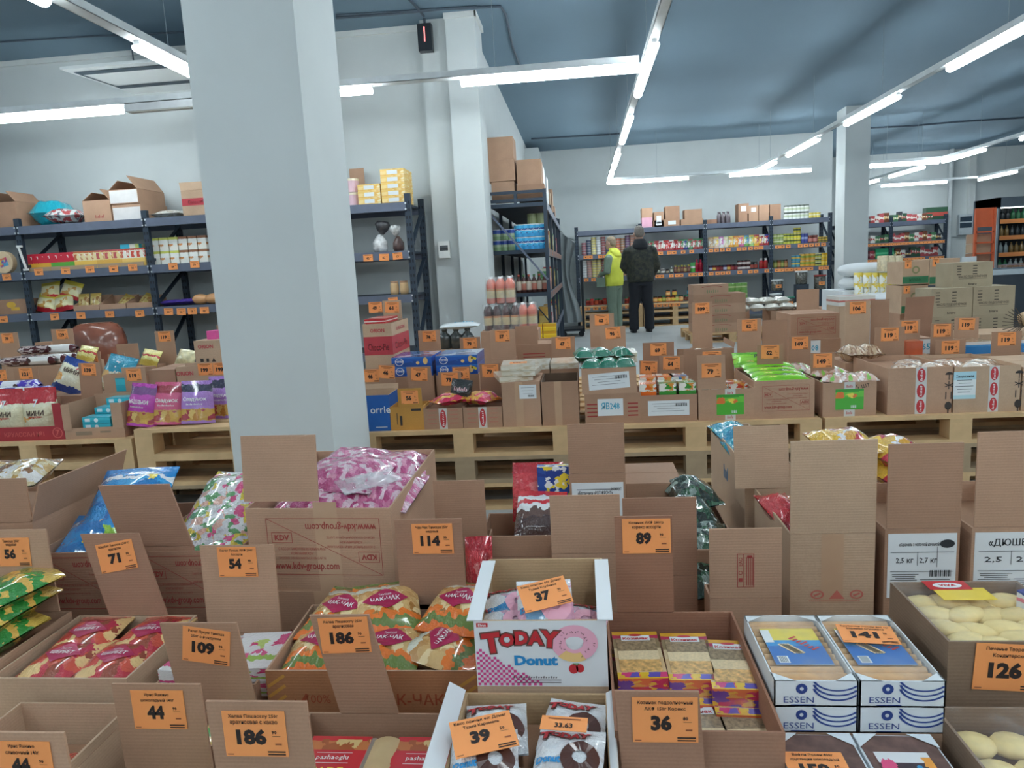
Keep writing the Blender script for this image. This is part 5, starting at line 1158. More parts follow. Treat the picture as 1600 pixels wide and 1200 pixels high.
for (xa_, xb_, name_, big) in ((0.605, 0.752, '«Карамель с молочной начинкой»', '2,5 кг   2,7 кг'), (0.775, 0.95, '«ДЮШЕС»', '2,5   2,7')):
    c = Carton('carton with white data sheet and tall board, ' + ('milk caramel' if xa_ < 0.7 else 'pear caramel'), xa_, xb_, 1.5, 0.42, 0.63, 0.32, [('f', 0.18 if xa_ < 0.7 else 0.2, 0, 0.02, 1.0)], 1 if xa_ < 0.7 else 0, fill=0.16)
    c.sheet('f', 0.0, 0.13, xb_ - xa_ - 0.012, 0.14, M_white, 'data_sheet', ((name_, -0.04, 0.33 if xa_ < 0.7 else 0.34, 0.07 if xa_ < 0.7 else 0.13, 0.6), (big, -0.08, 0.08, 0.1, 0.6), ('РОТ ФРОНТ', 0.36, 0.34, 0.05, 0.2)), bars=(0.12, -0.12, 0.32, 0.1), rows=0)
    c.decal('f', lambda b, w=xb_ - xa_: [b.rect((rnd.uniform(-0.05, 0.02) , 0, 0.1 - 0.006 * k), w * 0.4, 0.0016) for k in range(0)] + [b.rect((-w * (0.24 if k % 2 else 0.22), 0, 0.112 - 0.0042 * k), w * (0.36 - 0.05 * (k % 3)), 0.0013) for k in range(11)] + [b.rect((w * 0.18, 0, 0.1 - 0.0042 * k), w * (0.4 - 0.06 * (k % 2)), 0.0013) for k in range(9)] + [b.disc((w * 0.33, 0, 0.178), w * 0.1, 0.009, n=16), b.rect((-w * 0.06, 0, 0.146), 0.001, 0.03), b.rect((w * 0.2, 0, 0.15), 0.001, 0.045), b.rect((0, 0, 0.16), w * 0.85, 0.001), b.rect((0.0, 0, 0.118), w * 0.85, 0.001)], M_bar, off=0.0026)
    base_box('closed carton under the ' + ('milk' if xa_ < 0.7 else 'pear') + ' caramel carton', xa_, xb_, 1.5, 0.42, 0.32, 1)
mixm = band('mix_sweets', [(0, (220, 160, 50)), (0.4, (230, 180, 60)), (0.6, (190, 40, 60)), (0.8, (235, 235, 230))], (0, 1, 4, [(240, 190, 60), (200, 50, 60), (245, 240, 235), (220, 130, 50)], 0.8), rough=0.12, coat=1, wr=0.6)
for i, (x, y, z) in enumerate(((0.64, 1.9, 0.6), (0.645, 1.92, 0.64), (0.69, 1.95, 0.685), (0.83, 1.92, 0.61), (0.835, 1.95, 0.66))):
    lay(pillow(0.14, 0.16, 0.07, mixm, 161 + i, wr=1.4)[0], x, y - 0.06, z, 'yellow, red and white caramel bag behind the tall boards', 'bag', 'caramel bags', 'sweet_bag', 0.1 * i, 8)
tagp(MB().box(0.55, 0.92, 1.84, 2.06, NB, 0.565).build('carton_block', CARDS[1]), 'wide carton under the caramel bags behind the tall boards', 'carton')

# --- ESSEN trays of wafer rolls
ess = mat('tray_white', (226, 232, 236), 0.4, var=0.02); essb = mat('print_navy', (44, 70, 140), 0.5)
waf = mat('wafer', (214, 170, 120), 0.7, var=0.12, scale=30); wlab = band('wafer_label', [(0, (30, 110, 190)), (0.5, (40, 150, 214)), (0.66, (236, 214, 80)), (0.97, (236, 214, 80))], rough=0.3, coat=0.5, dist=0.0)
film = clear('tray_film', amount=0.1)
def essen(x0, Y, z0, label, top):
    w, d, h = 0.117, 0.2, 0.04
    t = thing('wafer_tray', label, 'tray', (x0 + w / 2, Y + d / 2, z0), 0, 'trays of wafer rolls')
    b = MB(); w2, d2 = w / 2, d / 2
    b.box(-w2, w2, -d2, -d2 + 0.002, 0, h).box(-w2, w2, d2 - 0.002, d2, 0, h).box(-w2, -w2 + 0.002, -d2, d2, 0, h).box(w2 - 0.002, w2, -d2, d2, 0, h).box(-w2, w2, -d2, d2, 0, 0.002)
    b.build('tray', ess, t)
    for sx in (-1, 1):
        for sy in (-1, 1):
            q = [(sx * w2, sy * d2, h), (sx * (w2 - 0.032), sy * d2, h), (sx * w2, sy * (d2 - 0.024), h)]
            MB().face(q if sx * sy > 0 else q[::-1]).build('corner', ess, t)
    b = MB()
    b.text('ESSEN', (-0.024, -d2 - 0.0006, 0.011), 0.0095, width=0.042); b.disc((-0.02, -d2 - 0.0006, 0.028), 0.008, 0.008, r0=0.35)
    b.rect((-0.018, -d2 - 0.0006, 0.003), 0.034, 0.0012)
    for k in range(3): b.disc((0.03, -d2 - 0.0006, 0.046 - 0.006 * k + 0.0), 0.036, 0.022 + 0.0015 * k, n=14, r0=0.9, a0=math.pi * 1.08, a1=math.pi * 1.78)
    b.v = [(x, y, min(max(z, 0.001), h - 0.001)) for x, y, z in b.v]
    b.build('lettering', essb, t)
    if top:
        n = 11
        for k in range(n):
            y = -d2 + 0.012 + (d - 0.024) * k / (n - 1)
            MB().tube([(-w2 + 0.006, y, 0.026), (w2 - 0.006, y, 0.026)], 0.0085, 8).build('wafer_roll', waf, t, True)
        MB().box(-w2 + 0.016, w2 - 0.016, -0.05, 0.06, 0.0355, 0.0365).build('label', wlab, t)
        b = MB(); u_, v_ = (1, 0, 0), (0, 1, 0)
        b.rect((-0.036, 0.035, 0.037), 0.014, 0.04, u_, v_, m=0); b.rect((-0.028, -0.036, 0.037), 0.016, 0.02, u_, v_, m=0)
        for k in range(5): b.rect((-0.033 + 0.0024 * k, -0.036, 0.0373), 0.001, 0.017, u_, v_, m=2)
        b.text('#7', (0.016, 0.012, 0.0372), 0.014, u_, v_, m=1, width=0.05, bold=0.04, rot=-0.9)
        for k in range(4): b.rect((-0.014 + 0.004 * k, -0.004, 0.0372), 0.006, 0.034, u_, v_, m=3, rot=0.6)
        b.build('label_print', [M_white, dred, M_bar, mat('print_wafer', (232, 206, 160), 0.5)], t)
        MB().face([(-w2, -d2, h + 0.0008), (w2, -d2, h + 0.0008), (w2, d2, h + 0.0008), (-w2, d2, h + 0.0008)]).build('film', film, t)
    return t
for i, x in enumerate((0.2555, 0.3745)):
    nm = ('beside the kozinak carton', 'with price tag 141')[i]
    t = essen(x, 1.0, 0.553, 'white tray of wafer rolls under film, top of the stack ' + nm, True)
    essen(x, 1.0, 0.512, 'white wafer tray with blue arcs, second in the stack ' + nm, False)
    if i: price_tag(t, Matrix.Translation((0.0, 0.03, 0.043)) @ Matrix.Rotation(rad(-90), 4, 'X') @ Matrix.Rotation(rad(6), 4, 'Y'), '141', '70', 'Трубочки Эссен 800 гр', 'вареная сгущенка', w=0.084, h=0.058)
    base_box('closed carton under the blue-arc trays ' + nm, x, x + 0.117, 1.0, 0.512, 0.2, 0)
for i, x in enumerate((0.25, 0.36)):
    t = thing('wafer_tray', ('film-covered wafer tray with price tag 159 in front of the wafer tray stacks', 'film-covered wafer tray with a dark label in front of the wafer tray stacks')[i], 'tray', (x + 0.055, 0.89, 0.47), 0, 'dark wafer trays')
    MB().box(-0.053, 0.053, -0.1, 0.1, 0, 0.045).build('tray', ess, t)
    MB().box(-0.05, 0.05, -0.097, 0.097, 0.045, 0.0465).build('contents', mat('wafer_dark', (112, 84, 76), 0.5, var=0.3, scale=50), t)
    for sx in (-1, 1):
        q = [(sx * 0.053, 0.1, 0.048), (sx * 0.02, 0.1, 0.048), (sx * 0.053, 0.07, 0.048)]; MB().face(q if sx > 0 else q[::-1]).build('corner', ess, t)
    if i == 0: price_tag(t, Matrix.Translation((-0.015, 0.02, 0.052)) @ LIE, '159', '30', 'Вафли Эссен 400г', 'хрустящий шоколадный', w=0.08)
    else:
        b = MB().box(-0.04, 0.03, -0.05, 0.06, 0.047, 0.048).build('label', band('dark_label', [(0, (50, 40, 50)), (0.5, (70, 50, 56)), (0.8, (230, 230, 230))], (0.3, 0.9, 4, [(230, 80, 130), (60, 150, 200), (240, 160, 60), (60, 44, 50)], 0.6), dist=0), t)
    base_box('closed carton under the wafer tray ' + ('priced 159' if i == 0 else 'with the dark label'), x, x + 0.11, 0.8, 0.47, 0.18, 0)

# --- cookie boxes with clear lids
cke = mat('cookie_pale', (236, 212, 150), 0.75, var=0.08, scale=40)
wood = card('box_woodprint', (146, 120, 98))
for i, (xa_, xb_, Y, zt, lab) in enumerate(((0.527, 0.74, 1.07, 0.615, 'wood-patterned box of pale sponge cookies under clear film with red and yellow label, price 126'), (0.49, 0.71, 0.82, 0.535, 'wood-patterned open cookie box in front of the sponge cookies'))):
    c = Carton(lab, xa_, xb_, Y, 0.45 if i == 0 else 0.43, zt, 0.21, m=wood, cat='box', name='cookie_box', fill=(zt - (0.45 if i == 0 else 0.43)) - 0.055)
    hh = c.h
    if i == 0:
        for q in range(3): Carton('wood-patterned cookie box under the sponge cookies, %s of three' % ('lowest', 'middle', 'topmost')[q], xa_ + 0.003 * (q % 2), xb_ - 0.003 * (q % 2), Y + 0.002 * q, NB + 0.0567 * q, NB + 0.0567 * (q + 1) - 0.002, 0.208, m=wood, closed=True, cat='box', name='cookie_box')
        for k in range(16):
            x = -0.064 + 0.0425 * (k % 4) + rnd.uniform(-0.004, 0.004); y = -0.07 + 0.047 * (k // 4) + rnd.uniform(-0.006, 0.006)
            r_ = rnd.uniform(-0.8, 0.8)
            MB().surf(lambda u, v: Vector((0.036 * math.cos(6.2832 * u) * math.sin(math.pi * v), 0.021 * math.sin(6.2832 * u) * math.sin(math.pi * v), -0.014 * math.cos(math.pi * v))), 12, 6).build('cookie', cke, c.o, True, Matrix.Translation((x, y, hh - 0.03 + rnd.uniform(0, 0.012))) @ Matrix.Rotation(r_, 4, 'Z'))
        price_tag(c.o, c.fr('f') @ Matrix.Translation((-0.02, -0.003, hh - 0.04)) @ Matrix.Rotation(rad(3), 4, 'Y'), '126', '50', 'Печенье Творожное', 'Кондитерское', w=0.1, h=0.075)
        MB().box(-0.05, 0.035, 0.03, 0.075, hh + 0.001, hh + 0.0016).build('label', mat('label_yellow', (240, 210, 80), 0.4), c.o)
        b = MB().rect((-0.02, 0.085, hh + 0.0022), 0.07, 0.035, (1, 0, 0), (0, 1, 0), m=0); b.disc((-0.02, 0.084, hh + 0.0026), 0.024, 0.011, (1, 0, 0), (0, 1, 0), m=1); b.text('VIVA', (-0.02, 0.084, hh + 0.003), 0.01, (1, 0, 0), (0, 1, 0), m=0, bold=0.04)
        b.build('label_print', [dred, M_white], c.o)
    else:
        base_box('closed carton under the open cookie box', xa_, xb_, Y, 0.43, 0.21, 3)
        for k in range(12):
            MB().surf(lambda u, v: Vector((0.03 * math.cos(6.2832 * u) * math.sin(math.pi * v), 0.026 * math.sin(6.2832 * u) * math.sin(math.pi * v), -0.014 * math.cos(math.pi * v))), 12, 6).build('cookie', cke, c.o, True, Matrix.Translation((-0.075 + 0.05 * (k % 4), -0.06 + 0.06 * (k // 4), hh - 0.03)))
    MB().face([(-c.w / 2, -0.105, hh + 0.0006), (c.w / 2, -0.105, hh + 0.0006), (c.w / 2, 0.105, hh + 0.0006), (-c.w / 2, 0.105, hh + 0.0006)]).build('film', film, c.o)
me = boxmesh(0.1, 0.14, 0.03, band('pinkwhite_pack', [(0, (226, 228, 232)), (0.4, (230, 130, 150)), (0.6, (232, 234, 236)), (0.85, (70, 90, 160))], dist=0.2))
tagp(put(me, 'cake_pack', None, TR(0.77, 1.16, 0.6, 0.3)), 'white and pink cake pack beside the sponge cookie box', 'pack')
base_box('closed carton under the white and pink cake pack', 0.75, 0.88, 1.08, 0.6, 0.2, 0)
# ================================================================== middle table (three pallets high)
MZ = 0.42
for nm, xr_, L in (('left', PX(895, 680, 3.52), 1.1), ('middle', PX(1284, 680, 3.52), 1.18), ('right', PX(1286, 680, 3.52) + 1.24, 1.23)):
    for row_ in range(2):
        for k in range(3):
            pallet(xr_ - L, 3.52 + 0.84 * row_, 0.14 * k, 'wooden pallet, %s layer of the %s stack of the middle table%s' % (('lowest', 'middle', 'top')[k], nm, ('', ', back row')[row_]), L, 0.8, 0.14, m=(M_wood2 if k == 1 and row_ == 0 else None))
pallet(PX(1286, 680, 3.52) + 1.3, 3.56, 0.28, 'single raised wooden pallet beside the middle table', 1.2, 0.8)
def mid(label, xl, xr, yt, Y, d, flaps=(), m=0, z0=MZ, yb=None, **k):
    xc = (xl + xr) / 2
    z1 = PZ(xc, yt, Y)
    if yb is not None: z0 = PZ(xc, yb, Y)
    return Carton(label, PX(xl, yt, Y), PX(xr, yt, Y), Y, z0, z1, d, flaps, m, **k)
def board(label, xl, xr, yt, yf, Y, num, m=0, d=0.09, rot=0.0, dx=0.0, ang=0, shift=0.0, w=0.09, z0=MZ):
    xc = (xl + xr) / 2; zf = PZ(xc, yf, Y); L = PZ(xc, yt, Y) - zf
    c = Carton(label, PX(xl, yt, Y), PX(xr, yt, Y), Y, z0, zf, d, [('f', L, ang, 0, 1, shift)], m)
    if num: c.tag(0, num, '90', '', '', dx=dx, dz=0.04, rot=rot, w=w, h=0.07)
    return c
# front row
c = mid('blue carton with white script lettering at the near end of the middle table', 548, 607, 618, 3.56, 0.2, [('b', 0.03, 20, 0, 1)], mat('carton_blue', (30, 96, 176), 0.5), inner=CARDS[2])
c.text('f', 'orrie', 0.05, 0.11, 0.035, WHT, bold=0.01); c.decal('f', lambda b: b.rect((0.05, 0, 0.02), 0.06, 0.004), WHT)
c = mid('ochre yellow carton with price board 56', 608, 661, 636, 3.56, 0.16, [('f', 0.095, 0, 0.28, 0.98)], card('card_ochre', (206, 150, 72)))
c.tag(0, '56', '90', dz=0.045, w=0.088, h=0.068); c.decal('f', lambda b: [b.rect((-0.05, 0, 0.06), 0.004, 0.06), b.rect((-0.03, 0, 0.05), 0.012, 0.05), b.rect((0.05, 0, 0.105), 0.05, 0.012)], M_darkink)
rtape = mat('tape_red', (196, 50, 56), 0.5)
def yash(c, h, cx=0.0, n=1, w=0.042):
    MB().rect((cx, -0.0008, h / 2), w, h).build('tape', M_wtape, c.o, False, c.fr('f'))
    for k in range(n):
        z = h * (k + 0.5) / n; b = MB().disc((cx, 0, z), w * 0.38, min(h / n * 0.44, 0.05), n=18, m=0); b.text('#7', (cx, -0.0004, z), w * 0.22, width=min(h / n * 0.7, 0.075), rot=math.pi / 2, m=1, bold=0.02)
        b.build('print', [rtape, WHT], c.o, False, c.fr('f') @ Matrix.Translation((0, -0.0014, 0)))
for (a, b_, yt, lab) in ((661, 722, 638, 'carton with white and red tape, beside the ochre carton'), (723, 784, 636, 'carton with white and red tape, beside the tall labelled carton')):
    c = mid(lab, a, b_, yt, 3.56, 0.22, [('b', 0.02, 10, 0, 1)], 1, fill=0.09); yash(c, c.h); c.decal('f', lambda b: [b.rect((s * 0.055, 0, 0.03 + 0.022 * k), 0.045, 0.006) for s in (-1, 1) for k in range(4)], mat('print_faintred', (186, 124, 104), 0.8))
ybag = band('cookie_bag_red', [(0, (236, 150, 60)), (0.3, (240, 190, 90)), (0.6, (214, 50, 70)), (0.85, (226, 70, 90))], (0, 1, 3, [(240, 170, 70), (214, 40, 80), (250, 210, 130)], 0.6), rough=0.2, coat=0.8, wr=0.4)
for i, (a, q) in enumerate(((680, 636), (697, 634), (745, 634), (765, 632), (775, 633))):
    lay(pillow(0.14, 0.16, 0.05, ybag, 200 + i)[0], PX(a, q, 3.64), 3.6, 0.55 + 0.008 * (i % 2), 'pink and orange biscuit bag in the taped cartons', 'bag', 'pink and orange biscuit bags', 'biscuit_bag', 0.5 * (i - 2), 4)
bl = band('black_bag', [(0, (210, 150, 60)), (0.2, (30, 28, 30)), (0.8, (24, 22, 24))], rough=0.15, coat=1, dist=0.1, wr=0.4)
mp = bag(0.11, 0.115, 0.04, [bl, mat('ink_pinkwhite', (236, 190, 196), 0.5)], 210, (('#8', 0.5, 0.55, 0.02, 0.075, 0),))
put_bag(mp, Matrix.Translation((PX(720, 636, 3.66), 3.64, 0.545)) @ Matrix.Rotation(rad(-15), 4, 'X') @ Matrix.Rotation(0.15, 4, 'Y'), 'black biscuit bag standing up from the taped carton', 'bag', None, 'biscuit_bag')
c = mid('tall carton with white shipping label, white pastry packs on top', 783, 843, 597, 3.56, 0.3, (), 0, closed=True); c.sheet('f', 0.035, c.h - 0.05, 0.085, 0.07, M_white, 'label', rows=3, bars=(0.0, -0.3, 0.35, 0.14)); c.tape(-0.01, 0.04)
paf = band('pastry_pack', [(0, (222, 214, 196))], (0, 1, 5, [(226, 220, 204), (206, 190, 160), (236, 232, 222)], 0.6), rough=0.3, coat=0.6)
zt_ = MZ + c.h
for i, (x0_, rz) in enumerate(((800, 0.25), (816, -0.1), (810, 0.05))):
    o = tagp(put(boxmesh(0.17, 0.24, 0.026, paf), 'pastry_pack', None, TR(PX(x0_, 590, 3.66), 3.7, zt_ + 0.027 * i, rz)), 'flat white pastry pack on the tall labelled carton' if i < 2 else 'flat white pastry pack with a price tag, top of the pile on the tall carton', 'pack', 'flat pastry packs' if i < 2 else None)
    if i == 2: price_tag(o, Matrix.Translation((0.0, 0.0, 0.027)) @ LIE, '126', '90', w=0.088)
c = mid('tall open carton with torn tape, beside the labelled tall carton', 845, 903, 596, 3.56, 0.3, (), 1, inner=card('card_inner_dark', (120, 96, 78))); c.tape(-0.01, 0.035)
for i in range(2):
    tagp(put(boxmesh(0.15, 0.26, 0.03, paf), 'pastry_pack', None, TR(PX(838 + 44 * i, 570, 4.0), 4.05, 0.655)), ('flat pale pastry box behind the two tall cartons, beside the white packs', 'flat pale pastry box behind the tall open carton')[i], 'pack')
    tagp(MB().box(-0.076, 0.076, -0.13, 0.13, 0, 0.655 - MZ).build('carton_block', CARDS[i], None, False, TR(PX(838 + 44 * i, 570, 4.0), 4.05, MZ)), ('closed carton carrying the pale pastry box beside the white packs', 'closed carton carrying the pale pastry box behind the open carton')[i], 'carton')
# green packs
c = mid('carton with blue stamped sheet reading ЯВ248, under the green packs', 913, 1000, 615, 3.56, 0.3, (), 1, closed=True)
c.sheet('f', -0.01, c.h * 0.55, 0.125, 0.085, M_white, 'label', (('ЯВ248', 0.0, 0.08, 0.42, 0.72),), ink=mat('ink_cyan', (70, 170, 200), 0.6)); c.decal('f', lambda b: [b.rect((s * 0.1, 0, 0.04 + 0.02 * k), 0.05, 0.007) for s in (-1, 1) for k in range(4)], M_redink)
ztop = MZ + c.h
c = mid('carton with white sheet, full of green packs, on the ЯВ248 carton', 908, 994, 575, 3.56, 0.3, (), 0, z0=ztop, fill=0.1); c.sheet('f', 0.0, c.h * 0.5, 0.2, 0.08, M_white, 'label', rows=4, bars=(0.15, 0.2, 0.3, 0.2), rot=-3)
zc = ztop + c.h
gm = band('green_cookie', [(0, (24, 110, 84)), (0.35, (20, 130, 96)), (0.8, (210, 190, 150))], (0.3, 0.7, 3, [(20, 130, 96), (30, 110, 90)], 0.5), rough=0.25, coat=0.7, wr=0.2)
for i, (a, q) in enumerate(((920, 0), (948, 0), (977, 0), (915, 1), (946, 1), (980, 1))):
    lay(pillow(0.1, 0.16, 0.06, gm, 220 + i)[0], PX(a, 570, 3.62), 3.57 + 0.12 * q, zc + 0.0 + 0.04 * q, 'green wrapped biscuit pack in the carton with the white sheet', 'pack', 'green biscuit packs', 'biscuit_pack', 0.1 * (i - 2), 3)
tagp(put(boxmesh(0.12, 0.1, 0.07, band('silver_pack', [(0, (196, 198, 196))], (0, 1, 7, [(214, 214, 212), (150, 150, 146), (236, 236, 234)], 0.8), rough=0.15, coat=1)), 'film_pack', None, TR(PX(921, 545, 3.8), 3.83, zc + 0.0)), 'shiny clear film pack on the green biscuit packs', 'pack')
tagp(put(boxmesh(0.06, 0.2, 0.05, paf), 'film_pack', None, TR(PX(985, 545, 3.8), 3.83, zc + 0.0)), 'pale film pack behind the green biscuit packs', 'pack')
# orange/green/blue packs
c = mid('carton with white sheet, holding orange, green and blue packs', 1000, 1089, 617, 3.56, 0.3, [('l', 0.02, 0, 0, 1)], 1, fill=0.1); c.sheet('f', 0.0, c.h * 0.52, 0.2, 0.075, M_white, 'label', rows=4, bars=(0.15, 0.2, 0.3, 0.2))
def carpack(nm, col): return band(nm, [(0, col), (0.5, (236, 232, 220)), (0.62, col)], (0.5, 1, 3, [(240, 236, 226), (226, 150, 70)], 0.4), rough=0.25, coat=0.7, dist=0.05)
for i, (a, q, nm, col) in enumerate(((1012, 0, 'cracker_o', (236, 110, 40)), (1042, 0, 'cracker_g', (60, 150, 60)), (1072, 0, 'cracker_g', (60, 150, 60)), (1016, 1, 'cracker_o', (236, 110, 40)), (1044, 1, 'cracker_o', (236, 110, 40)), (1066, 1, 'cracker_b', (60, 130, 190)))):
    tagp(put(boxmesh(0.082, 0.12, 0.075, carpack(nm, col)), 'cracker_pack', None, TR(PX(a, 600, 3.6), 3.63 + 0.13 * q, 0.535 + 0.012 * q, 0.05 * (i % 3 - 1))), '%s cracker pack in the carton with white sheet' % {'o': 'orange', 'g': 'green', 'b': 'blue'}[nm[-1]], 'pack', 'cracker packs')
# green label cartons
def greenlabel(c, cx):
    MB().rect((cx, -0.0006, c.h / 2), 0.05, c.h).build('tape', M_wtape, c.o, False, c.fr('f'))
    c.text('f', '#5', cx, c.h * 0.88, 0.014, rtape, bold=0.03); c.text('f', '#5', cx, c.h * 0.1, 0.014, rtape, bold=0.03)
    c.sheet('f', cx, c.h * 0.5, 0.13, 0.1, band('label_green', [(0, (80, 180, 60)), (0.6, (110, 200, 70)), (0.85, (60, 160, 60))], (0.55, 0.9, 4, [(230, 120, 60), (110, 200, 70), (240, 220, 90)], 0.5), dist=0.02), 'label', bars=(0.05, -0.36, 0.2, 0.14), ink=M_white)
c = mid('carton with bright green label and red tape, price board 79', 1091, 1178, 608, 3.56, 0.28, [('f', 0.17, 3, 0.0, 0.5, -0.006)], 0, fill=0.1); greenlabel(c, 0.02); c.tag(0, '79', '90', dz=0.075, w=0.092, h=0.07); price_tag(c.o, c.flaps[0][0] @ Matrix.Translation((c.flaps[0][2], 0.0065, 0.155)), '79', '90', w=0.088)
for i, a in enumerate((1120, 1148)): tagp(put(boxmesh(0.09, 0.12, 0.06, carpack(('cracker_t', 'cracker_r')[i], ((60, 160, 160), (220, 80, 60))[i])), 'cracker_pack', None, TR(PX(a, 600, 3.66), 3.7, 0.525, 0.3)), ('teal', 'red')[i] + ' cracker pack in the carton with the bright green label', 'pack')
c = mid('carton with red web address print, full of lime green packs', 1178, 1273, 594, 3.56, 0.42, (), 0, fill=0.17); c.decal('f', lambda b: kdv_print(b, c.w, c.h), M_redink)
lime = band('puffitto', [(0, (120, 200, 40)), (0.25, (150, 220, 60)), (0.7, (110, 190, 40))], (0.25, 0.75, 4, [(150, 220, 60), (170, 60, 70), (240, 230, 120), (50, 90, 60)], 0.35), rough=0.2, coat=0.8, dist=0.08, wr=0.3)
gtx = mat('ink_darkgreen', (40, 80, 40), 0.5)
PB = bag(0.26, 0.1, 0.04, [lime, gtx], 230, (('Puffitto', 0.6, 0.55, 0.022, 0.1, 0),), nu=16, nv=6)
for i, (q, z, r) in enumerate(((3.57, 0.6, 0.06), (3.66, 0.607, -0.04), (3.75, 0.613, 0.05), (3.84, 0.625, 0.02))):
    put_bag(PB, lying(PX(1222, 575, 3.6), q, z, r, 6), 'lime green puff snack pack lying in the printed carton', 'pack', 'lime green packs', 'puff_pack')
put_bag(PB, lying(PX(1190, 560, 3.9) , 3.95, 0.62, 0.0, 45), 'lime green puff snack pack standing at the back of the printed carton', 'pack', None, 'puff_pack')
c = mid('carton with green label and handwriting, holding clear biscuit packs', 1286, 1370, 597, 3.56, 0.3, (), 0, fill=0.14); greenlabel(c, 0.0); c.text('f', '5 шт', 0.06, c.h * 0.88, 0.022, M_darkink, rot=0.2)
clr2 = band('clear_biscuit', [(0, (190, 150, 130))], (0, 1, 5, [(206, 170, 150), (130, 190, 80), (226, 214, 206), (170, 110, 100)], 0.8), rough=0.15, coat=1, wr=0.4)
for i, (a, q) in enumerate(((1295, 0), (1325, 0), (1355, 0), (1300, 1), (1332, 1), (1290, 2))):
    lay(pillow(0.1, 0.16, 0.05, clr2, 240 + i)[0], PX(a, 590, 3.6), 3.57 + 0.13 * q, 0.585 + 0.01 * q, 'clear biscuit pack with green print, beside the handwritten carton label', 'pack', 'clear biscuit packs', 'biscuit_pack', 0.2 * (i - 2), 4)
def iconcol(c, cx):
    def f(b):
        for k in range(4):
            z = c.h * (0.16 + 0.22 * k)
            if k == 0: b.disc((cx, 0, z), 0.016, 0.02, n=12); b.rect((cx, 0, z - 0.025), 0.006, 0.02)
            elif k == 1: [b.rect((cx + s * 0.012, 0, z), 0.005, 0.035) for s in (-1, 1)]
            elif k == 2: [b.rect((cx, 0, z), 0.04, 0.004, rot=r) for r in (0.4, -0.4, 1.57)]
            else: b.disc((cx, 0, z), 0.018, 0.014, n=10, a0=0, a1=math.pi); b.rect((cx, 0, z - 0.012), 0.004, 0.025)
    c.decal('f', f, M_darkink)
c = mid('large carton with oval-logo tape and black handling icons, filled to the brim', 1388, 1489, 574, 3.56, 0.45, (), 0, fill=0.2); yash(c, c.h, 0.005, 3, 0.05); iconcol(c, 0.13)
c2 = mid('large carton with light blue sheet, oval-logo tape and black icons', 1492, 1596, 572, 3.56, 0.45, (), 2, fill=0.2); yash(c2, c2.h, 0.03, 3, 0.045); iconcol(c2, 0.14)
c2.sheet('f', -0.1, c2.h * 0.6, 0.1, 0.13, band('label_lightblue', [(0, (190, 224, 230)), (0.14, (236, 240, 240)), (0.7, (180, 220, 232))], dist=0), 'label', (('Творожное', 0.0, 0.33, 0.1, 0.8),), rows=6)
c3 = mid('plain carton beside the carton with light blue sheet', 1599, 1690, 572, 3.56, 0.4, (), 2, closed=True)
for i in range(6):
    lay(pillow(0.13, 0.17, 0.05, band('clear_cookie', [(0, (206, 176, 150))], (0, 1, 6, [(226, 206, 186), (180, 140, 110), (236, 226, 216)], 0.8), rough=0.15, coat=1, wr=0.4), 250 + i)[0], PX((1408, 1440, 1472, 1512, 1545, 1578)[i], 570, 3.65), 3.6 + 0.13 * (i % 2), (c if i < 3 else c2).h + MZ - 0.03, 'clear pack of pale cookies lying in the %s' % ('large carton with handling icons' if i < 3 else 'carton with light blue sheet'), 'pack', 'clear cookie packs', 'cookie_pack', 0.2 * (i - 2), 3)
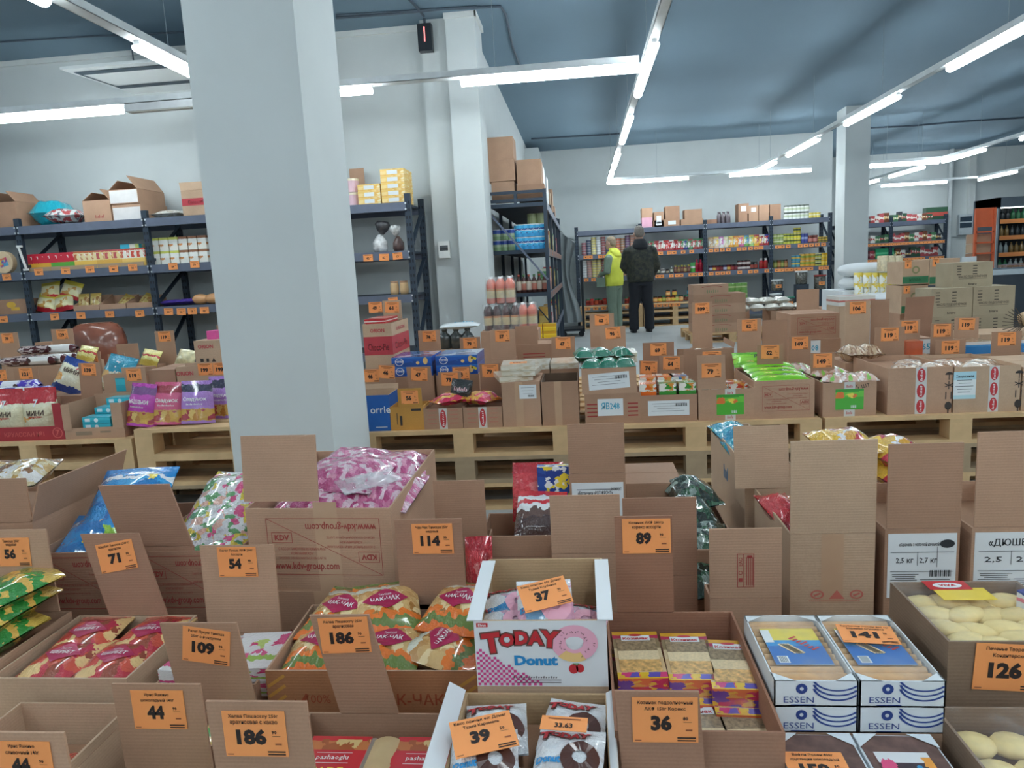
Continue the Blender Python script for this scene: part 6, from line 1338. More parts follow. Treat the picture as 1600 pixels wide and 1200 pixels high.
# price boards of the second and third rows
for a in (('pale price board 46 beside the blue carton', 566, 592, 576, 640, 3.88, '46', 0), ('second price board 46, leaning, beside the blue carton', 589, 614, 570, 640, 3.84, '46', 1, 0.09, 6, 0, 0, 0.008),
          ('leaning price board 47 behind the ochre carton', 638, 676, 573, 640, 3.8, '47', 1, 0.09, 4, 0, 0, -0.012), ('price board 79 behind the black biscuit bag', 684, 720, 581, 640, 3.8, '79', 1), ('price board 73 half hidden behind a 79 board', 706, 734, 573, 640, 3.92, '73', 3, 0.07),
          ('price board 79 beside the tall labelled carton', 749, 782, 568, 640, 3.88, '79', 3), ('far price board 76 behind the blue sweet boxes', 653, 687, 516, 566, 4.75, '76', 0), ('far price board 79 in front of dark jugs', 718, 750, 527, 566, 4.72, '79', 1),
          ('price board 57 in front of the juice packs', 765, 804, 515, 560, 4.5, '57', 0), ('price board 47 in front of the side rack', 861, 898, 526, 570, 4.4, '47', 1), ('price board 62 in front of the woman', 921, 959, 490, 560, 4.7, '62', 0),
          ('price board 96 in front of the people', 938, 977, 510, 562, 4.45, '96', 0, 0.09, -3), ('wide price board 69 behind the cracker packs', 1004, 1053, 535, 600, 4.15, '69', 3), ('price board 64 behind the cracker packs', 1030, 1068, 556, 600, 3.98, '64', 1, 0.09, 2), ('price board 74 above the orange cracker packs', 999, 1028, 563, 600, 3.96, '74', 1, 0.09, 4),
          ('tall price board 109 in front of the carton stack', 1081, 1113, 472, 545, 4.75, '109', 0), ('price board 62 with cut-out, behind the lime packs', 1152, 1190, 498, 560, 4.5, '62', 0),
          ('price board 149 in front of the G08 carton', 1233, 1267, 525, 580, 4.2, '149', 1), ('tall pale price board 106', 1321, 1360, 470, 550, 4.4, '106', 2), 
          ('wide price board 119 above the cookie cartons', 1367, 1414, 511, 566, 4.08, '119', 1), ('price board 119 behind another 119 board', 1405, 1438, 500, 560, 4.3, '119', 0), ('price board 119 beside the blue packs', 1455, 1490, 505, 562, 4.2, '119', 1), ('low price board 119 in the cookie row', 1462, 1509, 531, 568, 4.06, '119', 1),
          ('high price board 119 below the oil cartons', 1492, 1530, 496, 545, 4.55, '119', 0, 0.09, 3), ('price board 119 in front of the blue packs', 1550, 1597, 518, 562, 4.1, '119', 1)):
    lab, xl_, xr_, yt_, yf_, Y_, num_, *rest = a
    board(lab, xl_, xr_, yt_, yf_, Y_, num_, *rest)
board('dark price board 62 standing among the lime packs', 1183, 1224, 538, 576, 3.86, '62', 1, 0.012, z0=0.59); board('price board 149 above the clear biscuit packs', 1267, 1304, 551, 586, 3.74, '149', 1, 0.012, z0=0.56)
for a in (('plain raised board behind the 62 price board', 1191, 1230, 500, 560, 4.52, '', 1), ('plain raised board beside the 106 board', 1361, 1390, 468, 550, 4.45, '', 1), ('wide plain dark board below the oil cartons', 1411, 1455, 464, 540, 4.8, '', 3, 0.09, 0, 0, 0, 0.02), ('plain carton board above the printed carton', 1245, 1280, 452, 500, 5.25, '', 0)):
    board(*a, **({'z0': 0.0} if a[5] > 5.1 else {}))
# second-row goods
c = mid('tall brown carton with red band and tag board on top', 566, 611, 506, 4.22, 0.42, [('b', 0.12, 0, 0.1, 0.8)], 2, fill=0.4)
redb = mat('band_red', (186, 60, 70), 0.6)
for sd, w_ in (('f', c.w), ('r', c.d)):
    c.decal(sd, lambda b, w_=w_: b.rect((0, 0, c.h * 0.74), w_, 0.11), redb, 'red_band'); c.text(sd, 'Choco-Pie', 0.0, c.h * 0.725, 0.04, WHT, width=w_ * 0.72); c.text(sd, 'ORION', 0.0, c.h * 0.92, 0.022, redb, width=w_ * 0.5, bold=0.03)
c.tag(0, '61', '90', dz=0.045, w=0.092, h=0.07, rot=3); c.tag(0, '49', '90', dx=-0.11, dz=0.04, w=0.09, h=0.07)
tagp(put(boxmesh(0.13, 0.3, 0.03, band('choco_box', [(0, (196, 40, 48)), (0.4, (240, 230, 220)), (0.6, (196, 40, 48))], dist=0.02)), 'sweet_box', None, TR(PX(594, 500, 4.4), 4.43, MZ + c.h - 0.005)), 'red and white sweet box on the tall red-banded carton', 'box')
tb = band('tondi_front', [(0, (24, 84, 170)), (0.3, (30, 96, 190)), (0.85, (50, 120, 200))], (0.1, 0.6, 2.5, [(30, 96, 190), (24, 80, 160), (60, 140, 210)], 0.5), rough=0.3, coat=0.5)
tt = band('tondi_top', [(0, (40, 96, 180))], (0, 1, 4, [(40, 100, 190), (90, 60, 130), (200, 210, 230), (60, 150, 190)], 0.7), rough=0.2, coat=0.7)
for i, (a, b_, nm) in enumerate(((612, 675, 'egg picture'), (681, 746, 'banana picture'))):
    x0_, x1_ = PX(a, 570, 4.0), PX(b_, 570, 4.0)
    for k in range(2):
        z = 0.635 + 0.055 * k
        t = thing('sweet_box', 'blue sweet box with %s, %s of its pair' % (nm, ('lower', 'upper')[k]), 'box', ((x0_ + x1_) / 2, 4.15, z))
        w2 = (x1_ - x0_) / 2
        MB().box(-w2, w2, -0.15, 0.15, 0, 0.054, (0, 0, 0, 0, 1, 0)).build('carton', [tb, tt], t)
        b = MB(); b.disc((-w2 + 0.045, -0.1508, 0.028), 0.024, 0.022, r0=0.86, m=0); b.text('TONDI', (-w2 + 0.045, -0.1512, 0.03), 0.012, width=0.05, bold=0.04)
        b.disc((w2 * 0.3, -0.1508, 0.02), 0.01, 0.009, m=1); b.disc((w2 * 0.68, -0.1508, 0.03), 0.014, 0.02, m=1)
        if i: b.rect((w2 * 0.84, -0.1508, 0.034), 0.03, 0.014, rot=-0.4, m=2)
        b.build('print', [WHT, dy, mat('ink_yellow', (236, 214, 70), 0.5)], t)
    tagp(MB().box(x0_ - 0.005, x1_ + 0.005, 4.0, 4.3, MZ, 0.634).build('carton_block', CARDS[1]), 'closed carton under the blue sweet boxes with %s' % nm, 'carton')
# KDV cartons further back
c = mid('red-framed print carton on top of its pair, behind the 149 boards', 1236, 1312, 490, 4.75, 0.35, (), 1, yb=530, closed=True); c.decal('f', lambda b: kdv_print(b, c.w, c.h), M_redink)
c4 = mid('carton with blue stamped sheet G08, under the printed carton', 1240, 1314, 530, 4.72, 0.36, (), 1, closed=True); c4.sheet('f', -0.03, c4.h - 0.05, 0.1, 0.085, M_white, 'label', (('G08', 0, -0.05, 0.45, 0.75),), ink=MATS['ink_cyan'])
c = mid('closed carton with small blue 65 sheet behind the 119 boards', 1433, 1456, 528, 4.4, 0.2, (), 1, closed=True); c.sheet('f', 0.01, c.h - 0.05, 0.08, 0.085, M_white, 'label', (('65', 0, 0, 0.45, 0.6),), ink=MATS['ink_cyan'])
brd = band('bread_pack', [(0, (176, 140, 104))], (0, 1, 8, [(196, 164, 130), (150, 110, 80), (214, 190, 160)], 0.8), rough=0.2, coat=0.9, wr=0.5)
for i, a in enumerate((1337, 1362)): 
    lay(pillow(0.1, 0.2, 0.09, brd, 260 + i)[0], PX(a, 545, 4.05), 3.98, 0.655, 'brown bread loaf in clear film beside the cookie cartons', 'bread', 'bread loaves', 'bread_loaf', 0.1, 0)
tagp(MB().box(PX(1318, 560, 4.05), PX(1384, 560, 4.05), 4.02, 4.3, MZ, 0.61).build('carton_block', CARDS[0]), 'low carton under the bread loaves', 'carton')
tagp(put(boxmesh(0.085, 0.08, 0.075, mat('orange_pack', (206, 96, 60), 0.3, coat=0.7, var=0.15)), 'cake_pack', None, TR(PX(1424, 545, 4.18), 4.18, PZ(1424, 553, 4.18))), 'orange-red pack between the 119 boards', 'pack')
tagp(MB().box(PX(1405, 560, 4.18), PX(1445, 560, 4.18), 4.13, 4.24, MZ, PZ(1424, 553, 4.18)).build('carton_block', CARDS[2]), 'carton under the orange-red pack', 'carton')
bp = band('blue_flat', [(0, (40, 130, 200)), (0.6, (60, 150, 215)), (0.75, (230, 226, 224))], rough=0.25, coat=0.7, dist=0.02)
for i, (a, b_) in enumerate(((1510, 1552), (1598, 1640))): tagp(put(boxmesh(PX(b_, 540, 4.35) - PX(a, 540, 4.35), 0.2, 0.07, [bp, bp, brd]), 'wafer_pack', None, TR(PX((a + b_) / 2, 540, 4.35), 4.45, PZ(1530, 553, 4.35))), ('bright blue flat wafer pack behind the low 119 board', 'bright blue flat wafer pack beyond the last 119 board')[i], 'pack')
tagp(MB().box(PX(1508, 540, 4.35), PX(1650, 540, 4.35), 4.35, 4.55, MZ, PZ(1530, 553, 4.35)).build('carton_block', CARDS[2]), 'long carton under the blue flat packs', 'carton')
c = mid('open carton with white, green and yellow packs, red print on its side', 1068, 1147, 545, 4.1, 0.3, [('r', 0.03, 10, 0, 1)], 1, fill=0.15, back=0.26)
for i, (a, q, nm, col) in enumerate(((1080, 0, 'pk_w', (226, 222, 226)), (1102, 0, 'pk_g', (50, 150, 60)), (1128, 0, 'pk_y', (214, 170, 70)), (1138, 1, 'pk_w', (226, 222, 226)), (1112, 1, 'pk_y', (214, 170, 70)))):
    lay(pillow(0.09, 0.15, 0.05, carpack(nm, col), 270 + i)[0], PX(a, 555, 4.2), 4.15 + 0.1 * q, 0.615 + 0.02 * q, 'wrapped %s pack in the open carton with red side print' % {'w': 'white', 'g': 'green', 'y': 'yellow'}[nm[-1]], 'pack', 'packs in the carton with red side print', 'wrapped_pack', 0.3 * (i - 2), 15)
c = mid('carton with raised board in front of the side rack', 806, 862, 538, 4.6, 0.3, [('f', 0.12, 0, 0.0, 0.62)], 1, fill=0.3); c.decal('f', lambda b: [b.rect((0.0, 0, c.h - 0.06 - 0.02 * k), 0.14, 0.006) for k in range(3)], M_redink)
# oil cartons
def oil(x0, x1, Y, z0, z1, label):
    c = Carton(label, x0, x1, Y, z0, z1, 0.26, m=card('card_oil', (178, 164, 138)), closed=True, group='sunflower oil cartons')
    c.decal('f', lambda b: [b.text('МАСЛО ПОДСОЛНЕЧНОЕ', (0.0, 0, c.h * 0.42), 0.02, width=c.w * 0.72, bold=0.01), b.rect((0, 0, c.h * 0.34), c.w * 0.7, 0.002), b.text('Благо', (0.0, 0, c.h * 0.12), 0.016, width=c.w * 0.2, bold=0.02)] + [b.rect((s * c.w * 0.2 - 0.04, 0, c.h * (0.86 - 0.11 * k)), 0.03, 0.006) for k in range(4) for s in (-1, 1)], M_darkink)
    return c
zo = [0.42, 0.5, 0.705, 0.905, 1.08]
oil(2.49, 2.77, 5.5, 0.705, 0.905, 'sunflower oil carton, left one of the upper pair'); oil(2.775, 3.055, 5.5, 0.705, 0.905, 'sunflower oil carton, right one of the upper pair')
oil(2.49, 2.77, 5.5, 0.505, 0.705, 'sunflower oil carton under the left upper one'); oil(2.775, 3.055, 5.5, 0.505, 0.705, 'sunflower oil carton under the right upper one')
oil(2.66, 2.93, 5.56, 0.905, 1.08, 'sunflower oil carton on the very top of the oil stack')
for k in range(2): oil(2.49 + 0.285 * k, 2.77 + 0.285 * k, 5.5, 0.3, 0.505, ('lowest sunflower oil carton on the left', 'lowest sunflower oil carton on the right')[k])
pallet(2.3, 5.4, 0.16, 'wooden pallet under the sunflower oil cartons', 1.2, 0.68, 0.14); pallet(2.3, 5.4, 0.02, 'lower wooden pallet under the sunflower oil cartons', 1.2, 0.68, 0.14)
grn_b = mat('band_green', (60, 130, 90), 0.6)
for i, (a, b_, yt, yb_) in enumerate(((1411, 1452, 408, 444), (1453, 1500, 404, 444), (1409, 1450, 446, 490))):
    c = mid(('brown carton with green band, left one above the oil cartons', 'brown carton with green band, beside the top oil carton', 'lower brown carton with green band beside the oil cartons')[i], a, b_, yt, 6.1, 0.3, (), 2, yb=yb_, closed=True, group=None)
    c.decal('f', lambda b: b.rect((0, 0, 0.035), c.w * 0.98, 0.055), grn_b, 'green_band'); c.text('f', 'Благо', 0.0, 0.036, 0.025, mat('ink_palegreen', (150, 200, 170), 0.6)); c.decal('f', lambda b: b.disc((0, 0, c.h * 0.62), 0.03, 0.03, r0=0.6), mat('print_olive', (140, 140, 100), 0.8))
    price_tag(c.o, c.fr('f') @ Matrix.Translation((-c.w * 0.3, -0.001, c.h * 0.86)), '1', '9', w=0.05, h=0.06)
tagp(MB().box(PX(1409, 460, 6.1), PX(1500, 460, 6.1), 6.12, 6.42, 0.0, PZ(1430, 490, 6.1)).build('carton_block', CARDS[1]), 'carton block under the green banded cartons', 'carton')
# sugar and flour sacks
sack_w = mat('sack_white', (226, 230, 232), 0.6, var=0.05, scale=5, bump=0.3, bscale=12); film_y = band('sugar_pack', [(0, (236, 220, 150)), (0.3, (236, 236, 226)), (0.7, (240, 214, 90))], (0, 1, 4, [(240, 240, 232), (236, 206, 80)], 0.4), coat=0.6, rough=0.3)
for i, (a, q, w_, h_, yy) in enumerate(((1362, 421, 0.62, 0.15, 8.2), (1362, 442, 0.6, 0.15, 8.2), (1378, 470, 0.6, 0.15, 7.6))):
    p_ = P(a, q, yy)
    o = MB().surf(lambda u, v: Vector((w_ / 2 * (2 * v - 1), 0.18 * math.cos(6.2832 * u) * (1 - abs(2 * v - 1) ** 4) ** 0.5, h_ / 2 * math.sin(6.2832 * u) * (1 - abs(2 * v - 1) ** 4) ** 0.5)), 16, 14).build('sugar_sack', sack_w, None, True, TR(p_.x, yy + 0.15, p_.z, 0.1))
    tagp(o, ('white sack on top of the sugar pile', 'white sack second in the sugar pile', 'white sack with yellow stripe lying before the sugar pile')[i], 'sack')
    if i == 2: MB().surf(lambda u, v: Vector((w_ / 2 * (1.7 * v - 0.75), 0.187 * math.cos(3.5 + 0.7 * u), h_ / 2 * 1.05 * math.sin(3.5 + 0.7 * u))), 4, 12).build('stripe', mat('stripe_yellow', (230, 190, 60), 0.5), o, True)
for k in range(10):
    a = 1345 + (k % 5) * 13; q = (462, 446)[k // 5]
    p_ = P(a, q, 7.9)
    tagp(put(pillow(0.09, 0.15, 0.07, film_y, 280 + k % 3, 6, 8, 0.06, 0.5)[0], 'sugar_pack', None, TR(p_.x, 7.96 + 0.02 * (k % 2), p_.z - 0.02)), 'small yellow and white sugar pack in the sugar pile', 'pack', 'sugar packs')
for k in range(6):
    p_ = P(1382 + (k % 3) * 11, 424 - 0 * (k // 3), 7.9)
    tagp(put(pillow(0.08, 0.16, 0.06, mat('pasta_pack', (222, 206, 170), 0.3, coat=0.6, var=0.2, scale=30), 290 + k % 2, 6, 8, 0.06, 0.5)[0], 'pasta_pack', None, TR(p_.x, 7.9 + 0.09 * (k // 3), p_.z)), 'beige pasta pack standing beside the white sacks', 'pack', 'pasta packs')
tagp(MB().box(PX(1318, 470, 8), PX(1412, 470, 8), 8.02, 8.7, 0, PZ(1362, 452, 8.2)).build('sack_stack', sack_w), 'wrapped block of stacked goods under the sugar pile', 'goods stack')
tagp(put(boxmesh(0.34, 0.36, 0.09, band('egg_box', [(0, (226, 222, 214)), (0.4, (206, 120, 110)), (0.6, (230, 226, 218))], dist=0.05)), 'white_carton', None, TR(PX(1340, 478, 7.3), 7.5, PZ(1330, 478, 7.3))), 'white carton with red lettering below the sugar sacks', 'carton')
tagp(MB().box(PX(1312, 478, 7.3), PX(1350, 478, 7.3), 7.32, 7.68, 0, PZ(1330, 478, 7.3)).build('carton_block', CARDS[2]), 'carton block under the white carton with red lettering', 'carton')
# ================================================================== left table
for k in range(3):
    xr_ = PX(205, 688, 3.56)
    pallet(xr_ - 1.2, 3.56, 0.14 * k, 'wooden pallet, %s layer of the stack under the croissant carton' % ('lowest', 'middle', 'top')[k], 1.2, 0.8, 0.14)
    pallet(xr_ - 2.42, 3.56, 0.14 * k, 'wooden pallet, %s layer of the stack left of the croissant carton' % ('lowest', 'middle', 'top')[k], 1.2, 0.8, 0.14); pallet(xr_ - 2.42, 4.62, 0.14 * k, 'wooden pallet, %s layer of the outer back stack on the left' % ('lowest', 'middle', 'top')[k], 1.2, 0.8, 0.14)
    pallet(-2.395, 3.56, 0.156 * k, 'wooden pallet, %s layer of the stack under the cookie bags by the column' % ('lowest', 'middle', 'top')[k], 1.16, 0.8, 0.156, m=(M_wood2 if k == 0 else None))
    pallet(xr_ - 1.2, 4.62, 0.14 * k, 'wooden pallet, %s layer of the back stack on the left' % ('lowest', 'middle', 'top')[k], 1.2, 0.8, 0.14)
    pallet(-2.395, 4.62, 0.14 * k, 'wooden pallet, %s layer of the back stack by the column' % ('lowest', 'middle', 'top')[k], 1.16, 0.8, 0.14)
LZ2 = 0.468
redc = mat('carton_red', (168, 48, 56), 0.6)
xa_, xb_ = PX(-40, 650, 3.6), PX(97, 650, 3.6)
c = Carton('red display carton of mini croissant bags, lettered КРУАССАН', xa_, xb_, 3.6, MZ, MZ + 0.075, 0.26, m=redc, fill=0.02)
c.text('f', 'КРУАССАН №1', 0.02, 0.035, 0.026, mat('ink_redlight', (206, 96, 90), 0.6), bold=0.02)
c.decal('f', lambda b: [b.disc((c.w / 2 - 0.04, 0, 0.038), 0.03, 0.03, r0=0.82), b.text('7', (c.w / 2 - 0.04, 0, 0.038), 0.035, bold=0.03)], MATS['ink_redlight'])
MB().box(c.w / 2 - 0.05, c.w / 2, -0.132, -0.13, 0.07, 0.2).build('side_post', redc, c.o)
crm = band('croissant_bag', [(0, (222, 150, 60)), (0.12, (226, 216, 180)), (0.62, (232, 226, 196)), (0.72, (190, 30, 44)), (0.99, (190, 30, 44))], (0.1, 0.4, 3, [(226, 160, 80), (226, 216, 180), (206, 130, 60)], 0.5), rough=0.2, coat=0.8, dist=0.08, wr=0.4)
ink_br = mat('ink_brown', (70, 40, 36), 0.6)
CR = bag(0.19, 0.24, 0.09, [crm, ink_br, M_white, dred], 300, (('МИНИ', 0.5, 0.5, 0.03, 0.1, 0), ('круассаны', 0.5, 0.4, 0.014, 0.08, 2), ('7', 0.5, 0.72, 0.04, None, 1)), stand=0.4)
for i, (a, y) in enumerate(((-34, 3.67), (22, 3.67), (68, 3.68), (0, 3.79), (50, 3.79))):
    put_bag(CR, Matrix.Translation((PX(a, 650, 3.7), y, MZ + 0.024)) @ Matrix.Rotation(0.12 * (i % 3 - 1), 4, 'Z'), 'cream bag of mini croissants with red top in the red carton', 'bag', 'mini croissant bags', 'croissant_bag')
# purple rolls
pur2 = band('purple_roll', [(0, (80, 60, 170)), (0.3, (232, 232, 236)), (0.62, (84, 64, 176))], (0.62, 1, 14, [(84, 64, 176), (200, 196, 226)], 0.6), axis='X', rough=0.2, coat=0.8, dist=0.01)
def roll(x, y, z, label, m, L=0.3, r=0.04, rz=0.0, group=None, txt=True):
    t = thing('cake_roll', label, 'cake roll', (x, y, z), rz, group)
    MB().surf(lambda u, v: Vector(((u - 0.5) * L, -r * 1.1 * math.cos(6.2832 * v), r + r * math.sin(6.2832 * v) * 0.95)) if 0.04 < u < 0.96 else Vector(((u - 0.5) * L, -r * 0.7 * math.cos(6.2832 * v), r + r * 0.25 * math.sin(6.2832 * v))), 16, 14).build('wrapper', m, t, True)
    if txt:
        b = MB().text('#6', (-0.03, -r * 1.12, r), 0.02, width=0.06); b.disc((0.03, -r * 1.12, r * 1.15), 0.014, 0.016)
        b.build('lettering', ink_br, t)
for i, (a, q, y) in enumerate(((25, 612, 3.98), (45, 622, 3.9), (20, 622, 3.92))):
    roll(PX(a, q, y), y, PZ(a, q, y) - 0.01, 'purple and white wrapped cake roll behind the croissant carton', pur2, rz=0.12, group='purple cake rolls')
tagp(MB().box(PX(-30, 620, 3.95), PX(75, 620, 3.95), 3.86, 4.05, MZ, PZ(35, 626, 3.95)).build('carton_block', CARDS[1]), 'carton under the purple cake rolls', 'carton')
# carton with cyan boxes
xa_, xb_ = PX(97, 650, 3.6), PX(188, 650, 3.6)
c = Carton('cut-open carton stacked with flat cyan boxes, beside the croissant carton', xa_, xb_, 3.6, MZ, MZ + 0.2, 0.3, (), 0, rz=rad(3), cut=0.06, sides=0.19)
for xp, xq in ((-c.w / 2, -c.w / 2 + 0.045), (c.w / 2 - 0.06, c.w / 2)): MB().box(xp, xq, -0.154, -0.15, 0.05, 0.19).build('front_panel', CARDS[0], c.o)
c.decal('f', lambda b: b.rect((-0.06, 0, 0.03), 0.09, 0.02), mat('print_tan', (150, 128, 106), 0.8)); c.decal('f', lambda b: b.rect((0.06, 0, 0.035), 0.06, 0.01), MATS['print_tan'])
cy = band('cyan_box', [(0, (40, 170, 190)), (0.5, (60, 190, 206)), (0.9, (40, 160, 180))], rough=0.35, coat=0.4, dist=0.01)
cyb = boxmesh(0.16, 0.09, 0.035, cy)
for i, (y, n) in enumerate(((3.665, 3), (3.758, 4), (3.85, 5))):
    for k in range(n):
        t = thing('cyan_box', 'flat cyan box in the cut-open carton, %s' % ('row next to the cut front', 'middle row', 'back row')[i], 'box', ((xa_ + xb_) / 2 + 0.01 + 0.012 * i, y, MZ + 0.006 + 0.036 * k), 0, 'flat cyan boxes')
        put(cyb, 'box', t)
        MB().disc((0.0, -0.0455, 0.018), 0.012, 0.012, n=10).build('logo', M_white, t); MB().rect((-0.05, -0.0455, 0.02), 0.03, 0.018).build('label', M_white, t)
# crumpled flap
o = MB().surf(lambda u, v: Vector((-0.14 + 0.3 * u, -0.06 + 0.14 * v + 0.03 * u, 0.004 + 0.06 * abs(math.sin(3.2 * u + 1.1 * v)) * u)), 6, 4).build('loose_flap', CARDS[1], None, False, TR(PX(182, 684, 3.62), 3.7, MZ))
tagp(o, 'crumpled loose cardboard piece at the end of the left pallet', 'cardboard')
# three cookie bags on the second pallet
def cookie_bag(nm, base, low, pic, word, seed, ink):
    m = band(nm, [(0, base), (0.06, low), (0.34, base), (0.66, base), (0.74, pic), (0.92, base)], (0.08, 0.32, 5, [(206, 160, 70), (190, 130, 60), (170, 60, 70), (226, 190, 110)], 0.95), rough=0.15, coat=1.0, dist=0.06, wr=0.35)
    return bag(0.19, 0.23, 0.1, [m, ink, mat('ink_darkpurple', (90, 30, 110), 0.5)], seed, ((word, 0.5, 0.56, 0.026, 0.14, 0), ('#12', 0.5, 0.45, 0.009, 0.1, 0)), stand=0.35, taper=0.16)
for i, (a, nm, base, low, pic, word, lab) in enumerate(((222, 'bag_magenta', (190, 60, 170), (206, 150, 80), (110, 40, 120), 'МЯДЕЛЬКИ', 'magenta cookie bag on the pallet beside the column'), (264, 'bag_pink', (214, 90, 130), (206, 160, 80), (150, 30, 50), 'Сладунок', 'pink cookie bag with cherries on the pallet beside the column'), (306, 'bag_lilac', (176, 130, 206), (206, 160, 80), (40, 40, 70), 'Сладунок', 'lilac cookie bag with blackcurrants on the pallet beside the column'))):
    put_bag(cookie_bag(nm, base, low, pic, word, 310 + i, WHT), Matrix.Translation((PX(a, 660, 3.66), 3.66 + 0.01 * i, LZ2 + 0.002)) @ Matrix.Rotation(rad((-8, 6, 10)[i]), 4, 'Z') @ Matrix.Rotation(rad(-9), 4, 'X') @ Matrix.Rotation(rad((5, 3, 2)[i]), 4, 'Y'), lab, 'bag', None, 'cookie_bag')
put_bag(cookie_bag('bag_lilac', None, None, None, 'Сладунок', 312, WHT), Matrix.Translation((PX(350, 660, 3.8), 3.84, LZ2 + 0.002)), 'lilac cookie bag half hidden behind the other cookie bags', 'bag', None, 'cookie_bag')
# second row on the left
mb = band('mini_blue', [(0, (30, 60, 130)), (0.18, (226, 220, 190)), (0.68, (230, 226, 200)), (0.78, (30, 64, 140))], (0.2, 0.5, 4, [(226, 160, 80), (230, 226, 200), (206, 140, 70)], 0.4), rough=0.2, coat=0.9, dist=0.1, wr=0.4)
MB1 = bag(0.19, 0.22, 0.08, [mb, ink_br, dred], 320, (('МИНИ', 0.52, 0.6, 0.03, 0.1, 0), ('7', 0.7, 0.76, 0.04, None, 1)))
put_bag(MB1, Matrix.Translation((PX(97, 612, 4.1), 4.12, PZ(97, 614, 4.1))) @ Matrix.Rotation(0.35, 4, 'Y') @ Matrix.Rotation(rad(-25), 4, 'X'), 'blue and white mini croissant bag leaning on the price 139 board', 'bag', None, 'croissant_bag')
tbm = band('teal_croissant', [(0, (210, 200, 160)), (0.4, (40, 150, 180)), (0.95, (36, 140, 170))], (0.1, 0.45, 4, [(226, 180, 110), (230, 226, 206)], 0.5), rough=0.15, coat=1, dist=0.12, wr=0.5)
TB = bag(0.19, 0.22, 0.08, [tbm, M_white], 321, (('7', 0.5, 0.66, 0.045, None, 0),))
for i, (a, q) in enumerate(((178, 600), (165, 610))): put_bag(TB, Matrix.Translation((PX(a, q, 4.25), 4.22 + 0.06 * i, PZ(a, q, 4.25) - 0.02)) @ Matrix.Rotation(0.25, 4, 'Y') @ Matrix.Rotation(rad(-30), 4, 'X'), 'teal croissant bag heaped behind the price 139 board', 'bag', 'teal croissant bags', 'croissant_bag')
tagp(MB().box(PX(70, 620, 4.1), PX(228, 620, 4.1), 4.06, 4.42, MZ, PZ(130, 616, 4.1)).build('carton_block', CARDS[1]), 'long low carton under the blue and teal croissant bags', 'carton')
ZB = PZ(130, 616, 4.1)
board('leaning price board 139 between the croissant bags', 119, 153, 567, 625, 3.98, '139', 1, 0.06, 4, -0.005, 0, 0.012)
c = mid('cut-out carton showing cyan boxes, price 119', 160, 228, 585, 3.98, 0.07, [('f', 0.04, 0, 0.45, 1.0)], 0); c.tag(0, '119', '90', dz=0.045, w=0.092, h=0.07)
c.decal('f', lambda b: b.rect((-0.03, 0, c.h - 0.06), 0.06, 0.08), cy, 'cyan_boxes')
c = mid('long carton seen from its side beside the red-lettered cartons', 229, 273, 578, 4.0, 0.3, (), 1, z0=LZ2, closed=True)
c = mid('low carton with red lettering and two price tags 199', 274, 352, 572, 4.0, 0.3, [('f', 0.02, 0, 0.2, 1)], 2, z0=LZ2, closed=True); c.text('f', 'ORION', -0.1, c.h - 0.04, 0.025, redb, bold=0.03)
for i in range(2): price_tag(c.o, c.fr('f') @ Matrix.Translation((0.03 + 0.093 * i, -0.002, c.h - 0.02)), '199', '90', w=0.09, h=0.07)
zc = LZ2 + c.h
c = mid('upper carton with red lettering and recycling marks', 302, 348, 532, 4.03, 0.25, (), 2, z0=zc, closed=True); c.text('f', 'ORION', -0.02, c.h - 0.035, 0.022, redb, bold=0.03); c.decal('f', lambda b: [b.rect((-0.05, 0, 0.03), 0.02, 0.02), b.rect((-0.015, 0, 0.03), 0.016, 0.02), b.face([(0.01, 0, 0.02), (0.035, 0, 0.02), (0.022, 0, 0.042)])], M_darkink)
tagp(put(boxmesh(0.06, 0.1, 0.05, mat('pink_box', (226, 90, 160), 0.5)), 'pink_box', None, TR(PX(331, 528, 4.1), 4.15, zc + c.h)), 'small bright pink box on the upper red-lettered carton', 'box')
# back row on the left
ch = band('choc_roll', [(0, (84, 40, 44)), (0.55, (230, 228, 224)), (0.9, (84, 40, 44))], (0, 0.55, 18, [(84, 40, 44), (200, 180, 176)], 0.9), axis='X', rough=0.2, coat=0.8, dist=0.01)
c = mid('carton with dotted chocolate rolls on top and handling icons', 5, 118, 572, 4.62, 0.3, (), 0, closed=True)
zc = MZ + c.h
for i in range(5):
    roll(PX(62, 560, 4.75) + 0.05 * (i % 2) - 0.02, 4.67 + 0.05 * i, zc + (0.0 if i < 4 else 0.06), 'dark dotted chocolate cake roll with white band on the long carton', ch, 0.42, 0.033, 0.03 * i, 'chocolate cake rolls', i in (0, 4))
for a in (('price board 79 beside the chocolate rolls', -6, 27, 520, 575, 4.95, '79', 0), ('wide price board 129 behind the chocolate rolls', 79, 113, 514, 560, 5.05, '129', 0), ('price board 121 in front of the long carton', 20, 58, 574, 626, 4.3, '121', 1), ('half hidden price board 139 above the leaning 139 board', 128, 156, 550, 600, 4.75, '139', 1), ('price board 130 beside the plain raised board', 168, 194, 553, 600, 4.8, '130', 1), ('plain raised board behind the teal bags', 181, 215, 537, 600, 5.0, '', 0), ('tall price board 119 between the yellow bags', 241, 271, 517, 590, 4.85, '119', 0), ('price board 60 beside the 121 board', -12, 9, 577, 626, 4.3, '60', 1), ('tall board beside the column at the left table', 338, 362, 508, 590, 4.62, '', 1)):
    board(*a)
c = mid('low carton behind the 129 board', 54, 79, 535, 5.07, 0.09, (), 0, closed=True)
yel = band('yellow_bag', [(0, (226, 200, 90)), (0.3, (240, 226, 140)), (0.5, (206, 60, 60)), (0.6, (240, 226, 140))], rough=0.2, coat=0.9, dist=0.15, wr=0.5)
pal = mat('pale_foil', (226, 216, 170), 0.2, coat=0.9, var=0.25, scale=30)
